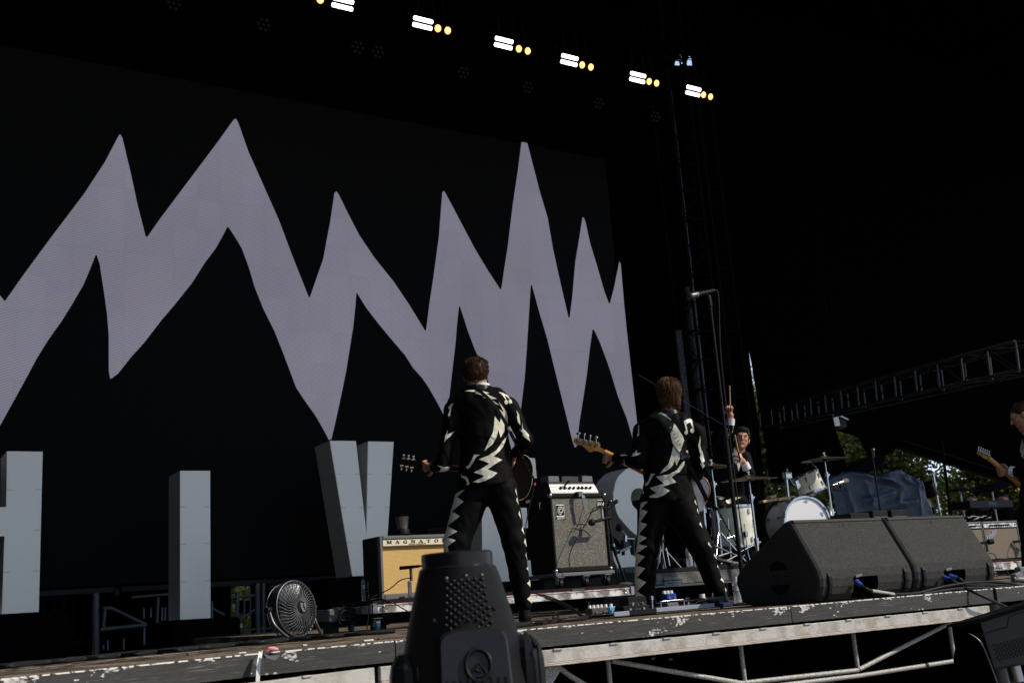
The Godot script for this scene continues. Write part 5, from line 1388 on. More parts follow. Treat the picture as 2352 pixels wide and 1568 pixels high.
	part(tm2, "cord", Shape.new().path([Vector3(-0.05, 0.06, 0), Vector3(-0.09, 0.09, 0), Vector3(-0.14, 0.02, 0.01), Vector3(-0.17, -0.04, 0.01), Vector3(-0.12, -0.07, 0.02)], 0.005), M.cable)

func mic_on_stand(label: String, foot: Vector3, h: float, dirx: float, called := "microphone_stand") -> Node3D:
	var o := thing(called, label, "microphone stand", foot)
	part(o, "base", Shape.new().lathe([Vector2(0, 0.02), Vector2(0.05, 0.02), Vector2(0.12, 0.008), Vector2(0.12, 0), Vector2(0, 0)], Transform3D(), 28), M.ink)
	part(o, "lower_tube", Shape.new().tube(Vector3(0, 0.02, 0), Vector3(0, h * 0.55, 0), 0.0165, -1, 12), M.ink)
	part(o, "clutch", Shape.new().tube(Vector3(0, h * 0.55 - 0.05, 0), Vector3(0, h * 0.55 + 0.03, 0), 0.022, -1, 12), M.ink)
	part(o, "upper_tube", Shape.new().tube(Vector3(0, h * 0.55, 0), Vector3(0, h - 0.05, 0), 0.0105, -1, 12), M.ink)
	return o

# ---------------------------------------------------------------- floor wedges
func make_wedges() -> void:
	var prof := [Vector2(-4.73, 0.492), Vector2(-4.765, 0.486), Vector2(-4.94, 0.392), Vector2(-5.19, 0.232), Vector2(-5.235, 0.190), Vector2(-5.25, 0.146), Vector2(-5.225, 0.06), Vector2(-5.18, 0.012), Vector2(-5.12, 0.003), Vector2(-4.64, 0.003), Vector2(-4.585, 0.012), Vector2(-4.555, 0.045), Vector2(-4.538, 0.09), Vector2(-4.534, 0.134), Vector2(-4.545, 0.185), Vector2(-4.575, 0.243), Vector2(-4.635, 0.352), Vector2(-4.708, 0.482)]
	var wd := [[4.885, 5.705, "nearer grey speckled floor wedge speaker with a black end, beside the bass player"], [5.728, 6.535, "farther grey speckled floor wedge speaker, next to the pair of small amplifiers"]]
	for w in wd:
		var x0: float = w[0]; var x1: float = w[1]
		var o := thing("floor_wedge", w[2], "speaker", Vector3((x0 + x1) / 2, 0, -4.9), 0.0, "floor wedge speakers on the stage edge")
		var P := o.position
		var loops: Array = []
		var e := 0.022
		var ce := Vector2(-4.87, 0.2)
		for st in [[x0, e], [x0 + 0.006, e * 0.45], [x0 + e, 0.0], [x1 - e, 0.0], [x1 - 0.006, e * 0.45], [x1, e]]:
			var L: Array = []
			for p in prof:
				var q: Vector2 = p + (ce - p).normalized() * st[1]
				L.append(Vector3(st[0], q.y, q.x) - P)
			loops.append(L)
		var fr := func(f: float, t: float) -> Vector3:   # place on the curved back, f across, t up from the floor
			var y := t
			var zz := -4.534
			for i in range(9, prof.size() - 1):
				if prof[i].y <= y and prof[i + 1].y >= y and prof[i + 1].y > prof[i].y:
					zz = lerpf(prof[i].x, prof[i + 1].x, (y - prof[i].y) / (prof[i + 1].y - prof[i].y))
			return Vector3(lerpf(x0, x1, f), y, zz) - P
		var q0: Vector3 = fr.call(0.34, 0.134); var q1: Vector3 = fr.call(0.60, 0.134)
		# the shell, left open where the cable recess is
		var full: Array = [loops[0], loops[1], loops[2]]
		for xx in [q0.x, q1.x]:
			var L2: Array = []
			for p in prof: L2.append(Vector3(xx, p.y, p.x + 4.9))
			full.append(L2)
		full.append_array([loops[3], loops[4], loops[5]])
		var s := Shape.new()
		for seg in full.size() - 1:
			for i in prof.size():
				if seg == 3 and i >= 10 and i <= 12: continue
				var i2 := (i + 1) % prof.size()
				var mid: Vector3 = (full[seg][i] + full[seg + 1][i2]) / 2
				s.quad(full[seg][i], full[seg][i2], full[seg + 1][i2], full[seg + 1][i], mid - Vector3(mid.x, 0.2, 0.03))
		for en in [0, full.size() - 1]:
			var cc := Vector3(full[en][0].x, 0.2, 0.03)
			for i in prof.size(): s.flat(cc, full[en][i], full[en][(i + 1) % prof.size()], Vector3.LEFT if en == 0 else Vector3.RIGHT)
		part(o, "cabinet", s, M.wedge_paint)
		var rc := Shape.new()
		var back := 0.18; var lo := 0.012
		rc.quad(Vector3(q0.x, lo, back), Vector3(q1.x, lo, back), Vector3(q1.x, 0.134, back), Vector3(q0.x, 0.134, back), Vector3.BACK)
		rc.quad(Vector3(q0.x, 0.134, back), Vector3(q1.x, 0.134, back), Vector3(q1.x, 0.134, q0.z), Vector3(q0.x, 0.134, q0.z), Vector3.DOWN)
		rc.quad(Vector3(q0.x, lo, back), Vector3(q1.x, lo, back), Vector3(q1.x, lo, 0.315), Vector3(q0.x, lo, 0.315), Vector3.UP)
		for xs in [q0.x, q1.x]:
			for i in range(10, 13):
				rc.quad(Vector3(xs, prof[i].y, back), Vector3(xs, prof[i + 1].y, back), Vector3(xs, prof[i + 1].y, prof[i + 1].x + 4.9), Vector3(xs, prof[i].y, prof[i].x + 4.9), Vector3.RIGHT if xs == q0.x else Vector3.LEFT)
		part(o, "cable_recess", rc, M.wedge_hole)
		part(o, "recess_lip", Shape.new().box(Vector3(q0.x + 0.035, 0.138, q0.z + 0.009), Vector3(0.06, 0.016, 0.010), 0.003, Basis(Vector3.BACK, 0.12)), M.plastic_grey)
		for f in [0.085, 0.90]:
			var L: Array = []
			var s2 := Shape.new()
			var rows: Array = []
			for t in [0.012, 0.05, 0.10, 0.145, 0.165]:
				var c: Vector3 = fr.call(f, t)
				var k: float = 1.0 if t < 0.15 else 0.4
				rows.append([c + Vector3(-0.016, 0, -0.01), c + Vector3(-0.012 * k, 0, 0.016 * k), c + Vector3(0.012 * k, 0, 0.016 * k), c + Vector3(0.018, 0, -0.01)])
			s2.loft(rows)
			part(o, "skid", s2, M.plastic_black)
			part(o, "skid_screw", Shape.new().ball(fr.call(f + 0.008, 0.05) + Vector3(0, 0, 0.016), Vector3(0.006, 0.006, 0.004), Basis(), 8, 5), M.ink)
		for sc in [[0.53, 0.45, 0.012], [0.48, 0.447, 0.004], [0.58, 0.452, 0.004], [0.33, 0.20, 0.004], [0.57, 0.20, 0.004]]:
			var c: Vector3 = fr.call(sc[0], sc[1])
			part(o, "socket", Shape.new().tube(c + Vector3(0, -0.004, -0.008), c + Vector3(0, 0.001, 0.0025), sc[2], -1, 12), M.ink)
		part(o, "top_strip", Shape.new().box(Vector3(0, 0.479, 0.192), Vector3(x1 - x0 - 0.03, 0.024, 0.012), 0.004, Basis(Vector3.RIGHT, -0.5)), M.rubber)
		# handle pocket in the end panel
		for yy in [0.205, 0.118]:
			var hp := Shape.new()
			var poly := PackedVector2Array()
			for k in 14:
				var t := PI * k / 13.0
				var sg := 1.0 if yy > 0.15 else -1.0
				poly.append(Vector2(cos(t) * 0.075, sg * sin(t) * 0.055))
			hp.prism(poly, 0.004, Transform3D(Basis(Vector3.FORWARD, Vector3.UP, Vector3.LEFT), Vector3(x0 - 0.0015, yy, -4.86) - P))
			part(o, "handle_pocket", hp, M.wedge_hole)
	# speaker cables with blue plugs
	var plugs := [[1973, 1340, 1983, 1348, "blue plug cable leaving the recess of the nearer wedge"], [2174, 1328, 2183, 1331, "blue plug cable on the left in the recess of the farther wedge"], [2190, 1325, 2202, 1328, "blue plug cable on the right in the recess of the farther wedge"]]
	var paths := [[[1990, 1352], [2003, 1357], [2030, 1364], [2056, 1365], [2110, 1362], [2165, 1348], [2230, 1338], [2300, 1337], [2372, 1350]], [[2190, 1334], [2205, 1340], [2240, 1344], [2290, 1349], [2330, 1368], [2380, 1394]], [[2206, 1331], [2225, 1338], [2270, 1342], [2320, 1345], [2352, 1358], [2330, 1366], [2290, 1358]]]
	for i in 3:
		var p: Array = plugs[i]
		var o := thing("speaker_cable", p[4], "cable", at(p[0], p[1], -4.50), 0.0, "thick speaker cables on the stage edge")
		var P := o.position
		var d := (at(p[2], p[3], -4.47) - P).normalized()
		part(o, "blue_plug", Shape.new().tube(-d * 0.02, d * 0.024, 0.0145, -1, 12).tube(-d * 0.022, d * 0.0, 0.0165, -1, 12), M.blue_plug)
		part(o, "plug_tail", Shape.new().tube(d * 0.024, d * 0.06, 0.011, 0.008, 12), M.rubber)
		var q: Array = [d * 0.05]
		for k in paths[i].size():
			var w := at(paths[i][k][0], paths[i][k][1], -4.44)
			w.y = maxf(w.y, 0.012) if w.x < 6.5 else w.y
			q.append(w - P)
		part(o, "jacket", Shape.new().path(q, 0.010 if i == 0 else 0.008, 8), M.cable)
		if i == 0:
			part(o, "label_sleeve", Shape.new().tube(q[2].lerp(q[3], -0.0), q[3].lerp(q[4], 0.9), 0.0115, -1, 10), M.tuner)
			letters(o, "sleeve_lettering", "18/4/4/8m", 0.007, "Droid Sans Mono", M.ink, Transform3D(Basis(Vector3.BACK, -0.10), q[3] + Vector3(0.01, 0.0, 0.0125)), 0.0005)
	var loops := [[[2120, 1364], [2200, 1352], [2270, 1350], [2330, 1357], [2352, 1368], [2325, 1377], [2270, 1368], [2205, 1355]], [[2215, 1349], [2255, 1368], [2295, 1386], [2350, 1410], [2410, 1436]]]
	for i in 2:
		var w := at(loops[i][0][0], loops[i][0][1], -4.40)
		var o := thing("loose_cable", ["thick black cable coiled flat at the right end of the stage edge", "thick black cable drooping over the plank at the right end of the stage edge"][i], "cable", w)
		var q: Array = []
		for k in loops[i].size():
			q.append(at(loops[i][k][0], loops[i][k][1], -4.40 + (0.08 if i == 1 and k > 0 else 0.0)) - w)
		part(o, "jacket", Shape.new().path(q, 0.0095, 8), M.cable)

# ---------------------------------------------------------------- right wing
func make_right_side() -> void:
	# tarpaulin thrown over gear
	var z := -10.6
	var o := thing("blue_tarpaulin", "shiny dark blue tarpaulin draped over gear right of the drum kit", "tarpaulin", Vector3(at(2020, 1150, z).x, 0, z))
	var P := o.position
	var topl := [[1900, 1096], [1925, 1088], [1950, 1081], [1980, 1085], [2009, 1092], [2035, 1082], [2066, 1076], [2081, 1084], [2101, 1094], [2121, 1107], [2130, 1133]]
	var nz := FastNoiseLite.new(); nz.seed = 15; nz.frequency = 0.9; nz.fractal_octaves = 3; nz.noise_type = FastNoiseLite.TYPE_SIMPLEX
	var n2 := FastNoiseLite.new(); n2.seed = 16; n2.frequency = 2.6; n2.noise_type = FastNoiseLite.TYPE_CELLULAR; n2.cellular_return_type = FastNoiseLite.RETURN_DISTANCE2_SUB
	nz.fractal_type = FastNoiseLite.FRACTAL_RIDGED
	var folds: Array = []
	for c in [[430, 872, 670, 932], [560, 882, 740, 890], [400, 1062, 620, 1000], [480, 1122, 770, 1058], [600, 850, 690, 832], [540, 892, 655, 942], [700, 900, 840, 955], [640, 1070, 690, 945], [300, 1000, 330, 1160], [440, 940, 455, 1060], [800, 900, 790, 1160], [350, 860, 470, 890]]:
		var f0 := at(1837.5 + c[0] * 0.3296, 803.9 + c[1] * 0.3296, z); var f1 := at(1837.5 + c[2] * 0.3296, 803.9 + c[3] * 0.3296, z)
		folds.append([Vector2(f0.x, f0.y), Vector2(f1.x, f1.y), 0.045])
	var NX := 120; var NY := 72
	var grid: Array = []
	for j in NY + 1:
		var row: Array[Vector3] = []
		for i in NX + 1:
			var f := float(i) / NX * (topl.size() - 1)
			var k := mini(int(f), topl.size() - 2)
			var t0 := at(topl[k][0], topl[k][1], z); var t1 := at(topl[k + 1][0], topl[k + 1][1], z)
			var tp := t0.lerp(t1, f - k)
			var v := float(j) / NY
			var p: Vector3
			if v < 0.2:
				p = tp + Vector3(0, -0.02 + 0.02 * cos(v * 15.0), -1.1 * (1.0 - v / 0.2))
			else:
				var w := (v - 0.2) / 0.8
				p = Vector3(tp.x, lerpf(tp.y, 0.02, w), z + 0.18 * sin(w * 1.7))
			var n := nz.get_noise_3d(p.x * 0.9 + p.y * 0.9, p.y * 1.5 - p.x * 0.5, 0.0)
			var crease := 0.0
			for c in folds:
				var dd := Geometry2D.get_closest_point_to_segment(Vector2(p.x, p.y), c[0], c[1]).distance_to(Vector2(p.x, p.y))
				crease += c[2] * exp(-dd / 0.045)
			p.z += (n * 0.02 + n2.get_noise_3d(p.x * 0.8, p.y * 1.6 + p.x * 0.4, 0.0) * 0.006 + crease) * minf(1.0, v * 4.0); p.y += n * 0.015
			if i > NX - 14: p.z -= pow((i - NX + 14) / 14.0, 2.0) * 0.8
			row.append(p - P)
		grid.append(row)
	var s := Shape.new()
	var nm := func(i: int, j: int) -> Vector3:
		var a: Vector3 = grid[j][mini(i + 1, NX)] - grid[j][maxi(i - 1, 0)]
		var b: Vector3 = grid[mini(j + 1, NY)][i] - grid[maxi(j - 1, 0)][i]
		return b.cross(a).normalized()
	for j in NY:
		for i in NX:
			var na: Vector3 = nm.call(i, j); var nb: Vector3 = nm.call(i + 1, j); var nc: Vector3 = nm.call(i + 1, j + 1); var nd: Vector3 = nm.call(i, j + 1)
			s.tri(grid[j][i], grid[j][i + 1], grid[j + 1][i + 1], na, nb, nc)
			s.tri(grid[j][i], grid[j + 1][i + 1], grid[j + 1][i], na, nc, nd)
	part(o, "sheet", s, M.tarp)
	# straight microphone stand before the tarpaulin
	var foot := at(2026, 1190, -8.6); foot.y = 0.0
	var hgt := at(2011, 1040, -8.6).y
	var ms := mic_on_stand("straight black microphone stand before the blue tarpaulin", Vector3(foot.x, 0, -8.6), hgt, 0.0)
	part(ms, "microphone", Shape.new().ball(Vector3(0.0, hgt + 0.03, 0.02), Vector3(0.025, 0.025, 0.025), Basis(), 12, 8).tube(Vector3(0.02, hgt - 0.05, 0.0), Vector3(0.0, hgt + 0.02, 0.02), 0.013, 0.018, 10), M.steel_dark)
	part(ms, "hand_clamp", Shape.new().ball(Vector3(0.03, hgt * 0.48, 0.0), Vector3(0.05, 0.06, 0.03), Basis(), 10, 8), M.ink)
	# small black speaker boxes
	var nb := ["leftmost and lowest of three small black boxes before the tarpaulin", "middle one of three small black striped boxes before the tarpaulin", "rightmost of three small black striped boxes before the tarpaulin"]
	var bx := [[1961, 2006, 1177], [2012, 2048, 1171], [2055, 2092, 1170]]
	for i in 3:
		var a := at(bx[i][0], bx[i][2], -8.2); var b := at(bx[i][1], bx[i][2], -8.2)
		var q := thing("small_speaker_box", nb[i], "speaker box", Vector3((a.x + b.x) / 2, 0, -8.4), 0.0, "small black boxes before the tarpaulin")
		part(q, "case", Shape.new().box(Vector3(0, a.y / 2, 0), Vector3(b.x - a.x, a.y, 0.3), 0.01), M.tolex)
		part(q, "stripe", Shape.new().box(Vector3(0, a.y - 0.075, 0.152), Vector3((b.x - a.x) * 0.86, 0.006, 0.006)).box(Vector3(0, a.y - 0.095, 0.152), Vector3((b.x - a.x) * 0.86, 0.006, 0.006)), M.plastic_grey)
	# second drum kit waiting behind
	z = -12.0
	var bd := thing("spare_bass_drum", "white headed bass drum half hidden by the right end of the tarpaulin", "drum", at(2122, 1178, z))
	bd.basis = Basis(Vector3.UP, 0.1) * Basis(Vector3.RIGHT, PI / 2)
	part(bd, "shell", Shape.new().lathe([Vector2(0.30, -0.4), Vector2(0.30, 0)], Transform3D(), 36), M.drum_white)
	part(bd, "head", Shape.new().lathe([Vector2(0.29, 0.01), Vector2(0, 0.01)], Transform3D(), 36), M.drum_head)
	part(bd, "hoop", Shape.new().lathe([Vector2(0.29, -0.02), Vector2(0.315, -0.02), Vector2(0.315, 0.02), Vector2(0.29, 0.02)], Transform3D(), 36), M.wood_stick)
	part(bd, "microphone", Shape.new().ball(Vector3(0.06, 0.12, -0.02), Vector3(0.06, 0.06, 0.07), Basis(), 10, 8), M.ink)
	var bl := thing("spare_drum_stand", "chrome stand between the tarpaulin and the spare cymbals", "stand", Vector3(at(2160, 1188, z + 0.3).x, 0, z + 0.3))
	var Q := bl.position
	part(bl, "tube", Shape.new().tube(at(2144, 1088, z + 0.3) - Q, at(2162, 1190, z + 0.3) - Q, 0.02, -1, 10), M.chrome)
	part(bl, "joint", Shape.new().tube(at(2147, 1108, z + 0.3) - Q, at(2149, 1116, z + 0.3) - Q, 0.035, -1, 10), M.chrome)
	part(bl, "boom", Shape.new().tube(at(2130, 1092, z + 0.3) - Q, at(2146, 1086, z + 0.3) - Q, 0.014, -1, 8).tube(at(2146, 1088, z + 0.3) - Q, at(2172, 1108, z + 0.3) - Q, 0.008, -1, 8), M.steel)
	part(bl, "tom", Shape.new().tube(at(2126, 1112, z + 0.3) - Q, at(2138, 1138, z + 0.3) - Q, 0.14, -1, 20), M.guitar_dark)
	var cs := [[1985, 1066, 0.34, "dark cymbal silhouetted against the bright leaves above the tarpaulin", -11.6, 0.5], [2206, 1124, 0.30, "dark level cymbal silhouetted against the leaves, nearer the tarpaulin", -11.5, 0.05], [2278, 1116, 0.31, "dark tilted cymbal silhouetted against the leaves, nearest the right edge", -11.3, 0.28], [1962, 1062, 0.22, "small dark cymbal above the left end of the tarpaulin", -11.9, 0.1]]
	for c in cs:
		var w := at(c[0], c[1], c[4])
		var q := thing("spare_cymbal", c[3], "cymbal", Vector3(w.x, 0, c[4]), 0.0, "spare cymbals behind the right wing")
		part(q, "cymbal", Shape.new().lathe([Vector2(0, 0.03), Vector2(0.05, 0.02), Vector2(c[2], -0.02), Vector2(c[2], -0.025), Vector2(0, 0.01)], Transform3D(Basis(Vector3.BACK, c[5]) * Basis(Vector3.RIGHT, 0.1), Vector3(0, w.y, 0)), 32), M.ink)  # near-black colour carries the backlit silhouette of the spare cymbals
		part(q, "tube", Shape.new().tube(Vector3(0, 0, 0), Vector3(0, w.y, 0), 0.012), M.steel)
	var hb := thing("hanging_lamp", "white faced lamp box hanging under the side truss", "lamp box", at(1925, 966, -12.6))
	part(hb, "white_flap", Shape.new().box(Vector3(-0.06, 0, 0.02), Vector3(0.13, 0.20, 0.02), 0.006, Basis(Vector3.BACK, 0.12)).box(Vector3(0.12, 0.05, 0.0), Vector3(0.22, 0.025, 0.1), 0.006, Basis(Vector3.BACK, -0.3)), M.white_paint)
	part(hb, "body", Shape.new().box(Vector3(0.10, -0.04, -0.06), Vector3(0.2, 0.16, 0.14), 0.01), M.plastic_black)
	part(hb, "hanger", Shape.new().tube(Vector3(0.05, 0.02, 0), Vector3(0.1, 0.42, 0), 0.014), M.truss_black)
	# keyboards and onlookers in the gloom
	var kb := thing("keyboard_rack", "dark keyboard on a rack in front of the leaves, lettered PRO", "keyboard", Vector3(at(2255, 1168, -10.8).x, 0, -10.8))
	Q = kb.position
	var kw := at(2257, 1160, -10.8) - Q
	part(kb, "body", Shape.new().box(kw, Vector3(1.1, 0.12, 0.35), 0.01), M.plastic_black)
	letters(kb, "lettering", "PRO", 0.055, "Droid Sans", M.plastic_grey, Transform3D(Basis(), kw + Vector3(0.02, 0.0, 0.178)), 0.002, true, false, 1.4)
	part(kb, "legs", Shape.new().tube(Vector3(-0.4, 0, 0), Vector3(0.3, kw.y, 0), 0.02).tube(Vector3(0.4, 0, 0), Vector3(-0.3, kw.y, 0), 0.02), M.ink)
	var lt := thing("leaning_tripod", "tall thin lighting stand rising in front of the black cloth at right", "stand", Vector3(at(2182, 1190, -10.9).x, 0, -10.9))
	Q = lt.position
	part(lt, "tube", Shape.new().tube(at(2163, 1010, -10.9) - Q, at(2186, 1195, -10.9) - Q, 0.022, -1, 8), M.truss_black)
	# the two small combo amplifiers
	z = -7.75
	var ya := at(2277, 1287, z).y
	var defs := [[2203, 2262, 1200, "silver grilled small combo amplifier, left one of the pair at right", "silver", "Vibro"], [2264, 2344, 1198, "stained tan grilled combo amplifier with a script badge, right one of the pair", "tan", "Fender"]]
	for d in defs:
		var x0 := at(d[0], 1240, z).x; var x1 := at(d[1], 1240, z).x
		var tp := at(d[0], d[2], z).y
		var W := x1 - x0; var H := tp - ya
		var am := thing("combo_amplifier", d[3], "amplifier", Vector3((x0 + x1) / 2, ya + 0.002, z - 0.12), 0.0, "pair of small combo amplifiers at right")
		part(am, "cabinet", Shape.new().box(Vector3(0, H / 2, -0.015), Vector3(W, H, 0.25), 0.012), M.tolex)
		part(am, "edge_trim", Shape.new().box(Vector3(-W / 2 + 0.008, H / 2, 0.116), Vector3(0.016, H, 0.012), 0.003).box(Vector3(W / 2 - 0.008, H / 2, 0.116), Vector3(0.016, H, 0.012), 0.003).box(Vector3(0, H - 0.009, 0.116), Vector3(W - 0.033, 0.018, 0.012), 0.003), M.plastic_grey)
		part(am, "control_strip", Shape.new().box(Vector3(0, H - 0.048, 0.114), Vector3(W - 0.04, 0.05, 0.012), 0.002, Basis(Vector3.RIGHT, -0.2)), M.aluminium)
		part(am, "grille_cloth", Shape.new().box(Vector3(0, (H - 0.09) / 2 + 0.008, 0.112), Vector3(W - 0.045, H - 0.10, 0.012)), M.grille_silver if d[4] == "silver" else M.grille_tan)
		for k in 9:
			part(am, "knob", Shape.new().tube(Vector3(-W * 0.30 + k * W * 0.065, H - 0.048, 0.118), Vector3(-W * 0.30 + k * W * 0.065, H - 0.046, 0.136), 0.012, 0.010, 10), M.ink)
		if d[4] == "tan":
			letters(am, "script_badge", "Fender", 0.055, "Droid Serif", M.chrome, Transform3D(Basis(Vector3.BACK, 0.45), Vector3(-W / 2 + 0.13, H - 0.15, 0.121)), 0.006, true, true, 0.8)
			part(am, "pilot_lamp", Shape.new().ball(Vector3(W * 0.42, H - 0.046, 0.122), Vector3(0.012, 0.012, 0.008), Basis(), 10, 6), M.ink)
		else:
			letters(am, "panel_lettering", "Vibrolux", 0.02, "Droid Serif", M.ink, Transform3D(Basis(), Vector3(W * 0.36, H - 0.046, 0.122)), 0.001, false, true, 0.8)
		var mq := thing("amplifier_microphone", "small microphone leaning at the grille of the %s combo amplifier" % d[4], "microphone", am.position + Vector3(W * (0.40 if d[4] == "tan" else 0.22), H * 0.46, 0.19), 0.0, "microphones at the pair of small amplifiers")
		part(mq, "body", Shape.new().tube(Vector3(-0.10, -0.01, -0.05), Vector3(0.06, 0.0, 0.03), 0.016, -1, 10).tube(Vector3(0.05, 0, 0.03), Vector3(0.10, 0.005, 0.05), 0.03, -1, 12), M.ink)
		part(mq, "arm", Shape.new().tube(Vector3(0.03, -0.01, 0.02), Vector3(0.03, -0.10, 0.02), 0.012).tube(Vector3(0.03, -0.10, 0.02), Vector3(-0.06, -H * 0.46, 0.03), 0.008), M.steel_dark)
		part(mq, "cord", Shape.new().path([Vector3(-0.10, -0.01, -0.05), Vector3(-0.14, -0.06, 0), Vector3(-0.08, -0.12, 0.02), Vector3(0.10, -0.13, 0.03), Vector3(0.14, -0.2, 0.04)], 0.005), M.cable)
	var cl := thing("folded_cloth", "striped grey cloth crumpled behind the silver combo amplifier", "cloth", at(2247, 1194, -8.0))
	for k in 4:
		var q: Array = []
		for i in 9: q.append(Vector3(-0.22 + i * 0.055, 0.012 * k + 0.010 * sin(i * 1.7 + k), 0.02 * cos(i * 1.3 + k * 2.0)))
		part(cl, "fold", Shape.new().path(q, 0.010, 6), M.black_cloth if k % 2 == 0 else M.plastic_grey)
	var rx0 := at(2195, 1300, -7.6).x; var rx1 := rx0 + 2.4
	var rr := rolling_riser(rx0, rx1, -7.6, 0.62, ya, 0.085, "silver wheeled riser under the pair of small combo amplifiers")
	tag(part(self, "riser_cable", Shape.new().path([at(2290, 1283, -7.52), at(2318, 1284, -7.52), at(2336, 1293, -7.52), at(2341, 1312, -7.5), at(2338, 1330, -7.4)], 0.0065), M.cable), "black cable drooping over the right hand silver riser", "cable")
	var jb := thing("cable_joint", "jumble of black connectors at the right edge beyond the farther wedge", "connectors", at(2338, 1322, -4.9))
	part(jb, "boxes", Shape.new().box(Vector3(0, 0, 0), Vector3(0.10, 0.05, 0.05), 0.006, Basis(Vector3.BACK, 0.3)).box(Vector3(0.06, 0.04, 0.0), Vector3(0.10, 0.04, 0.05), 0.006).tube(Vector3(-0.06, -0.02, 0), Vector3(0.1, -0.04, 0.03), 0.022), M.plastic_grey)

# ---------------------------------------------------------------- people
var pb: Vector3      # where the figure stands
var pr: Vector3      # its right on the picture
var pn: Vector3      # from it towards the pit

func stand_at(p: Vector3) -> float:
	pb = p
	var a := atan2(p.x, -p.z)
	pr = Vector3(cos(a), 0, sin(a)); pn = Vector3(-sin(a), 0, cos(a))
	return -a

func lp(x: float, y: float, dz := 0.0) -> Vector3:
	var r := look(x, y)
	var q := pb + pn * dz
	var p := EYE + r * ((q - EYE).dot(pn) / r.dot(pn)) - pb
	return Vector3(p.dot(pr), p.y, p.dot(pn))

func cloth_noise(sd: int) -> FastNoiseLite:
	var n := FastNoiseLite.new(); n.seed = sd; n.frequency = 4.2; n.fractal_octaves = 2; n.noise_type = FastNoiseLite.TYPE_SIMPLEX_SMOOTH
	n.fractal_type = FastNoiseLite.FRACTAL_RIDGED
	return n

# a shape sewn on the cloth: its outline is laid on the figure along the figure's own facing direction
func sewn(o: Node3D, fld: Field, pts: Array, m: Material, called: String, org := Vector2(), sc := 1.0, lift := 0.004, fine := 0.02) -> void:
	var poly := PackedVector2Array()
	for i in range(0, pts.size(), 2):
		var q := lp(org.x + pts[i] * sc, org.y + pts[i + 1] * sc, 0.12)
		poly.append(Vector2(q.x, q.y))
	var idx := Geometry2D.triangulate_polygon(poly)
	if idx.is_empty():
		print("outline crosses itself: ", called, " ", pts); return
	var work: Array = []
	for i in range(0, idx.size(), 3): work.append([poly[idx[i]], poly[idx[i + 1]], poly[idx[i + 2]]])
	var s := Shape.new()
	var laid := {}
	var drop := func(p: Vector2) -> Variant:
		if laid.has(p): return laid[p]
		var r = null
		for k in 9:
			var tries := [0.0] if k == 0 else [k * 0.006, -k * 0.006]
			for dx in tries:
				if r == null:
					var h = fld.hit(Vector3(p.x + dx, p.y, 0.40), Vector3.FORWARD, 0.75)
					if h != null: r = [h + fld.slope(h) * lift, fld.slope(h)]
		laid[p] = r
		return r
	while work.size():
		var t: Array = work.pop_back()
		var e := [t[0].distance_to(t[1]), t[1].distance_to(t[2]), t[2].distance_to(t[0])]
		var k := 0
		if e[1] > e[k]: k = 1
		if e[2] > e[k]: k = 2
		if e[k] > fine:
			var a: Vector2 = t[k]; var b: Vector2 = t[(k + 1) % 3]; var c: Vector2 = t[(k + 2) % 3]
			var md := (a + b) / 2
			work.append([a, md, c]); work.append([md, b, c])
			continue
		var A = drop.call(t[0]); var B = drop.call(t[1]); var C = drop.call(t[2])
		if A == null or B == null or C == null: continue
		if A[0].distance_to(B[0]) > 0.09 or B[0].distance_to(C[0]) > 0.09: continue
		s.tri(A[0], B[0], C[0], A[1], B[1], C[1])
	if s.v.size(): part(o, called, s, m)

func hand(s: Shape, wrist: Vector3, dir: Vector3, back: Vector3, curl: float, thumb_side: float, size := 1.0) -> void:
	var d := dir.normalized(); var u := (back - d * back.dot(d)).normalized(); var w := d.cross(u) * thumb_side
	var f := Field.new(wrist - Vector3.ONE * 0.15 * size, wrist + d * 0.10 * size + Vector3.ONE * 0.13 * size, 0.0042)
	var pc := wrist + d * 0.055 * size
	f.limb(wrist - d * 0.03, wrist + d * 0.02 * size, 0.026 * size, 0.027 * size, 0.012)
	for k in 4:
		var off := (k - 1.5) * 0.019 * size
		f.limb(wrist + w * off * 0.6 + d * 0.012 * size, wrist + d * 0.088 * size - w * off, 0.0145 * size, 0.0115 * size, 0.012)
	for k in 4:
		var off := (1.5 - k) * 0.0195 * size
		var L: float = [0.072, 0.080, 0.075, 0.058][k] * size
		var p := wrist + d * 0.088 * size + w * off
		var a := 0.0
		for j in 3:
			a += curl * [0.55, 0.75, 0.5][j] * (1.0 + 0.08 * k)
			var dd := d * cos(a) - u * sin(a)
			var q: Vector3 = p + dd * L * [0.45, 0.32, 0.23][j]
			f.limb(p, q, 0.0098 * size - j * 0.0008, 0.0090 * size - j * 0.0008, 0.004)
			p = q
	var tp := wrist + d * 0.028 * size + w * 0.026 * size
	var t1 := tp + (d * 0.6 + w * 0.8).normalized() * 0.042 * size
	var t2 := t1 + (d * 0.85 + w * 0.25 - u * curl * 0.5).normalized() * 0.034 * size
	f.limb(tp, t1, 0.0145 * size, 0.0115 * size, 0.012); f.limb(t1, t2, 0.011 * size, 0.009 * size, 0.004)
	f.skin(s)

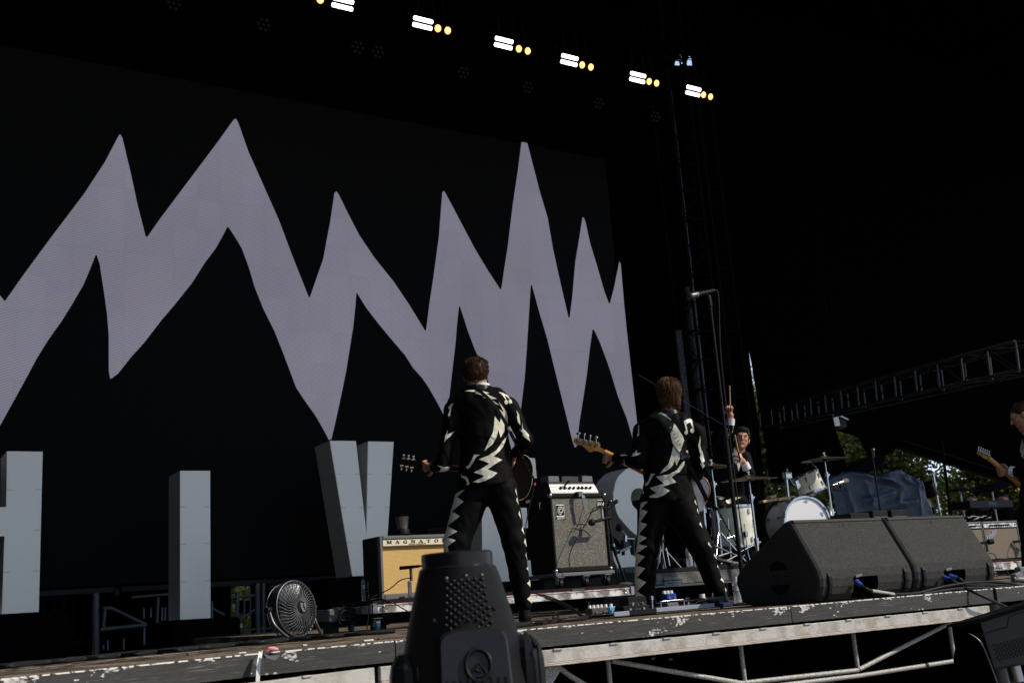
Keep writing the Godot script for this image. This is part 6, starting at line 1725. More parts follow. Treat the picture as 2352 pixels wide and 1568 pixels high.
# a head with face, on its own fine grid; fwd is where the face looks
func head(s: Shape, c: Vector3, fwd: Vector3, up: Vector3, k := 1.0, neck := Vector3()) -> Field:
	var f := Field.new(c - Vector3.ONE * 0.19, c + Vector3.ONE * 0.17, 0.0065)
	var z := fwd.normalized(); var x := up.cross(z).normalized(); var y := z.cross(x)
	var b := Basis(x, y, z)
	var L := func(px: float, py: float, pz: float) -> Vector3: return c + b * (Vector3(px, py, pz) * k)
	f.egg(L.call(0, 0.025, -0.012), Vector3(0.076, 0.088, 0.094) * k, 0.03, b)
	f.egg(L.call(0, -0.035, 0.028), Vector3(0.060, 0.078, 0.062) * k, 0.03, b)
	f.limb(L.call(-0.04, -0.055, 0.02), L.call(0, -0.098, 0.062), 0.022 * k, 0.020 * k, 0.02)
	f.limb(L.call(0.04, -0.055, 0.02), L.call(0, -0.098, 0.062), 0.022 * k, 0.020 * k, 0.02)
	f.limb(L.call(0, 0.022, 0.082), L.call(0, -0.020, 0.108), 0.009 * k, 0.014 * k, 0.014)
	f.limb(L.call(-0.038, 0.030, 0.074), L.call(0.038, 0.030, 0.074), 0.013 * k, 0.013 * k, 0.012)
	f.egg(L.call(-0.034, -0.012, 0.066), Vector3(0.022, 0.018, 0.018) * k, 0.015, b); f.egg(L.call(0.034, -0.012, 0.066), Vector3(0.022, 0.018, 0.018) * k, 0.015, b)
	f.limb(L.call(-0.020, -0.056, 0.080), L.call(0.020, -0.056, 0.080), 0.009 * k, 0.009 * k, 0.008)
	for sx in [-1.0, 1.0]:
		f.dent(L.call(sx * 0.031, 0.012, 0.100), 0.0135 * k)
		f.egg(L.call(sx * 0.029, 0.010, 0.072), Vector3(0.014, 0.012, 0.012) * k, 0.004, b)
		f.egg(L.call(sx * 0.080, -0.008, -0.004), Vector3(0.011, 0.032, 0.020) * k, 0.010, b)
	if neck != Vector3(): f.limb(L.call(0, -0.05, -0.015), neck, 0.056 * k, 0.060 * k, 0.03)
	f.skin(s)
	return f

func facing(fwd: Vector3, up: Vector3) -> Basis:
	var z := fwd.normalized(); var x := up.cross(z).normalized()
	return Basis(x, z.cross(x), z)

func strands(s: Shape, fld: Field, c: Vector3, rng: RandomNumberGenerator, n: int, from: Callable, flow: Callable, L: float, r: float, lift := 0.08) -> void:
	for i in n:
		var d: Vector3 = from.call(rng)
		var h = fld.hit(c + d * 0.19, -d, 0.19)
		if h == null: continue
		var p: Vector3 = h
		var pts: Array = [p]
		for k in 4:
			var nn := fld.slope(p)
			var g: Vector3 = flow.call(p - c, rng)
			g = (g - nn * g.dot(nn) + nn * rng.randf_range(0.0, lift)).normalized()
			p += g * L / 4
			pts.append(p)
		s.path(pts, r * rng.randf_range(0.7, 1.2), 4, 2)

func make_people() -> void:
	make_guitarist()
	make_bassist()
	make_drummer()
	make_right_guitarist()
	make_onlookers()

func teeth(edge: Array, mids: Array, w: Array, up: float, dn: float, dir: float) -> Array:
	var out: Array = []
	var ex := func(y: float) -> float:
		for i in range(0, edge.size() - 2, 2):
			if y <= edge[i + 3] or i == edge.size() - 4:
				return lerpf(edge[i], edge[i + 2], (y - edge[i + 1]) / (edge[i + 3] - edge[i + 1]))
		return edge[0]
	for k in mids.size():
		var y: float = mids[k]
		out.append([ex.call(y - up), y - up, ex.call(y) + dir * w[k], y + 2, ex.call(y + dn), y + dn])
	return out

func make_guitarist() -> void:
	var B := at(1130, 1432, -6.36); B.y = 0.0
	var turn := stand_at(B)
	var o := thing("person", "guitarist from behind in black suit with cream lightning, legs parted before the letter E", "person", B, turn, "band members in black suits with cream lightning")
	# jacket
	var j := Field.new(Vector3(-0.55, 0.80, -0.50), Vector3(0.50, 1.72, 0.36), 0.0125)
	j.limb(lp(1106, 948), lp(1112, 1008), 0.172, 0.160, 0.06, 0.66)
	j.limb(lp(1112, 1008), lp(1116, 1126), 0.158, 0.206, 0.05, 0.70)
	j.limb(lp(1058, 928), lp(1164, 932), 0.070, 0.070, 0.07)
	j.limb(lp(1078, 912), lp(1136, 914), 0.072, 0.072, 0.07)
	j.limb(lp(1042, 934), lp(1017, 1066, 0.02), 0.064, 0.055, 0.035)
	j.limb(lp(1017, 1066, 0.02), lp(999, 1071, -0.20), 0.056, 0.044, 0.03)
	j.limb(lp(1173, 938), lp(1206, 1010, 0.05), 0.066, 0.054, 0.035)
	j.limb(lp(1206, 1010, 0.05), lp(1186, 1040, -0.20), 0.054, 0.042, 0.03)
	j.cut(lp(1116, 1121) , Vector3(0.03, -1, 0.0).normalized())
	j.wrinkle(cloth_noise(3), 0.009)
	var s := Shape.new(); j.skin(s)
	var jk := part(o, "jacket", s, M.suit_black)
	# trousers
	var t := Field.new(Vector3(-0.50, -0.02, -0.32), Vector3(0.45, 1.02, 0.32), 0.0125)
	t.limb(lp(1094, 1112), lp(1146, 1112), 0.112, 0.110, 0.05, 0.85)
	t.limb(lp(1087, 1135), lp(1050, 1245, 0.03), 0.118, 0.090, 0.03, 0.95)
	t.limb(lp(1050, 1245, 0.03), lp(1038, 1412), 0.090, 0.080, 0.03)
	t.limb(lp(1152, 1130), lp(1180, 1243, 0.02), 0.118, 0.080, 0.03, 0.95)
	t.limb(lp(1180, 1243, 0.02), lp(1203, 1392), 0.080, 0.056, 0.03)
	t.wrinkle(cloth_noise(5), 0.0065)
	t.cut(lp(1203, 1401), Vector3(0.05, -1, 0).normalized())
	s = Shape.new(); t.skin(s)
	var tr := part(o, "trousers", s, M.suit_black)
	# boots
	var bf := Field.new(Vector3(-0.45, -0.02, -0.30), Vector3(0.35, 0.22, 0.16), 0.0065)
	bf.limb(lp(1203, 1392), lp(1206, 1420, 0.01), 0.042, 0.040, 0.02); bf.limb(lp(1206, 1420, 0.01), lp(1204, 1419, -0.17), 0.040, 0.034, 0.02)
	bf.limb(lp(1038, 1405), lp(1036, 1426, 0.0), 0.042, 0.040, 0.02); bf.limb(lp(1036, 1426, 0.0), lp(1034, 1425, -0.17), 0.040, 0.034, 0.02)
	bf.cut(Vector3(0, 0.004, 0), Vector3.DOWN)
	s = Shape.new(); bf.skin(s)
	part(o, "boots", s, M.boot_leather)
	# head, neck and hands
	s = Shape.new()
	var hc := lp(1093, 860, -0.02)
	var hf := head(s, hc, Vector3(0.25, -0.35, -1), Vector3(0.04, 1, -0.32), 1.0, lp(1102, 893, 0.0))
	hand(s, lp(998, 1071, -0.21), Vector3(-0.75, 0.10, -0.5), Vector3(-0.15, -0.35, 0.9), 1.0, -1.0)
	hand(s, lp(1186, 1041, -0.21), Vector3(-0.7, -0.5, -0.4), Vector3(0, 0.5, 0.6), 0.7, -1.0)
	part(o, "body", s, M.skin)
	var hr := Field.new(hc - Vector3.ONE * 0.17, hc + Vector3.ONE * 0.17, 0.0075)
	hr.egg(hc + Vector3(-0.002, 0.036, 0.014), Vector3(0.086, 0.084, 0.100), 0.03)
	hr.egg(hc + Vector3(0.012, 0.074, -0.03), Vector3(0.068, 0.044, 0.07), 0.03)
	hr.egg(hc + Vector3(0.0, -0.012, 0.042), Vector3(0.074, 0.060, 0.066), 0.03)
	var hn := FastNoiseLite.new(); hn.seed = 9; hn.frequency = 34.0; hn.fractal_octaves = 2
	hr.wrinkle(hn, 0.003)
	hr.cut(hc + Vector3(0, -0.06, 0.07), Vector3(0.0, -1.0, -0.55).normalized())
	hr.dent(hc + Vector3(0.088, -0.028, 0.02), 0.030)
	s = Shape.new(); hr.skin(s)
	var rng := RandomNumberGenerator.new(); rng.seed = 31
	strands(s, hr, hc, rng, 700, func(r: RandomNumberGenerator) -> Vector3: return Vector3(r.randf_range(-1, 1), r.randf_range(-0.5, 1.0), r.randf_range(-0.7, 1)).normalized(), func(p: Vector3, r: RandomNumberGenerator) -> Vector3: return Vector3(p.x * 4.0 + 0.2 + r.randf_range(-0.3, 0.3), 0.35 - p.z * 9.0 - r.randf() * 0.5, 0.4 + r.randf_range(-0.3, 0.3)), 0.036, 0.0019, 0.16)
	part(o, "hair", s, M.hair_brown)
	# collars
	var cb := Basis.from_euler(Vector3(0.10, 0, -0.10))
	part(o, "shirt_collar", Shape.new().lathe([Vector2(0.069, -0.03), Vector2(0.064, 0.012), Vector2(0.060, 0.012), Vector2(0.064, -0.03)], Transform3D(cb, lp(1103, 884, 0.0)), 28), M.shirt)
	part(o, "jacket_collar", Shape.new().lathe([Vector2(0.092, -0.045), Vector2(0.080, -0.012), Vector2(0.073, 0.003), Vector2(0.069, 0.0), Vector2(0.072, -0.045)], Transform3D(cb, lp(1103, 886, 0.0)), 28), M.lapel_satin)
	var ear := Shape.new().path([lp(1117, 871, 0.03), lp(1098, 880, 0.085), lp(1096, 886, 0.08)], 0.0025, 5)
	part(o, "earpiece_wire", ear, M.tuner)
	# cream lightning
	var og := Vector2(861.3, 803.9); var k := 0.21976
	for p in [
		[930, 418, 1040, 405, 1078, 425, 1128, 472, 1045, 447, 1058, 432, 965, 421],
		[1085, 415, 1195, 440, 1158, 452, 1272, 503, 1210, 508, 1300, 568, 1240, 550, 1190, 520, 1120, 483, 1168, 500, 1110, 447],
		[1290, 530, 1330, 580, 1370, 625, 1393, 690, 1395, 760, 1385, 795, 1350, 720, 1310, 680, 1275, 612, 1275, 592, 1345, 640, 1318, 585],
		[1248, 682, 1305, 752, 1312, 702, 1348, 765, 1350, 830, 1310, 908, 1290, 828, 1268, 905, 1225, 985, 1142, 1056, 1185, 955, 1230, 860, 1243, 780],
		[1388, 865, 1372, 900, 1335, 1000, 1300, 1050, 1240, 1112, 1328, 1140, 1175, 1248, 1277, 1285, 1230, 1330, 1150, 1370, 1080, 1388, 1022, 1380, 1110, 1340, 1142, 1318, 1035, 1278, 1130, 1232, 1195, 1185, 1085, 1142, 1190, 1100, 1270, 1040, 1330, 945],
		]: sewn(jk, j, p, M.applique, "lightning_patch", og, k)
	for p in [
		[1035, 1090, 1095, 1095, 1060, 1115, 1030, 1165, 1000, 1220, 975, 1238, 955, 1228, 955, 1210, 985, 1195, 1015, 1140],
		[905, 1278, 915, 1305, 950, 1315, 975, 1345, 982, 1380, 992, 1395, 975, 1413, 957, 1400, 962, 1378, 950, 1350, 930, 1335, 902, 1320],
		[1290, 428, 1330, 432, 1385, 455, 1408, 490, 1430, 515, 1432, 540, 1412, 549, 1393, 535, 1398, 512, 1412, 505, 1375, 470, 1345, 460, 1365, 495, 1388, 525, 1390, 548, 1370, 558, 1352, 542, 1355, 518, 1370, 512, 1335, 465],
		[762, 582, 790, 550, 818, 540, 798, 588, 788, 640, 782, 675, 767, 685, 760, 667, 773, 635, 778, 590, 768, 598],
		]: sewn(jk, j, p, M.applique, "note_patch", og, k)
	for p in [
		[760, 818, 752, 870, 825, 832, 790, 880, 740, 925, 722, 955, 730, 890],
		[650, 1192, 695, 1205, 720, 1212, 785, 1200, 755, 1235, 720, 1253, 665, 1253, 690, 1225],
		[1475, 612, 1505, 660, 1512, 700, 1520, 775, 1495, 742, 1485, 690, 1490, 662],
		[1540, 752, 1547, 810, 1582, 850, 1612, 890, 1604, 900, 1622, 948, 1560, 905, 1540, 875, 1562, 880, 1512, 820, 1537, 830],
		]: sewn(jk, j, p, M.applique, "sleeve_patch", og, k)
	var o2 := Vector2(803.9, 803.9)
	sewn(tr, t, [600, 812, 655, 793, 610, 832, 648, 863, 582, 915, 628, 945, 557, 1000, 612, 1033, 552, 1068, 605, 1083, 557, 1117, 565, 1150, 530, 1160, 528, 1100, 535, 1030, 555, 960, 570, 905, 590, 860], M.applique, "side_stripe", o2, 0.403)
	var e := [945, 790, 970, 940, 1000, 1080, 1020, 1200, 1032, 1300, 1038, 1470]
	for p in teeth(e, [800, 850, 930, 1020, 1090, 1165, 1240, 1325, 1415], [6, 9, 9, 11, 12, 16, 20, 25, 27], 20, 28, -1.0):
		sewn(tr, t, p, M.applique, "side_tooth", o2, 0.403)

func make_bassist() -> void:
	var B := at(1575, 1400, -6.25); B.y = 0.0
	var turn := stand_at(B)
	var o := thing("person", "bass player seen from behind with longish auburn hair, legs wide apart beside the wedges", "person", B, turn, "band members in black suits with cream lightning")
	var j := Field.new(Vector3(-0.62, 0.68, -0.46), Vector3(0.42, 1.62, 0.36), 0.0125)
	j.limb(lp(1537, 1005), lp(1532, 1070), 0.176, 0.166, 0.06, 0.66)
	j.limb(lp(1532, 1070), lp(1536, 1162), 0.164, 0.210, 0.05, 0.70)
	j.limb(lp(1488, 984), lp(1590, 988), 0.070, 0.070, 0.07)
	j.limb(lp(1512, 966), lp(1562, 968), 0.074, 0.074, 0.07)
	j.limb(lp(1474, 990), lp(1466, 1060, 0.04), 0.068, 0.058, 0.035)
	j.limb(lp(1466, 1060, 0.04), lp(1417, 1052, -0.06), 0.058, 0.046, 0.03)
	j.limb(lp(1601, 994), lp(1609, 1070, 0.02), 0.066, 0.056, 0.035)
	j.limb(lp(1609, 1070, 0.02), lp(1602, 1092, -0.20), 0.055, 0.045, 0.03)
	j.cut(lp(1536, 1156), Vector3(0.0, -1, 0.0))
	j.wrinkle(cloth_noise(13), 0.009)
	var s := Shape.new(); j.skin(s)
	var jk := part(o, "jacket", s, M.suit_black)
	var t := Field.new(Vector3(-0.46, -0.02, -0.32), Vector3(0.44, 0.98, 0.32), 0.0125)
	t.limb(lp(1510, 1148), lp(1560, 1148), 0.125, 0.125, 0.05, 0.85)
	t.limb(lp(1504, 1166), lp(1487, 1258, 0.03), 0.128, 0.086, 0.03, 0.95)
	t.limb(lp(1487, 1258, 0.03), lp(1480, 1376), 0.086, 0.076, 0.03)
	t.limb(lp(1562, 1166), lp(1610, 1256, 0.03), 0.132, 0.088, 0.03, 0.95)
	t.limb(lp(1610, 1256, 0.03), lp(1644, 1352), 0.086, 0.066, 0.03)
	t.limb(lp(1644, 1352), lp(1652, 1370), 0.066, 0.062, 0.03)
	t.wrinkle(cloth_noise(15), 0.0065)
	t.cut(lp(1652, 1366), Vector3(0.25, -1, 0).normalized())
	s = Shape.new(); t.skin(s)
	var tr := part(o, "trousers", s, M.suit_black)
	var bf := Field.new(Vector3(-0.46, -0.02, -0.34), Vector3(0.48, 0.20, 0.20), 0.0065)
	bf.limb(lp(1656, 1362), lp(1660, 1380), 0.042, 0.040, 0.02); bf.limb(lp(1660, 1382), lp(1677, 1385, -0.08), 0.041, 0.032, 0.02)
	bf.limb(lp(1481, 1376), lp(1482, 1392), 0.042, 0.040, 0.02); bf.limb(lp(1482, 1395), lp(1480, 1394, -0.17), 0.040, 0.034, 0.02)
	bf.cut(Vector3(0, 0.004, 0), Vector3.DOWN)
	s = Shape.new(); bf.skin(s)
	part(o, "boots", s, M.boot_leather)
	s = Shape.new()
	var hc := lp(1536, 902, -0.02)
	head(s, hc, Vector3(-0.1, -0.2, -1), Vector3(0.0, 1, -0.15), 1.0, lp(1537, 955, 0.0))
	hand(s, lp(1416, 1051, -0.07), Vector3(-0.9, 0.12, -0.3), Vector3(-0.2, 0.1, 0.95), 1.15, -1.0)
	hand(s, lp(1602, 1092, -0.2), Vector3(-0.4, -0.7, -0.4), Vector3(0.2, 0.2, 0.9), 0.7, -1.0)
	part(o, "body", s, M.skin)
	var hr := Field.new(hc - Vector3(0.17, 0.20, 0.17), hc + Vector3.ONE * 0.17, 0.0075)
	hr.egg(hc + Vector3(0.0, 0.024, 0.012), Vector3(0.090, 0.097, 0.102), 0.03)
	hr.egg(hc + Vector3(0.004, -0.045, 0.025), Vector3(0.078, 0.080, 0.078), 0.03)
	hr.limb(hc + Vector3(-0.03, -0.072, 0.045), hc + Vector3(0.042, -0.085, 0.045), 0.034, 0.032, 0.03)
	var hn := FastNoiseLite.new(); hn.seed = 19; hn.frequency = 22.0; hn.fractal_octaves = 2
	hr.wrinkle(hn, 0.003)
	hr.cut(hc + Vector3(0, -0.105, 0), Vector3(-0.2, -1, 0).normalized())
	s = Shape.new(); hr.skin(s)
	var rng := RandomNumberGenerator.new(); rng.seed = 41
	var crown := Vector3(0.01, 0.105, 0.03)
	strands(s, hr, hc, rng, 900, func(r: RandomNumberGenerator) -> Vector3: return Vector3(r.randf_range(-1, 1), r.randf_range(-0.7, 1.0), r.randf_range(-0.6, 1)).normalized(), func(p: Vector3, r: RandomNumberGenerator) -> Vector3: return (p - crown).normalized() + Vector3(r.randf_range(-0.08, 0.08), -0.35, r.randf_range(-0.06, 0.06)), 0.09, 0.0020, 0.04)
	part(o, "hair", s, M.hair_auburn)
	part(o, "jacket_collar", Shape.new().lathe([Vector2(0.098, -0.05), Vector2(0.082, -0.012), Vector2(0.074, 0.006), Vector2(0.070, 0.0), Vector2(0.075, -0.05)], Transform3D(Basis.from_euler(Vector3(0.08, 0, -0.03)), lp(1537, 945, 0.0)), 28), M.lapel_satin)
	var og := Vector2(1292.0, 832.6); var k := 0.21968
	for p in [
		[960, 545, 1035, 505, 1085, 535, 1140, 598, 1040, 562, 1072, 547],
		[1158, 868, 1190, 915, 1228, 950, 1228, 1000, 1190, 1075, 1178, 1010, 1150, 1080, 1110, 1120, 1018, 1165, 1060, 1110, 1110, 1060, 1135, 980, 1147, 920],
		[1235, 965, 1310, 900, 1315, 930, 1290, 975, 1270, 1000, 1245, 1010],
		[1275, 1022, 1268, 1075, 1225, 1140, 1140, 1198, 1190, 1252, 1048, 1300, 1122, 1343, 1060, 1392, 990, 1415, 893, 1405, 985, 1362, 912, 1308, 1062, 1268, 980, 1190, 1110, 1170, 1195, 1125, 1245, 1050],
		]: sewn(jk, j, p, M.applique, "lightning_patch", og, k)
	sewn(jk, j, [1130, 735, 1150, 700, 1165, 640, 1210, 700, 1250, 760, 1262, 810, 1235, 900, 1215, 938, 1190, 900, 1155, 850, 1135, 790], M.applique, "lightning_patch", og, k, 0.017)
	for p in [
		[925, 1155, 970, 1160, 945, 1185, 915, 1245, 885, 1285, 865, 1275, 870, 1255, 895, 1240, 920, 1185],
		[838, 1310, 850, 1340, 860, 1370, 864, 1400, 845, 1413, 845, 1385, 834, 1350],
		[1268, 605, 1330, 570, 1352, 580, 1370, 650, 1383, 700, 1378, 720, 1355, 727, 1335, 712, 1340, 685, 1360, 675, 1335, 610, 1295, 640, 1305, 690, 1312, 730, 1295, 748, 1275, 735, 1278, 712, 1292, 705, 1280, 655],
		[790, 655, 803, 640, 800, 700, 803, 740, 788, 765, 778, 755, 792, 725],
		]: sewn(jk, j, p, M.applique, "note_patch", og, k)
	for p in [
		[1440, 750, 1447, 800, 1440, 850, 1455, 920, 1445, 955, 1430, 900, 1420, 860, 1435, 800],
		[1460, 910, 1475, 960, 1487, 1020, 1470, 1045, 1490, 1070, 1468, 1103, 1455, 1072, 1440, 1047, 1460, 1052, 1438, 985],
		[775, 905, 782, 940, 818, 940, 790, 965, 735, 978, 718, 975, 745, 957, 725, 945, 760, 930],
		[597, 945, 640, 943, 680, 955, 640, 962, 605, 962], [640, 995, 650, 1040, 690, 1080, 640, 1055, 612, 1028, 640, 1040],
		]: sewn(jk, j, p, M.applique, "sleeve_patch", og, k)
	var o2 := Vector2(1349.4, 1119.7); var k2 := 0.20143
	sewn(tr, t, [690, 158, 612, 240, 688, 270, 605, 390, 683, 418, 588, 530, 680, 570, 580, 640, 682, 668, 565, 745, 655, 785, 560, 890, 660, 915, 567, 1025, 668, 1075, 570, 1180, 640, 1232, 545, 1240, 540, 1050, 542, 900, 553, 750, 570, 620, 582, 500, 590, 400, 600, 250, 612, 165], M.applique, "side_stripe", o2, k2)
	var e := [1225, 130, 1250, 210, 1290, 410, 1385, 630, 1452, 750, 1500, 890, 1545, 1030, 1595, 1200]
	for p in teeth(e, [155, 255, 415, 645, 770, 895, 1045, 1165], [14, 12, 16, 18, 18, 24, 34, 14], 28, 42, -1.0):
		sewn(tr, t, p, M.applique, "side_tooth", o2, k2)
	jacket_of_bassist = j

var jacket_of_bassist: Field

func make_drummer() -> void:
	var B := at(1680, 1300, -9.15); B.y = 0.345
	var turn := stand_at(B)
	var o := thing("person", "drummer with greying dark hair facing the pit, right arm raised with a stick", "person", B, turn, "band members in black suits with cream lightning")
	var j := Field.new(Vector3(-0.55, 0.30, -0.40), Vector3(0.45, 1.95, 0.40), 0.014)
	j.limb(lp(1672, 1062), lp(1671, 1130), 0.185, 0.175, 0.06, 0.7)
	j.limb(lp(1671, 1130), lp(1666, 1160), 0.19, 0.20, 0.05, 0.75)
	j.limb(lp(1655, 1030), lp(1708, 1050), 0.075, 0.075, 0.07)
	j.limb(lp(1658, 1036), lp(1668, 1000, 0.06), 0.080, 0.064, 0.04)
	j.limb(lp(1668, 1000, 0.06), lp(1678, 972, 0.10), 0.062, 0.046, 0.03)
	j.limb(lp(1712, 1052), lp(1724, 1092, 0.10), 0.070, 0.058, 0.04)
	j.limb(lp(1724, 1092, 0.10), lp(1714, 1072, 0.25), 0.055, 0.046, 0.03)
	j.cut(lp(1666, 1164), Vector3.DOWN)
	j.wrinkle(cloth_noise(23), 0.0065)
	var s := Shape.new(); j.skin(s)
	var jk := part(o, "jacket", s, M.suit_black)
	var t := Field.new(Vector3(-0.45, -0.02, -0.30), Vector3(0.50, 0.80, 0.60), 0.014)
	t.limb(lp(1655, 1160), lp(1690, 1160), 0.15, 0.15, 0.05)
	t.limb(lp(1655, 1165), lp(1652, 1166, 0.42), 0.115, 0.085, 0.04)
	t.limb(lp(1652, 1166, 0.42), lp(1652, 1280, 0.40), 0.080, 0.062, 0.03)
	t.limb(lp(1690, 1165), lp(1716, 1172, 0.40), 0.115, 0.085, 0.04)
	t.limb(lp(1716, 1172, 0.40), lp(1722, 1280, 0.42), 0.080, 0.062, 0.03)
	s = Shape.new(); t.skin(s)
	var tr := part(o, "trousers", s, M.suit_black)
	var th := Shape.new().tube(Vector3(0.0, 0.0, 0.0), Vector3(0, 0.30, 0), 0.03, -1, 10).lathe([Vector2(0, 0.36), Vector2(0.15, 0.36), Vector2(0.16, 0.30), Vector2(0, 0.29)], Transform3D(), 20)
	var sto := thing("drum_stool", "round black drum stool under the drummer", "stool", B, turn)
	part(sto, "seat", th, M.ink)
	s = Shape.new()
	var hc := lp(1704, 1009, 0.06)
	head(s, hc, Vector3(0.12, 0.10, 1), Vector3(0.28, 1, 0.05), 1.02, lp(1697, 1042, 0.02))
	hand(s, lp(1679, 957, 0.11), Vector3(0.02, 1, 0.05), Vector3(0.4, 0.1, -0.9), 1.5, 1.0, 1.08)
	hand(s, lp(1709, 1062, 0.28), Vector3(-0.45, 0.85, 0.2), Vector3(0.5, 0.35, 0.6), 1.3, -1.0, 1.08)
	part(o, "body", s, M.skin)
	var hr := Field.new(hc - Vector3.ONE * 0.17, hc + Vector3.ONE * 0.17, 0.008)
	var up := Vector3(0.28, 1, 0.05).normalized()
	var hb := facing(Vector3(0.12, 0.10, 1), Vector3(0.28, 1, 0.05))
	hr.egg(hc + hb * Vector3(0, 0.040, -0.018), Vector3(0.086, 0.088, 0.100), 0.02, hb)
	hr.egg(hc + hb * Vector3(0.0, 0.105, 0.035), Vector3(0.060, 0.030, 0.050), 0.03, hb)
	hr.cut(hc + hb * Vector3(0, 0.066, 0.066), hb * Vector3(0, -0.66, 0.75))
	var hn := FastNoiseLite.new(); hn.seed = 29; hn.frequency = 36.0
	hr.wrinkle(hn, 0.010)
	s = Shape.new(); hr.skin(s)
	var rng := RandomNumberGenerator.new(); rng.seed = 51
	strands(s, hr, hc, rng, 420, func(r: RandomNumberGenerator) -> Vector3: return Vector3(r.randf_range(-1, 1), r.randf_range(-0.3, 1.0), r.randf_range(-0.6, 0.9)).normalized(), func(p: Vector3, r: RandomNumberGenerator) -> Vector3: return Vector3(p.x * 3.0 + r.randf_range(-0.4, 0.4), 0.4, -0.9 + r.randf_range(-0.3, 0.3)), 0.045, 0.0025)
	for sx in [-1.0, 1.0]:      # brows and sideburns
		s.ball(hc + up * 0.034 + Vector3(sx * 0.032 + 0.012, 0, 0.088), Vector3(0.018, 0.0035, 0.006), Basis(Vector3.BACK, -0.25 - sx * 0.15), 8, 5)
		s.ball(hc + up * 0.012 + Vector3(sx * 0.029 + 0.006, 0, 0.088), Vector3(0.009, 0.0035, 0.006), Basis(Vector3.BACK, -0.25), 8, 5)
		s.ball(hc + up * 0.005 + Vector3(sx * 0.074, 0, 0.01), Vector3(0.010, 0.030, 0.020), Basis(), 8, 6)
	s.ball(hc - up * 0.056 + Vector3(0.0, 0, 0.090), Vector3(0.019, 0.0025, 0.006), Basis(Vector3.BACK, -0.25), 8, 5)
	part(o, "hair", s, M.hair_dark)
	var cf := Shape.new()
	cf.tube(lp(1678, 976, 0.10), lp(1679, 961, 0.11), 0.047, 0.044, 16)
	cf.tube(lp(1716, 1077, 0.24), lp(1710, 1063, 0.27), 0.050, 0.043, 16)
	part(o, "shirt_cuff", cf, M.shirt)
	part(o, "shirt_front", Shape.new().box(lp(1691, 1052, 0.14), Vector3(0.07, 0.12, 0.03), 0.01, Basis(Vector3.BACK, 0.2)), M.shirt)
	var og := Vector2(1550.4, 861.3); var k := 0.29296
	for p in [[470, 560, 490, 600, 500, 660, 515, 700, 500, 760, 485, 690, 462, 640, 462, 580], [455, 385, 468, 400, 466, 450, 455, 440], [372, 455, 410, 450, 430, 470, 385, 478]]:
		sewn(jk, j, p, M.applique, "lightning_patch", og, k)
	for p in [[300, 950, 350, 935, 420, 930, 400, 950, 370, 990, 340, 980, 350, 965], [400, 985, 470, 960, 520, 960, 480, 985, 450, 1010, 400, 1015], [500, 900, 525, 910, 545, 880, 550, 930, 530, 925, 515, 930]]:
		sewn(tr, t, p, M.applique, "thigh_patch", og, k)
	# sticks
	for d in [[1676.4, 888, 1678.5, 962, 0.13, "wooden drumstick held upright in the drummer's raised hand"], [1689, 1000, 1702, 1066, 0.36, "wooden drumstick held before the drummer's face"]]:
		var a := lp(d[0], d[1], d[4]); var b := lp(d[2], d[3], d[4] - 0.02)
		var st := thing("drumstick", d[5], "drumstick", B, turn, "drumsticks in the drummer's hands")
		part(st, "shaft", Shape.new().tube(b, a, 0.0085, 0.0060, 10), M.wood_stick)
		part(st, "tip", Shape.new().ball(a, Vector3(0.007, 0.012, 0.007), Basis(), 8, 6), M.wood_stick)
		part(st, "black_grip", Shape.new().tube(b.lerp(a, 0.1), b.lerp(a, 0.42), 0.0095, -1, 10), M.ink)

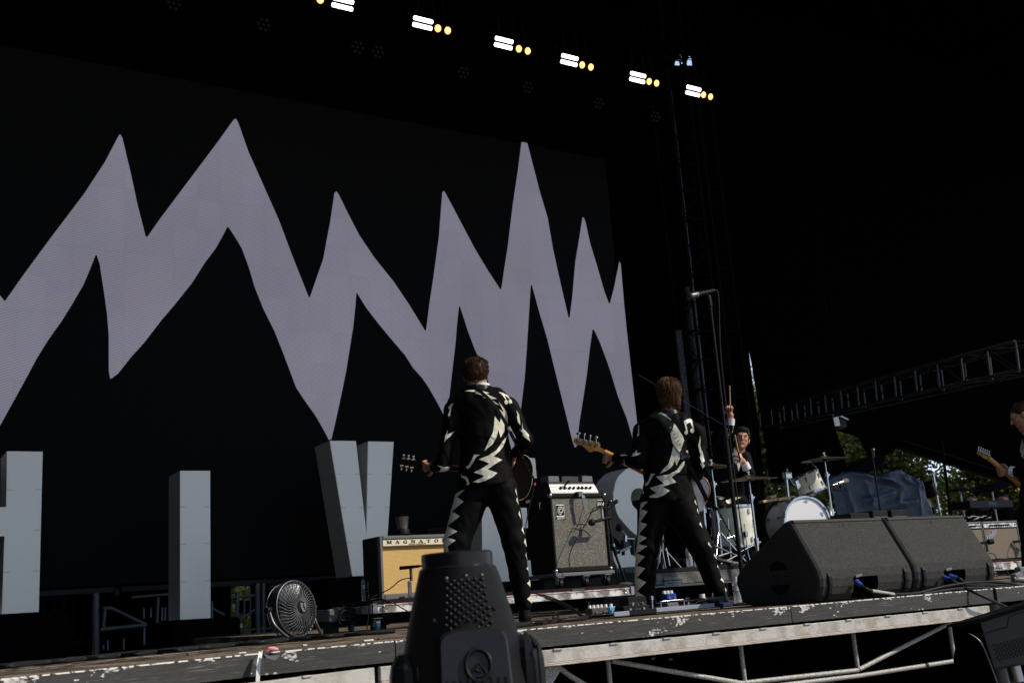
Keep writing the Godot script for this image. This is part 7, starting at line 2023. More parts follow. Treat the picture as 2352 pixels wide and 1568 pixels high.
func make_right_guitarist() -> void:
	var B := at(2388, 1330, -5.7); B.y = 0.0
	var turn := stand_at(B)
	var o := thing("person", "guitarist cropped by the right edge, bowed head in profile over a fair necked guitar", "person", B, turn, "band members in black suits with cream lightning")
	var j := Field.new(Vector3(-0.45, 0.60, -0.45), Vector3(0.45, 1.62, 0.40), 0.016)
	j.limb(lp(2392, 1035), lp(2395, 1140), 0.165, 0.17, 0.06, 0.8)
	j.limb(lp(2395, 1140), lp(2397, 1190), 0.17, 0.19, 0.05, 0.8)
	j.limb(lp(2374, 1008), lp(2412, 1012), 0.075, 0.075, 0.06)
	j.limb(lp(2372, 1016, 0.10), lp(2358, 1078, 0.14), 0.068, 0.056, 0.04)
	j.limb(lp(2358, 1078, 0.14), lp(2330, 1084, 0.06), 0.052, 0.043, 0.03)
	j.cut(lp(2397, 1192), Vector3.DOWN)
	j.wrinkle(cloth_noise(33), 0.007)
	var s := Shape.new(); j.skin(s)
	var jk := part(o, "jacket", s, M.suit_black)
	var t := Field.new(Vector3(-0.40, -0.02, -0.25), Vector3(0.40, 0.85, 0.25), 0.018)
	t.limb(lp(2378, 1188), lp(2412, 1188), 0.14, 0.14, 0.05)
	t.limb(lp(2376, 1195), lp(2370, 1330), 0.11, 0.075, 0.04); t.limb(lp(2414, 1195), lp(2425, 1330), 0.11, 0.075, 0.04)
	s = Shape.new(); t.skin(s)
	var tr := part(o, "trousers", s, M.suit_black)
	s = Shape.new()
	var hc := lp(2349, 955, 0.0)
	head(s, hc, Vector3(-1, -0.38, 0.12), Vector3(-0.38, 1, 0), 1.0, lp(2366, 992, 0.0))
	hand(s, lp(2326, 1083, 0.055), Vector3(-1, 0.05, -0.1), Vector3(0, -0.1, 1), 1.0, 1.0)
	part(o, "body", s, M.skin)
	var hr := Field.new(hc - Vector3.ONE * 0.17, hc + Vector3.ONE * 0.17, 0.0065)
	var hb := facing(Vector3(-1, -0.38, 0.12), Vector3(-0.38, 1, 0))
	hr.egg(hc + hb * Vector3(0, 0.036, -0.020), Vector3(0.084, 0.088, 0.098), 0.02, hb)
	hr.cut(hc + hb * Vector3(0, 0.058, 0.062), hb * Vector3(0, -0.62, 0.78))
	var hn := FastNoiseLite.new(); hn.seed = 39; hn.frequency = 36.0
	hr.wrinkle(hn, 0.005)
	s = Shape.new(); hr.skin(s)
	part(o, "hair", s, M.hair_brown)
	part(o, "shirt_cuff", Shape.new().tube(lp(2332, 1084, 0.07), lp(2322, 1082, 0.055), 0.048, 0.046, 16), M.shirt)
	sewn(jk, j, [2350, 1005, 2356, 1030, 2352, 1050, 2360, 1062, 2348, 1048, 2344, 1030], M.applique, "lightning_patch")

func make_onlookers() -> void:
	for d in [[2233, 1150, -12.6, "shadowy onlooker behind the second cymbal stand at right"], [2306, 1148, -12.4, "shadowy onlooker with a bowed head near the right edge"]]:
		var B := at(d[0], d[1], d[2])
		var hy := B.y
		B.y = 0.0
		var turn := stand_at(B)
		var o := thing("person", d[3], "person", B, turn, "onlookers in the gloom at right")
		var f := Field.new(Vector3(-0.4, -0.02, -0.3), Vector3(0.4, hy + 0.2, 0.3), 0.03)
		f.limb(Vector3(-0.1, 0, 0), Vector3(-0.09, hy - 0.75, 0), 0.08, 0.11, 0.04); f.limb(Vector3(0.1, 0, 0), Vector3(0.09, hy - 0.75, 0), 0.08, 0.11, 0.04)
		f.limb(Vector3(0, hy - 0.7, 0), Vector3(0, hy - 0.3, 0), 0.16, 0.17, 0.05, 0.7)
		f.limb(Vector3(-0.19, hy - 0.25, 0), Vector3(-0.2, hy - 0.6, 0.05), 0.06, 0.05, 0.04); f.limb(Vector3(0.19, hy - 0.25, 0), Vector3(0.16, hy - 0.6, 0.08), 0.06, 0.05, 0.04)
		var s := Shape.new(); f.skin(s)
		part(o, "clothes", s, M.suit_black)
		s = Shape.new()
		head(s, Vector3(0, hy, 0), Vector3(-0.3, -0.2, 1), Vector3.UP, 1.0, Vector3(0, hy - 0.2, 0))
		part(o, "body", s, M.skin)
		part(o, "hair", Shape.new().ball(Vector3(0, hy + 0.05, -0.02), Vector3(0.085, 0.075, 0.1)), M.hair_dark)

# ---------------------------------------------------------------- guitars
func lpoly(pts: Array, org: Vector2, k: float, dz: float) -> PackedVector2Array:
	var out := PackedVector2Array()
	for i in range(0, pts.size(), 2):
		var q := lp(org.x + pts[i] * k, org.y + pts[i + 1] * k, dz)
		out.append(Vector2(q.x, q.y))
	return out

func strap_strip(pts: Array, w: float, thick: float) -> Shape:
	var s := Shape.new()
	var loops: Array = []
	for i in pts.size():
		var d: Vector3 = (pts[mini(i + 1, pts.size() - 1)] - pts[maxi(i - 1, 0)]).normalized()
		var n := Vector3(0, 0, 1); n = (n - d * n.dot(d)).normalized()
		var e := d.cross(n)
		var p: Vector3 = pts[i]
		loops.append([p + e * w - n * thick, p + e * w + n * thick, p - e * w + n * thick, p - e * w - n * thick])
	return s.loft(loops)

func make_guitars() -> void:
	# the dark hollow body guitar
	var B := at(1130, 1432, -6.36); B.y = 0.0
	var turn := stand_at(B)
	var o := thing("electric_guitar", "dark brown guitar of the man with parted legs, black headstock with six cream tuners", "guitar", B, turn)
	var og := Vector2(861.3, 803.9); var k := 0.21976
	var dz := -0.27
	var xf := Transform3D(Basis(), Vector3(0, 0, dz))
	part(o, "headstock", Shape.new().prism(lpoly([248, 1130, 262, 1112, 300, 1122, 420, 1140, 470, 1175, 520, 1180, 520, 1218, 450, 1222, 405, 1240, 270, 1215, 245, 1180], og, k, dz), 0.014, xf), M.guitar_dark)
	for i in 3:
		var a := lp(og.x + (298 + i * 51) * k, og.y + (1132 + i * 6) * k, dz + 0.004); var b := lp(og.x + (298 + i * 51) * k, og.y + (1098 + i * 7) * k, dz)
		part(o, "tuner", Shape.new().box(a, Vector3(0.024, 0.012, 0.008), 0.002).tube(a, b, 0.0025).ball(b, Vector3(0.009, 0.007, 0.004), Basis(), 10, 6), M.tuner)
		a = lp(og.x + (278 + i * 52) * k, og.y + (1208 + i * 11) * k, dz + 0.004); b = lp(og.x + (274 + i * 52) * k, og.y + (1245 + i * 9) * k, dz)
		part(o, "tuner", Shape.new().box(a, Vector3(0.024, 0.012, 0.008), 0.002).tube(a, b, 0.0025).ball(b, Vector3(0.006, 0.009, 0.004), Basis(), 10, 6), M.tuner)
	part(o, "neck", Shape.new().tube(lp(og.x + 510 * k, og.y + 1198 * k, dz), lp(og.x + 1200 * k, og.y + 1275 * k, -0.27), 0.020, 0.024, 12), M.guitar_dark)
	part(o, "fretboard", Shape.new().tube(lp(og.x + 510 * k, og.y + 1196 * k, dz - 0.014), lp(og.x + 1200 * k, og.y + 1272 * k, -0.285), 0.018, 0.022, 8), M.rosewood)
	var body := lpoly([1130, 1150, 1250, 1090, 1400, 1060, 1510, 1085, 1590, 1110, 1630, 1160, 1650, 1230, 1648, 1320, 1630, 1430, 1590, 1520, 1540, 1560, 1480, 1570, 1380, 1540, 1250, 1440, 1150, 1380, 1100, 1260], og, k, -0.20)
	part(o, "body", Shape.new().prism(body, 0.055, Transform3D(Basis(), Vector3(0, 0, -0.20))), M.guitar_dark)
	var edge: Array = []
	for p in body: edge.append(Vector3(p.x, p.y, -0.197))
	edge.append(edge[0])
	part(o, "binding", Shape.new().path(edge, 0.0028, 5, 3), M.binding)
	var pt: Array = []
	var onb: Array = []
	for q in [[1050, 402, 0.11], [1110, 440, 0.155], [1170, 492, 0.165], [1225, 550, 0.165], [1275, 612, 0.16], [1320, 685, 0.155], [1360, 755, 0.145], [1400, 830, 0.125]]:
		onb.append(lp(og.x + q[0] * k, og.y + q[1] * k, q[2]))
	for q in [[1400, 830, 0.125], [1430, 890, 0.10], [1470, 965, 0.04], [1510, 1040, -0.04], [1550, 1120, -0.10], [1590, 1210, -0.15], [1625, 1290, -0.18], [1655, 1350, -0.20]]:
		pt.append(lp(og.x + q[0] * k, og.y + q[1] * k, q[2]))
	var sp := part(o, "strap", strap_strip(onb + pt.slice(1), 0.0115, 0.0015), M.strap_leather)
	var bk := lp(og.x + 1400 * k, og.y + 828 * k, 0.13)
	part(sp, "strap_buckle", Shape.new().box(bk, Vector3(0.034, 0.016, 0.006), 0.003, Basis(Vector3.BACK, -1.0)), M.chrome)
	for i in 7:
		part(sp, "strap_rivet", Shape.new().ball(pt[1].lerp(pt[7], (i + 0.5) / 7.0) + Vector3(0, 0, 0.004), Vector3(0.003, 0.003, 0.002), Basis(), 6, 4), M.steel)
	part(o, "strap_knob", Shape.new().box(lp(1228, 1112, -0.19), Vector3(0.016, 0.022, 0.012), 0.004), M.tape_red)
	part(o, "jack_plate", Shape.new().tube(lp(1208, 1154, -0.21), lp(1217, 1150, -0.21), 0.012), M.steel)
	part(o, "lead", Shape.new().path([lp(1228, 1112, -0.19), lp(1222, 1140, -0.17), lp(1212, 1180, -0.16), lp(1206, 1230, -0.14), lp(1202, 1300, -0.10), lp(1200, 1370, -0.10)], 0.0035), M.cable)
	# the bass
	B = at(1575, 1400, -6.25); B.y = 0.0
	turn = stand_at(B)
	var b2 := thing("bass_guitar", "white bass guitar with an amber maple neck and four large tuners", "guitar", B, turn)
	og = Vector2(1292.0, 832.6); k = 0.21968
	dz = -0.18
	xf = Transform3D(Basis(), Vector3(0, 0, dz))
	part(b2, "headstock", Shape.new().prism(lpoly([112, 830, 118, 798, 140, 786, 165, 790, 380, 828, 393, 845, 392, 885, 478, 925, 462, 965, 385, 928, 335, 920, 298, 938, 270, 925, 235, 890, 190, 855, 145, 860], og, k, dz), 0.016, xf), M.maple_neck)
	for i in 4:
		var c := lp(og.x + (168 + i * 62) * k, og.y + (815 + i * 14) * k, dz + 0.004)
		var e := lp(og.x + (168 + i * 61) * k, og.y + (742 + i * 14) * k, dz)
		part(b2, "tuner_plate", Shape.new().box(c, Vector3(0.030, 0.030, 0.004), 0.001, Basis(Vector3.BACK, -0.2)).tube(c + Vector3(0, 0, 0.002), c + Vector3(0, 0, 0.014), 0.010, -1, 12), M.steel)
		part(b2, "tuner", Shape.new().tube(c + Vector3(0, 0.01, 0), e, 0.004).ball(e, Vector3(0.017 if i == 0 or i == 3 else 0.009, 0.013, 0.004), Basis(), 12, 6), M.chrome)
	part(b2, "neck", Shape.new().tube(lp(og.x + 440 * k, og.y + 935 * k, dz - 0.006), lp(og.x + 1000 * k, og.y + 1215 * k, -0.22), 0.022, 0.026, 12), M.maple_neck)
	part(b2, "fretboard", Shape.new().tube(lp(og.x + 440 * k, og.y + 932 * k, dz - 0.018), lp(og.x + 1000 * k, og.y + 1212 * k, -0.235), 0.020, 0.024, 8), M.rosewood)
	var bb := lpoly([1000, 1240, 1060, 1160, 1150, 1200, 1280, 1190, 1370, 1170, 1460, 1188, 1510, 1230, 1540, 1290, 1543, 1350, 1525, 1410, 1500, 1465, 1480, 1530, 1420, 1575, 1330, 1560, 1230, 1490, 1130, 1400, 1030, 1340], og, k, -0.20)
	part(b2, "body", Shape.new().prism(bb, 0.045, Transform3D(Basis(), Vector3(0, 0, -0.20))), M.guitar_white)
	var ed: Array = []
	for i in range(5, 11): ed.append(Vector3(bb[i].x - 0.001, bb[i].y, -0.203))
	part(b2, "worn_edge", Shape.new().path(ed, 0.006, 6, 3), M.pickguard)  # brown rim of the pickguard along the body edge
	var rb := lp(og.x + 1290 * k, og.y + 985 * k, 0.15)
	var lo: Array = []
	for q in [[1285, 1000, 0.145], [1340, 1090, 0.10], [1395, 1200, 0.0], [1450, 1310, -0.10], [1480, 1370, -0.15], [1512, 1440, -0.19]]:
		lo.append(lp(og.x + q[0] * k, og.y + q[1] * k, q[2]))
	part(b2, "lower_strap", strap_strip(lo, 0.017, 0.0018), M.strap_leather)
	sewn(b2, jacket_of_bassist, [905, 556, 985, 530, 1060, 555, 1115, 588, 1165, 640, 1200, 725, 1235, 825, 1262, 890, 1330, 985, 1300, 1010, 1262, 1010, 1225, 955, 1190, 880, 1130, 765, 1085, 700, 1040, 640, 985, 590], M.strap_leather, "wide_strap", og, k, 0.013)
	var slots := Shape.new(); var dark := Shape.new()
	for q in [[1130, 683], [1152, 717], [1172, 750], [1190, 785], [1215, 815], [1230, 850], [1255, 885], [1265, 918]]:
		var p := lp(og.x + q[0] * k, og.y + q[1] * k, 0.12)
		var h = jacket_of_bassist.hit(Vector3(p.x, p.y, 0.4), Vector3.FORWARD, 0.7)
		if h != null: (slots if q[1] < 700 else dark).box(h + Vector3(0, 0, 0.020), Vector3(0.017, 0.005, 0.003), 0.001, Basis(Vector3.BACK, 0.35))
	part(b2, "strap_slot", slots, M.applique); part(b2, "strap_slot", dark, M.ink)
	part(b2, "strap_ring", Shape.new().ring(Transform3D(Basis(Vector3.RIGHT, 1.2), rb + Vector3(0, 0, 0.012)), 0.026, 0.004, 22, 6), M.strap_leather)
	# the guitar at the right edge
	B = at(2388, 1330, -5.7); B.y = 0.0
	turn = stand_at(B)
	var g := thing("electric_guitar", "guitar with a fair maple neck and bright chrome tuners held at the right edge", "guitar", B, turn)
	og = Vector2(2067.2, 890.0); k = 0.20143
	dz = 0.03
	part(g, "headstock", Shape.new().prism(lpoly([880, 745, 885, 722, 910, 710, 960, 730, 1035, 770, 1045, 800, 1012, 822, 985, 810, 950, 800, 930, 770, 900, 760], og, k, dz), 0.014, Transform3D(Basis(), Vector3(0, 0, dz))), M.maple_neck)
	for i in 6:
		var c := lp(og.x + (900 + i * 24) * k, og.y + (722 + i * 10) * k, dz + 0.004)
		part(g, "tuner", Shape.new().ball(c, Vector3(0.009, 0.011, 0.008), Basis(), 8, 6).tube(c, c + Vector3(0.006, 0.03, -0.006), 0.003).ball(c + Vector3(0.007, 0.034, -0.006), Vector3(0.007, 0.008, 0.004), Basis(), 8, 5), M.chrome)
	part(g, "neck", Shape.new().tube(lp(og.x + 1020 * k, og.y + 808 * k, dz - 0.006), lp(og.x + 1400 * k, og.y + 1125 * k, 0.0), 0.021, 0.025, 12), M.maple_neck)
	part(g, "body", Shape.new().prism(lpoly([1420, 1090, 1500, 1060, 1620, 1120, 1780, 1180, 1860, 1300, 1800, 1420, 1660, 1400, 1520, 1300, 1440, 1220], og, k, 0.06), 0.045, Transform3D(Basis(), Vector3(0, 0, 0.06))), M.guitar_dark)

# ---------------------------------------------------------------- things on the floor
func bottle(label: String, p: Vector3, h: float, lab: Material, group: String) -> void:
	var o := thing("water_bottle", label, "bottle", p, 0.0, group)
	var r := h * 0.148
	var pr: Array = [Vector2(0, 0.002), Vector2(r * 0.85, 0.002), Vector2(r, h * 0.04)]
	for k in 9:
		pr.append(Vector2(r * (0.93 if k % 2 == 0 else 1.0), h * (0.07 + k * 0.042)))
	pr.append_array([Vector2(r * 0.97, h * 0.46), Vector2(r * 0.97, h * 0.66), Vector2(r, h * 0.68), Vector2(r * 0.92, h * 0.76), Vector2(r * 0.55, h * 0.87), Vector2(r * 0.36, h * 0.92), Vector2(r * 0.36, h * 0.95)])
	part(o, "plastic", Shape.new().lathe(pr, Transform3D(), 22), M.bottle_plastic)
	part(o, "label", Shape.new().lathe([Vector2(r * 0.985, h * 0.48), Vector2(r * 0.985, h * 0.645)], Transform3D(), 22), lab)
	part(o, "label_band", Shape.new().lathe([Vector2(r * 0.99, h * 0.455), Vector2(r * 0.99, h * 0.48)], Transform3D(), 22).lathe([Vector2(r * 0.99, h * 0.645), Vector2(r * 0.99, h * 0.662)], Transform3D(), 22), M.bottle_red)
	part(o, "cap", Shape.new().lathe([Vector2(r * 0.42, h * 0.94), Vector2(r * 0.42, h * 1.0), Vector2(0, h * 1.0)], Transform3D(), 16), M.bottle_cap)

func make_fan() -> void:
	var c := at(680, 1397, -6.22)
	var o := thing("floor_fan", "round black floor fan with a wire cage and a white shield badge", "fan", Vector3(c.x, 0, -6.22), 0.45)
	var R := 0.160
	var q := Basis(Vector3.RIGHT, PI / 2 - 0.12)
	var xf := Transform3D(q, Vector3(0, c.y, 0))
	part(o, "rim", Shape.new().ring(xf, R, 0.006, 48, 8).lathe([Vector2(R, -0.05), Vector2(R + 0.002, 0.0)], xf, 40), M.steel_dark)
	part(o, "rear_rim", Shape.new().ring(xf * Transform3D(Basis(), Vector3(0, -0.085, 0)), R * 0.97, 0.004, 40, 6), M.steel_dark)
	var fr := Shape.new()
	for i in 40:
		var t := TAU * i / 40
		var d := Vector3(cos(t), 0, sin(t)); var d2 := Vector3(cos(t + 0.22), 0, sin(t + 0.22))
		fr.path([xf * (d * 0.036 + Vector3(0, 0.042, 0)), xf * (d * 0.10 + Vector3(0, 0.036, 0)), xf * (d2 * 0.145 + Vector3(0, 0.02, 0)), xf * (d2 * R)], 0.0027, 4, 2)
	part(o, "front_wires", fr, M.truss_grey, "stuff")
	var bk := Shape.new()
	for i in 40:
		var t := TAU * i / 40
		var d := Vector3(cos(t), 0, sin(t))
		bk.path([xf * (d * 0.04 + Vector3(0, -0.095, 0)), xf * (d * 0.12 + Vector3(0, -0.09, 0)), xf * (d * R * 0.97 + Vector3(0, -0.075, 0)), xf * (d * R)], 0.0016, 4, 1)
	part(o, "rear_wires", bk, M.steel_dark, "stuff")
	for rr in [0.08, 0.115, 0.148]:
		part(o, "wire_ring", Shape.new().ring(xf * Transform3D(Basis(), Vector3(0, 0.042 - pow(rr / R, 2.0) * 0.035, 0)), rr, 0.0015, 36, 4), M.steel_dark)
	for i in 3:
		var bl := Shape.new()
		var pre: Array = []
		for k in 9:
			var f := k / 8.0
			var row: Array = []
			for m in 5:
				var g := m / 4.0
				var rad := lerpf(0.03, 0.150 - 0.02 * absf(f - 0.5), g)
				var an := TAU * i / 3 + (f - 0.5) * lerpf(1.4, 1.15, g) + g * 0.35
				row.append(xf * Vector3(cos(an) * rad, (f - 0.5) * 0.05 - 0.02, sin(an) * rad))
			pre.append(row)
		for k in 8:
			for m in 4: bl.quad(pre[k][m], pre[k][m + 1], pre[k + 1][m + 1], pre[k + 1][m], xf.basis.y)
		part(o, "blade", bl, M.steel_dark)
	part(o, "hub", Shape.new().lathe([Vector2(0.036, 0.03), Vector2(0.034, 0.050), Vector2(0, 0.054)], xf, 24), M.ink)
	part(o, "motor", Shape.new().lathe([Vector2(0.05, -0.16), Vector2(0.055, -0.06), Vector2(0.03, -0.03)], xf, 20), M.plastic_black)
	var sh := PackedVector2Array([Vector2(-0.022, 0.024), Vector2(0, 0.020), Vector2(0.022, 0.024), Vector2(0.022, -0.004), Vector2(0.012, -0.022), Vector2(0, -0.032), Vector2(-0.012, -0.022), Vector2(-0.022, -0.004)])
	var fx := Transform3D(q * Basis(Vector3.RIGHT, -PI / 2), xf * Vector3(0, 0.058, 0))
	part(o, "shield_badge", Shape.new().prism(sh, 0.003, fx), M.plastic_grey)
	part(o, "badge_mark", Shape.new().box(fx * Vector3(0, 0.008, 0.002), Vector3(0.006, 0.022, 0.002), 0.0, fx.basis).box(fx * Vector3(0.006, -0.008, 0.002), Vector3(0.006, 0.020, 0.002), 0.0, fx.basis).box(fx * Vector3(0.003, 0.0, 0.0022), Vector3(0.014, 0.004, 0.002), 0.0, fx.basis), M.ink)
	part(o, "stand", Shape.new().path([Vector3(-R - 0.022, c.y, -0.04), Vector3(-R - 0.01, c.y * 0.55, -0.01), Vector3(-R + 0.02, 0.03, 0.06), Vector3(-R + 0.06, 0.008, 0.09), Vector3(R - 0.06, 0.008, 0.09), Vector3(R - 0.02, 0.03, 0.06), Vector3(R + 0.01, c.y * 0.55, -0.01), Vector3(R + 0.022, c.y, -0.04)], 0.010, 8), M.steel_dark)
	for sx in [-1.0, 1.0]: part(o, "stand_knob", Shape.new().tube(Vector3(sx * (R + 0.045), c.y, -0.04), Vector3(sx * (R + 0.005), c.y, -0.04), 0.018, -1, 12), M.ink)

func pedal(label: String, c: Vector3, s: Vector3, m: Material, knobs: int, km: Material, group := "effects pedals on the stage edge") -> Node3D:
	var o := thing("effects_pedal", label, "pedal", c, 0.0, group)
	part(o, "box", Shape.new().box(Vector3(0, s.y / 2, 0), s, 0.006), m)
	for k in knobs:
		var x := (k - (knobs - 1) / 2.0) * s.x * 0.7 / maxf(knobs - 1, 1)
		part(o, "knob", Shape.new().lathe([Vector2(0.012, 0), Vector2(0.010, 0.018), Vector2(0, 0.018)], Transform3D(Basis(), Vector3(x, s.y, -s.z * 0.1)), 14), km)
	for k in 2:
		part(o, "jack", Shape.new().tube(Vector3((k - 0.5) * s.x * 0.5, s.y * 0.5, s.z / 2), Vector3((k - 0.5) * s.x * 0.5, s.y * 0.5, s.z / 2 + 0.006), 0.008, -1, 12), M.steel)
	return o

func make_floor_items() -> void:
	make_fan()
	var pk := "water bottles with red edged labels"
	bottle("left one of two water bottles standing together beside the cream amplifier", Vector3(at(839, 1379, -8.0).x, 0.216, -8.0), 0.205, M.bottle_label, pk)
	bottle("right one of two water bottles standing together beside the cream amplifier", Vector3(at(854, 1379, -7.92).x, 0.216, -7.92), 0.21, M.bottle_label, pk)
	bottle("clear water bottle on the drum riser between the bass player's legs", Vector3(at(1587, 1316, -8.25).x, 0.347, -8.25), 0.215, M.bottle_label, pk)
	bottle("bluish water bottle half hidden behind the bass player's shin on the drum riser", Vector3(at(1603, 1314, -8.4).x, 0.347, -8.4), 0.20, M.bottle_cap, pk)
	bottle("water bottle on the floor behind the dark end of the nearer wedge", Vector3(at(1695, 1378, -6.3).x, 0.002, -6.3), 0.20, M.bottle_label, pk)
	# tall microphone stand of the missing singer
	var foot := at(1711, 1372, -5.7); foot.y = 0.0
	var h := at(1634, 690, -5.7).y
	var ms := mic_on_stand("tall black microphone stand rising beside the wedges, its microphone against the dark", foot, h, -1.0)
	var tp := Vector3(0, h, 0)
	var mp := at(1582, 681, -5.7) - foot; var me := at(1640, 667, -5.7) - foot
	part(ms, "clip", Shape.new().box(Vector3(0, h - 0.02, 0), Vector3(0.028, 0.06, 0.028), 0.006).box(Vector3(0.0, h + 0.02, 0), Vector3(0.03, 0.05, 0.02), 0.006), M.plastic_black)
	part(ms, "microphone", Shape.new().tube(mp.lerp(me, 0.28), me, 0.020, 0.013, 14), M.ink)
	part(ms, "white_band", Shape.new().tube(mp.lerp(me, 0.27), mp.lerp(me, 0.34), 0.0215, -1, 14), M.plastic_grey)
	part(ms, "ball_grille", Shape.new().ball(mp.lerp(me, 0.1), Vector3(0.026, 0.026, 0.026), Basis(), 14, 10).tube(mp.lerp(me, 0.1), mp.lerp(me, 0.26), 0.026, 0.021, 14), M.steel_dark)
	part(ms, "cord", Shape.new().path([me, me + Vector3(0.03, 0.0, 0), me + Vector3(0.028, -0.08, 0.01), Vector3(0.03, h * 0.8, 0.015), Vector3(0.02, h * 0.5, 0.02), Vector3(0.03, h * 0.2, 0.02), Vector3(0.05, 0.02, 0.03)], 0.0045), M.cable)
	# round based stand with two empty clips
	var cs := thing("clip_stand", "round based stand with two empty microphone clips and a blue tape ring, on the riser", "microphone stand", Vector3(at(1437, 1337, -7.74).x, 0.216, -7.74))
	var Q := cs.position
	part(cs, "base", Shape.new().lathe([Vector2(0, 0.02), Vector2(0.04, 0.02), Vector2(0.07, 0.006), Vector2(0.07, 0), Vector2(0, 0)], Transform3D(), 22), M.plastic_grey)
	part(cs, "lower_tube", Shape.new().tube(Vector3(0, 0.01, 0), at(1410, 1262, -7.74) - Q, 0.011), M.plastic_black)
	part(cs, "clutch", Shape.new().tube(at(1415, 1274, -7.74) - Q, at(1410, 1256, -7.74) - Q, 0.018, -1, 12), M.ink)
	part(cs, "tape_ring", Shape.new().tube(at(1410, 1255, -7.74) - Q, at(1408, 1249, -7.74) - Q, 0.014, -1, 12), M.sky_pedal)
	part(cs, "upper_tube", Shape.new().tube(at(1409, 1254, -7.74) - Q, at(1395, 1172, -7.74) - Q, 0.008), M.plastic_black)
	part(cs, "clip", Shape.new().tube(at(1395, 1170, -7.74) - Q, at(1402, 1152, -7.74) - Q, 0.016, 0.018, 10), M.ink)
	part(cs, "clip", Shape.new().tube(at(1398, 1166, -7.74) - Q, at(1418, 1150, -7.74) - Q, 0.015, 0.017, 10), M.ink)
	part(cs, "clip_tip", Shape.new().ball(at(1403, 1151, -7.73) - Q, Vector3(0.010, 0.012, 0.010), Basis(), 8, 6).ball(at(1418, 1151, -7.73) - Q, Vector3(0.010, 0.012, 0.010), Basis(), 8, 6), M.steel)
	# bass pedalboard
	var pz := -5.16
	var a := at(1409, 1416, pz); var b := at(1684, 1393, pz)
	var bd := thing("pedalboard", "flat grey pedalboard with a pale bar along its front, at the bass player's feet", "pedalboard", Vector3((a.x + b.x) / 2, 0.004, pz - 0.15))
	var L := b.x - a.x
	part(bd, "tray", Shape.new().box(Vector3(0, 0.012, 0), Vector3(L, 0.012, 0.30), 0.003), M.plastic_black)
	part(bd, "front_bar", Shape.new().box(Vector3(L * 0.17, 0.022, 0.15), Vector3(L * 0.66, 0.026, 0.012), 0.003), mat("blue_grey_bar", 0.22, 0.25, 0.31, 0.45))
	part(bd, "front_plate", Shape.new().box(Vector3(-L * 0.44, 0.018, 0.155), Vector3(L * 0.12, 0.026, 0.012), 0.002), M.blue_grey_bar)
	part(bd, "black_end", Shape.new().box(Vector3(-L * 0.27, 0.018, 0.15), Vector3(L * 0.22, 0.03, 0.016), 0.003), M.ink)
	part(bd, "tape_patch", Shape.new().box(Vector3(L * 0.37, 0.022, 0.157), Vector3(0.07, 0.03, 0.004), 0.001, Basis(Vector3.BACK, -0.3)), M.ink)
	var hd: Array = [at(1519, 1398, pz - 0.02) - bd.position, at(1518, 1384, pz - 0.02) - bd.position, at(1522, 1381, pz - 0.02) - bd.position, at(1566, 1377, pz - 0.02) - bd.position, at(1571, 1380, pz - 0.02) - bd.position, at(1572, 1393, pz - 0.02) - bd.position]
	part(bd, "chrome_handle", Shape.new().path(hd, 0.0045, 8, 2), M.chrome)
	var gr := "effects pedals on the bass pedalboard"
	var p1 := at(1454, 1384, pz - 0.2)
	var ta := pedal("black tuner box with three jack sockets at the left of the bass pedalboard", Vector3(p1.x, 0.03, pz - 0.2), Vector3(0.145, p1.y + 0.036 - 0.03, 0.09), M.plastic_black, 0, M.ink, gr)
	for i in 3:
		part(ta, "jack_nut", Shape.new().tube(Vector3(-0.045 + i * 0.045, 0.026, 0.045), Vector3(-0.045 + i * 0.045, 0.026, 0.056), 0.009, -1, 10), M.chrome)
		letters(ta, "socket_lettering", ["AUX IN", "SEND", "TUNER OUT"][i], 0.007, "Droid Sans", M.plastic_grey, Transform3D(Basis(), Vector3(-0.045 + i * 0.045, 0.044, 0.0455)), 0.0005)
	var p2 := at(1455, 1400, pz - 0.05)
	var pu := pedal("flat black power unit at the left front of the bass pedalboard", Vector3(p2.x, 0.02, pz - 0.06), Vector3(0.20, 0.042, 0.09), M.tolex, 0, M.ink, gr)
	letters(pu, "unit_lettering", "CE  FC", 0.010, "Droid Sans", M.plastic_grey, Transform3D(Basis(), Vector3(0.01, 0.02, 0.0455)), 0.0005, true)
	var p3 := at(1542, 1381, pz - 0.12)
	pedal("blue pedal with a row of white knobs on the bass pedalboard", Vector3(p3.x, p3.y - 0.004, pz - 0.14), Vector3(0.082, 0.052, 0.06), M.blue_pedal, 3, M.knob_cream, gr)
	tag(part(self, "pedal_step", Shape.new().box(Vector3(p3.x, (p3.y - 0.006) / 2 + 0.01, pz - 0.14), Vector3(0.09, maxf(p3.y - 0.028, 0.02), 0.07), 0.004), M.plastic_grey), "grey block lifting the blue pedal on the bass pedalboard", "block")
	var p4 := at(1631, 1389, pz - 0.1)
	var gp := pedal("long grey pedal with a plugged black lead at the right of the bass pedalboard", Vector3(p4.x, 0.022, pz - 0.10), Vector3(0.165, 0.052, 0.09), M.grey_case, 0, M.ink, gr)
	part(gp, "knob", Shape.new().lathe([Vector2(0.018, 0), Vector2(0.017, 0.024), Vector2(0, 0.024)], Transform3D(Basis(), Vector3(-0.055, 0.052, 0)), 16), M.knob_cream)
	part(gp, "switch", Shape.new().tube(Vector3(0.03, 0.052, 0), Vector3(0.032, 0.078, 0), 0.005), M.steel)
	part(gp, "plug", Shape.new().tube(Vector3(-0.05, 0.03, 0.05), Vector3(0.02, 0.024, 0.056), 0.010, -1, 10).path([Vector3(-0.05, 0.03, 0.05), Vector3(-0.10, 0.036, 0.04), Vector3(-0.15, 0.02, 0.03)], 0.005), M.ink)
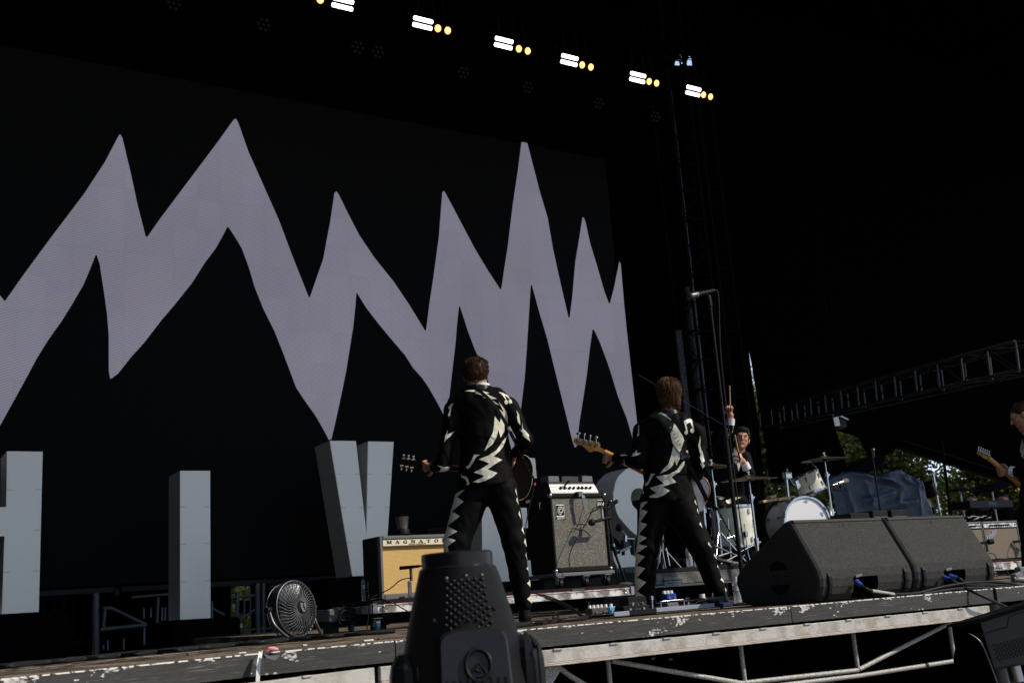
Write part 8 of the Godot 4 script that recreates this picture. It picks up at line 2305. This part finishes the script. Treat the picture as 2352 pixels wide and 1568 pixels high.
	for q in [[1581, 1384], [1497, 1381]]:
		var w := at(q[0], q[1], pz - 0.1)
		tag(part(self, "jack_plug", Shape.new().tube(Vector3(w.x, 0.03, w.z), Vector3(w.x + 0.005, w.y + 0.03, w.z), 0.008).box(Vector3(w.x, w.y + 0.02, w.z), Vector3(0.022, 0.03, 0.022), 0.004), M.chrome), "chrome jack plug standing %s the blue pedal" % ("right of" if q[0] > 1540 else "left of"), "plug")
	# guitarist's pedals
	var p5 := at(1370, 1403, -5.75)
	pedal("low grey pedal behind the wrapped cable, left of the sky blue one", Vector3(p5.x, 0.01, -5.75), Vector3(0.13, 0.05, 0.08), M.grey_case, 4, M.knob_cream)
	pedal("sky blue pedal with white knobs behind the wrapped cable", Vector3(at(1400, 1402, -5.75).x, 0.01, -5.75), Vector3(0.06, 0.05, 0.08), M.sky_pedal, 2, M.knob_cream)
	var rng := RandomNumberGenerator.new(); rng.seed = 14
	# wrapped cable run along the downstage floor
	var wc := thing("wrapped_cable", "thick tape wrapped cable lying along the floor by the guitarist's boot", "cable", floor_at(1300, 1424))
	Q = wc.position
	var run: Array = []
	for q in [[1150, 1441], [1206, 1434], [1235, 1431], [1268, 1427], [1294, 1424], [1338, 1420], [1362, 1415], [1405, 1411]]:
		run.append(floor_at(q[0], q[1], 0.013) - Q)
	part(wc, "jacket", Shape.new().path(run, 0.013, 8), M.cable)
	for i in 7:
		var f := 1 + (i % 6)
		var m0: Vector3 = run[f].lerp(run[mini(f + 1, 7)], rng.randf())
		part(wc, "tape_wrap", Shape.new().ball(m0 + Vector3(0, 0.004, 0), Vector3(0.05, 0.013, 0.018), Basis(Vector3.UP, 0.2), 8, 6), M.boot_leather)
	part(wc, "loose_end", Shape.new().path([run[3], run[3] + Vector3(0.02, 0.04, 0), run[3] + Vector3(0.06, 0.05, -0.02), run[4] + Vector3(0, 0.02, -0.05)], 0.005), M.cable)
	# bundled cables along the back of the downstage strip
	var lb := thing("cable_run", "bundled black cables lying along the back of the floor at left", "cable", floor_at(430, 1496))
	Q = lb.position
	for kk in 4:
		var pl: Array = []
		for i in 24:
			var f := i / 23.0
			var x := lerpf(-60, 905, f)
			var y := 1532.0 - 0.100 * x + 0.00001 * x * x + rng.randf_range(-0.8, 0.8) - kk * 0.8
			pl.append(floor_at(x, y, 0.012 + 0.012 * (kk % 2) + rng.randf() * 0.006) - Q)
		part(lb, "strand", Shape.new().path(pl, 0.0105, 6, 3), M.cable)
	for i in 3:
		var q: Array = []
		for x: float in [1225 + i * 14, 1262 + i * 10, 1290 + i * 14, 1318 + i * 10, 1342 + i * 4]:
			var f: float = (x - 1225.0) / 120.0
			var w := at(x, 1362 + f * 58 - sin(f * 3.0) * 12 + i * 3, -7.42 + f * 1.3)
			q.append(w)
		tag(part(self, "trailing_cable", Shape.new().path(q, 0.0045), M.cable), ["lowest", "middle", "topmost"][i] + " of three thin black cables trailing across the riser front by the guitarist's boot", "cable", "thin cables trailing across the riser front")
	# scraps on the floor
	var bits := [[845, 1471, 0.05], [872, 1467, 0.03], [698, 1482, 0.04], [620, 1491, 0.03], [556, 1500, 0.03], [440, 1502, 0.05]]
	for i in bits.size():
		var w := floor_at(bits[i][0], bits[i][1] + 2.0, 0.004)
		tag(part(self, "paper_scrap", Shape.new().box(w + Vector3(0, 0.004, 0), Vector3(bits[i][2], 0.008, 0.02), 0.003, Basis(Vector3.UP, i * 0.7)), M.tape_white if i % 2 == 0 else M.plywood), ["pale scrap by the cables near the riser caster", "tan scrap nearest the riser caster", "pale scrap just right of the fan foot", "tan scrap under the fan", "pale scrap by the cables left of the fan", "tan scrap farthest left by the cables"][i], "scrap", "scraps on the floor strip")
	# ribbon tied at the stage edge
	var rb := thing("tied_ribbon", "white ribbon hanging from the stage edge with a pink petal and a dark leaf", "ribbon", at(596, 1500, -4.33))
	Q = rb.position
	part(rb, "tail", strap_strip([at(598, 1497, -4.33) - Q, at(594, 1520, -4.30) - Q, at(592, 1545, -4.29) - Q, at(590, 1600, -4.28) - Q], 0.008, 0.001), M.tape_white)
	part(rb, "knot", Shape.new().prism(PackedVector2Array([Vector2(-0.03, -0.035), Vector2(-0.005, 0.0), Vector2(0.012, 0.012), Vector2(0.004, -0.012), Vector2(-0.008, -0.05)]), 0.004, Transform3D(Basis(), Vector3(0, 0.0, 0.004))), M.tape_white)
	part(rb, "petal", Shape.new().ball(at(626, 1490, -4.36) - Q, Vector3(0.026, 0.010, 0.012), Basis(Vector3.BACK, -0.15), 12, 6), M.pink)
	part(rb, "red_fold", Shape.new().box(at(614, 1494, -4.34) - Q, Vector3(0.018, 0.010, 0.008), 0.002, Basis(Vector3.BACK, 0.3)), M.tape_red)
	var leaf := Shape.new()
	var lp0 := [at(604, 1499, -4.30) - Q, at(622, 1501, -4.27) - Q, at(645, 1503, -4.27) - Q, at(632, 1516, -4.24) - Q, at(612, 1511, -4.26) - Q]
	for i in 3: leaf.flat(lp0[0], lp0[i + 1], lp0[i + 2] if i < 3 and i + 2 < 5 else lp0[4], Vector3(0, 0.5, 1))
	part(rb, "leaf", leaf, M.plastic_grey)

# ---------------------------------------------------------------- foreground
func make_foreground() -> void:
	make_moving_light()
	make_second_light()

func oct(w: float, d: float, ch: float, y: float, cx := 0.0, cz := 0.0) -> Array:
	# an eight sided section: w wide, d deep, corners cut by ch
	var x := w / 2; var z := d / 2
	var out: Array = []
	for q in [[-x + ch, z], [x - ch, z], [x, z - ch], [x, -z + ch], [x - ch, -z], [-x + ch, -z], [-x, -z + ch], [-x, z - ch]]:
		out.append(Vector3(q[0] + cx, y, q[1] + cz))
	return out

func make_moving_light() -> void:
	var c := at(1062, 1500, -2.42)
	var a := atan2(c.x, -c.z)
	var o := thing("moving_head_light", "big black moving head light with a studded panel and a round emblem, in the foreground", "stage light", Vector3(c.x, -0.60, c.z), -a + 0.10)
	var u := (c - EYE).length() / FOCAL          # metres per picture pixel at this distance
	var y0 := c.y + 0.60
	var py := func(y: float) -> float: return y0 - (y - 1500.0) * u * 1.03
	# the tapering head
	var top: float = py.call(1336.0); var bot: float = py.call(1640.0)
	var wt := 178.0 * u; var wb := 312.0 * u
	var loops: Array = []
	var N := 5
	for i in N:
		var f := float(i) / (N - 1)
		var w := lerpf(wt, wb, f) + sin(f * PI) * 0.012
		var L: Array = []
		for k in 32:
			var t := TAU * k / 32.0
			L.append(Vector3(signf(cos(t)) * pow(absf(cos(t)), 0.6) * w / 2, lerpf(top, bot, f), signf(sin(t)) * pow(absf(sin(t)), 0.6) * w * 0.46))
		loops.append(L)
	var neck: Array = []
	for k in 32: neck.append(Vector3(cos(TAU * k / 32.0) * 86.0 * u, top + 0.016, sin(TAU * k / 32.0) * 86.0 * u))
	loops.push_front(neck)
	part(o, "head_shell", Shape.new().loft(loops, true), M.moving_head)
	var lr := 80.0 * u
	part(o, "lens_ring", Shape.new().lathe([Vector2(lr * 1.06, top + 0.010), Vector2(lr * 1.06, top + 0.018), Vector2(lr, top + 0.021), Vector2(lr, py.call(1291.0)), Vector2(lr * 0.96, py.call(1288.0)), Vector2(lr * 0.9, py.call(1291.0)), Vector2(lr * 0.88, py.call(1306.0)), Vector2(0, py.call(1306.0))], Transform3D(), 48), M.moving_head_gloss)
	# studs on the front facet and on the facet to its right
	var face := func(fx: float, y: float, lift: float) -> Vector3:     # fx -1..1 across the front
		var f := clampf((top - y) / (top - bot), 0, 1)
		var w := lerpf(wt, wb, f) + sin(f * PI) * 0.012
		var half := w * 0.26
		var x := fx * half
		return Vector3(x, y, w * 0.46 * pow(1.0 - pow(absf(fx) * 0.52, 3.33), 0.3) + lift)
	var stud: ArrayMesh = Shape.new().ball(Vector3(), Vector3(0.0050, 0.0050, 0.0046), Basis(), 10, 7).mesh(M.moving_head_gloss)
	for r in 14:
		var y: float = py.call(1350.0 + r * 7.4)
		var cols := 6 if r % 2 == 0 else 5
		for q in cols:
			var fx := (q - (cols - 1) / 2.0) / 2.5
			fx = fx * 0.80 + 0.10
			if r >= 12 and absf(fx) < 0.35: continue
			same(o, "stud", stud, Transform3D(Basis(), face.call(fx, y, 0.001)))
	for q in [[-0.72, 1342.0], [0.18, 1339.0], [0.92, 1340.0]]:
		var w: Vector3 = face.call(q[0], py.call(q[1] + 2.0), 0.0)
		part(o, "brass_screw", Shape.new().ball(w, Vector3(0.005, 0.005, 0.003), Basis(), 10, 6), M.steel_dark)
	for q in [[-1.2, 1428.0], [1.18, 1412.0]]:
		var w: Vector3 = face.call(q[0] * 0.95, py.call(q[1]), 0.0)
		part(o, "panel_screw", Shape.new().ball(w, Vector3(0.006, 0.006, 0.004), Basis(), 10, 6), M.ink)
	# raised lower cover with a rounded top
	var cov := PackedVector2Array()
	var cw := 74.0 * u
	var ct: float = py.call(1448.0)
	for i in 13:
		var t := PI * i / 12.0
		cov.append(Vector2(cos(t) * cw * (1.0 if i > 0 and i < 12 else 1.0), ct + 0.034 * pow(sin(t), 0.6) - 0.03))
	cov.append(Vector2(-cw * 1.08, bot)); cov.append(Vector2(cw * 1.08, bot))
	var lean := atan2((wb - wt) * 0.46, top - bot)
	var zc := (lerpf(wt, wb, 0.62)) * 0.46
	var xf := Transform3D(Basis(Vector3.RIGHT, -lean * 0.6), Vector3(0.012, 0, 0)) 
	var pl: Array = [[], [], []]
	for p in cov:
		var f: Vector3 = face.call(0.0, p.y, 0.0)
		pl[0].append(Vector3(p.x + 0.012, p.y, f.z - 0.01)); pl[1].append(Vector3(p.x * 0.985 + 0.012, p.y - 0.002, f.z + 0.020)); pl[2].append(Vector3(p.x * 0.93 + 0.012, p.y - 0.007, f.z + 0.027))
	part(o, "lower_cover", Shape.new().loft(pl), M.moving_head_gloss)
	# emblem: a ring with a peaked mark
	var ec := Vector3(0.012 + 6.0 * u, py.call(1519.0), 0)
	ec.z = face.call(0.0, ec.y, 0.030).z
	var er := 26.0 * u
	var eb := Basis(Vector3.RIGHT, PI / 2 - 0.22)
	part(o, "emblem_ring", Shape.new().ring(Transform3D(eb.scaled_local(Vector3(1, 1, 1.25)), ec), er, 0.0046, 40, 8), M.moving_head)
	var em := Shape.new()
	var tilt := Basis(Vector3.RIGHT, -0.22)
	var ep := func(x: float, y: float) -> Vector3: return ec + tilt * Vector3(x * er, y * er, 0.0)
	em.path([ep.call(-0.72, -0.82), ep.call(0.0, 0.18), ep.call(0.72, -0.82)], 0.0030, 6, 1)
	em.path([ep.call(-0.22, -0.35), ep.call(-0.12, -0.46), ep.call(0.0, -0.50), ep.call(0.12, -0.46), ep.call(0.22, -0.35)], 0.0026, 6, 2)
	em.path([ep.call(-0.62, -0.72), ep.call(-0.3, -0.86), ep.call(0.0, -0.90), ep.call(0.3, -0.86), ep.call(0.62, -0.72)], 0.0028, 6, 2)
	part(o, "emblem_mark", em, M.moving_head)
	for i in 9:
		part(o, "vent_slot", Shape.new().box(Vector3(0.012 + (i - 4) * 0.017, py.call(1566.0), face.call(0.0, py.call(1566.0), 0.031).z), Vector3(0.007, 0.05, 0.004), 0.001), M.ink)
	# yoke
	for sx in [-1.0, 1.0]:
		var xx: float = (-126.0 if sx < 0 else 133.0) * u
		var yt: float = py.call(1492.0 if sx < 0 else 1470.0)
		var sec: Array = []
		for q in [[0.0, 0.35, 0.45], [0.010, 0.62, 0.70], [0.028, 0.86, 0.88], [0.055, 0.97, 0.98], [0.085, 1.0, 1.0], [yt - 0.10, 1.0, 1.0]]:
			sec.append(oct(0.080 * q[1], 0.19 * q[2], 0.03 * q[1], yt - q[0], xx, 0.02))
		part(o, "yoke_arm", Shape.new().loft(sec), M.moving_head)
		part(o, "yoke_trim", Shape.new().path([Vector3(xx + 0.022, 0.12, 0.117), Vector3(xx + 0.022, yt - 0.07, 0.117), Vector3(xx + 0.018, yt - 0.03, 0.104), Vector3(xx + 0.012, yt - 0.008, 0.07), Vector3(xx + 0.008, yt + 0.002, 0.02)], 0.004, 6, 3), M.moving_head_gloss)
	part(o, "yoke_base", Shape.new().box(Vector3(0.01, 0.09, 0), Vector3(0.44, 0.18, 0.30), 0.02), M.moving_head)
	part(o, "foot_box", Shape.new().box(Vector3(0.01, -0.02, 0), Vector3(0.40, 0.04, 0.36), 0.01), M.moving_head)
	var cs := tag(part(self, "equipment_case", Shape.new().box(Vector3(c.x, -1.072, c.z), Vector3(0.7, 0.855, 0.6), 0.02, Basis(Vector3.UP, -a)), M.tolex), "black equipment case under the foreground moving light", "case")

func make_second_light() -> void:
	var c := at(2318, 1530, -3.55)
	var a := atan2(c.x, -c.z)
	var o := thing("moving_head_light", "dark moving light at the bottom right corner with a grey body and a perforated vent", "stage light", Vector3(c.x, c.y - 0.55, c.z), -a)
	var u := (c - EYE).length() / FOCAL
	var q := func(x: float, y: float, dz := 0.0) -> Vector3: return Vector3((x - 2318.0) * u, 0.55 - (y - 1530.0) * u + (x - 2318.0) * u * 0.09, dz)
	# rounded grey body
	part(o, "body", Shape.new().loft([[q.call(2280, 1438, 0.07), q.call(2430, 1412, 0.07), q.call(2430, 1518, 0.07), q.call(2292, 1528, 0.07)], [q.call(2279, 1435, 0.02), q.call(2430, 1409, 0.02), q.call(2430, 1524, 0.02), q.call(2290, 1534, 0.02)], [q.call(2279, 1437, -0.12), q.call(2430, 1411, -0.12), q.call(2430, 1522, -0.12), q.call(2290, 1532, -0.12)]]), M.grey_case)
	part(o, "top_shell", Shape.new().loft([[q.call(2214, 1433, 0.05), q.call(2278, 1430, 0.075), q.call(2430, 1405, 0.075), q.call(2430, 1400, 0.0)], [q.call(2214, 1438, 0.05), q.call(2280, 1438, 0.078), q.call(2430, 1412, 0.078), q.call(2430, 1406, 0.0)]]), M.moving_head)
	part(o, "panel_line", Shape.new().path([q.call(2284, 1459, 0.073), q.call(2328, 1453, 0.073), q.call(2333, 1436, 0.073), q.call(2342, 1432, 0.073), q.call(2400, 1422, 0.073)], 0.0015, 4, 1), M.ink)
	var hole: ArrayMesh = Shape.new().tube(Vector3(0, 0, -0.001), Vector3(0, 0, 0.0015), 0.0042, -1, 6).mesh(M.ink)
	for r in 8:
		for k in 11:
			var w: Vector3 = q.call(2297.0 + k * 6.6 + (3.3 if r % 2 else 0.0) + r * 0.5, 1484.0 + r * 4.2 - k * 0.7, 0.071)
			same(o, "vent_hole", hole, Transform3D(Basis(), w))
	part(o, "yoke_arm", Shape.new().loft([[q.call(2225, 1640, 0.12), q.call(2218, 1500, 0.12), q.call(2230, 1462, 0.12), q.call(2256, 1454, 0.12), q.call(2276, 1482, 0.12), q.call(2300, 1640, 0.12)], [q.call(2225, 1640, 0.04), q.call(2218, 1500, 0.04), q.call(2230, 1462, 0.04), q.call(2256, 1454, 0.04), q.call(2276, 1482, 0.04), q.call(2300, 1640, 0.04)]]), M.roof_black)
	part(o, "yoke_edge", Shape.new().path([q.call(2254, 1455, 0.115), q.call(2268, 1466, 0.115), q.call(2278, 1486, 0.115), q.call(2290, 1545, 0.115), q.call(2304, 1640, 0.115)], 0.005, 6, 3), M.steel_dark)
	part(o, "silver_collar", Shape.new().tube(q.call(2326, 1526, -0.02), q.call(2329, 1562, -0.02), 0.034, -1, 20), M.steel)
	part(o, "base", Shape.new().box(Vector3(0.02, 0.22, -0.02), Vector3(0.5, 0.44, 0.28), 0.02), M.moving_head)
	tag(part(self, "light_stand_case", Shape.new().box(Vector3(c.x, (c.y - 0.55 - 1.5) / 2.0, c.z), Vector3(0.6, c.y - 0.555 + 1.5, 0.4), 0.02, Basis(Vector3.UP, -a)), M.tolex), "black case under the moving light at the bottom right corner", "case")
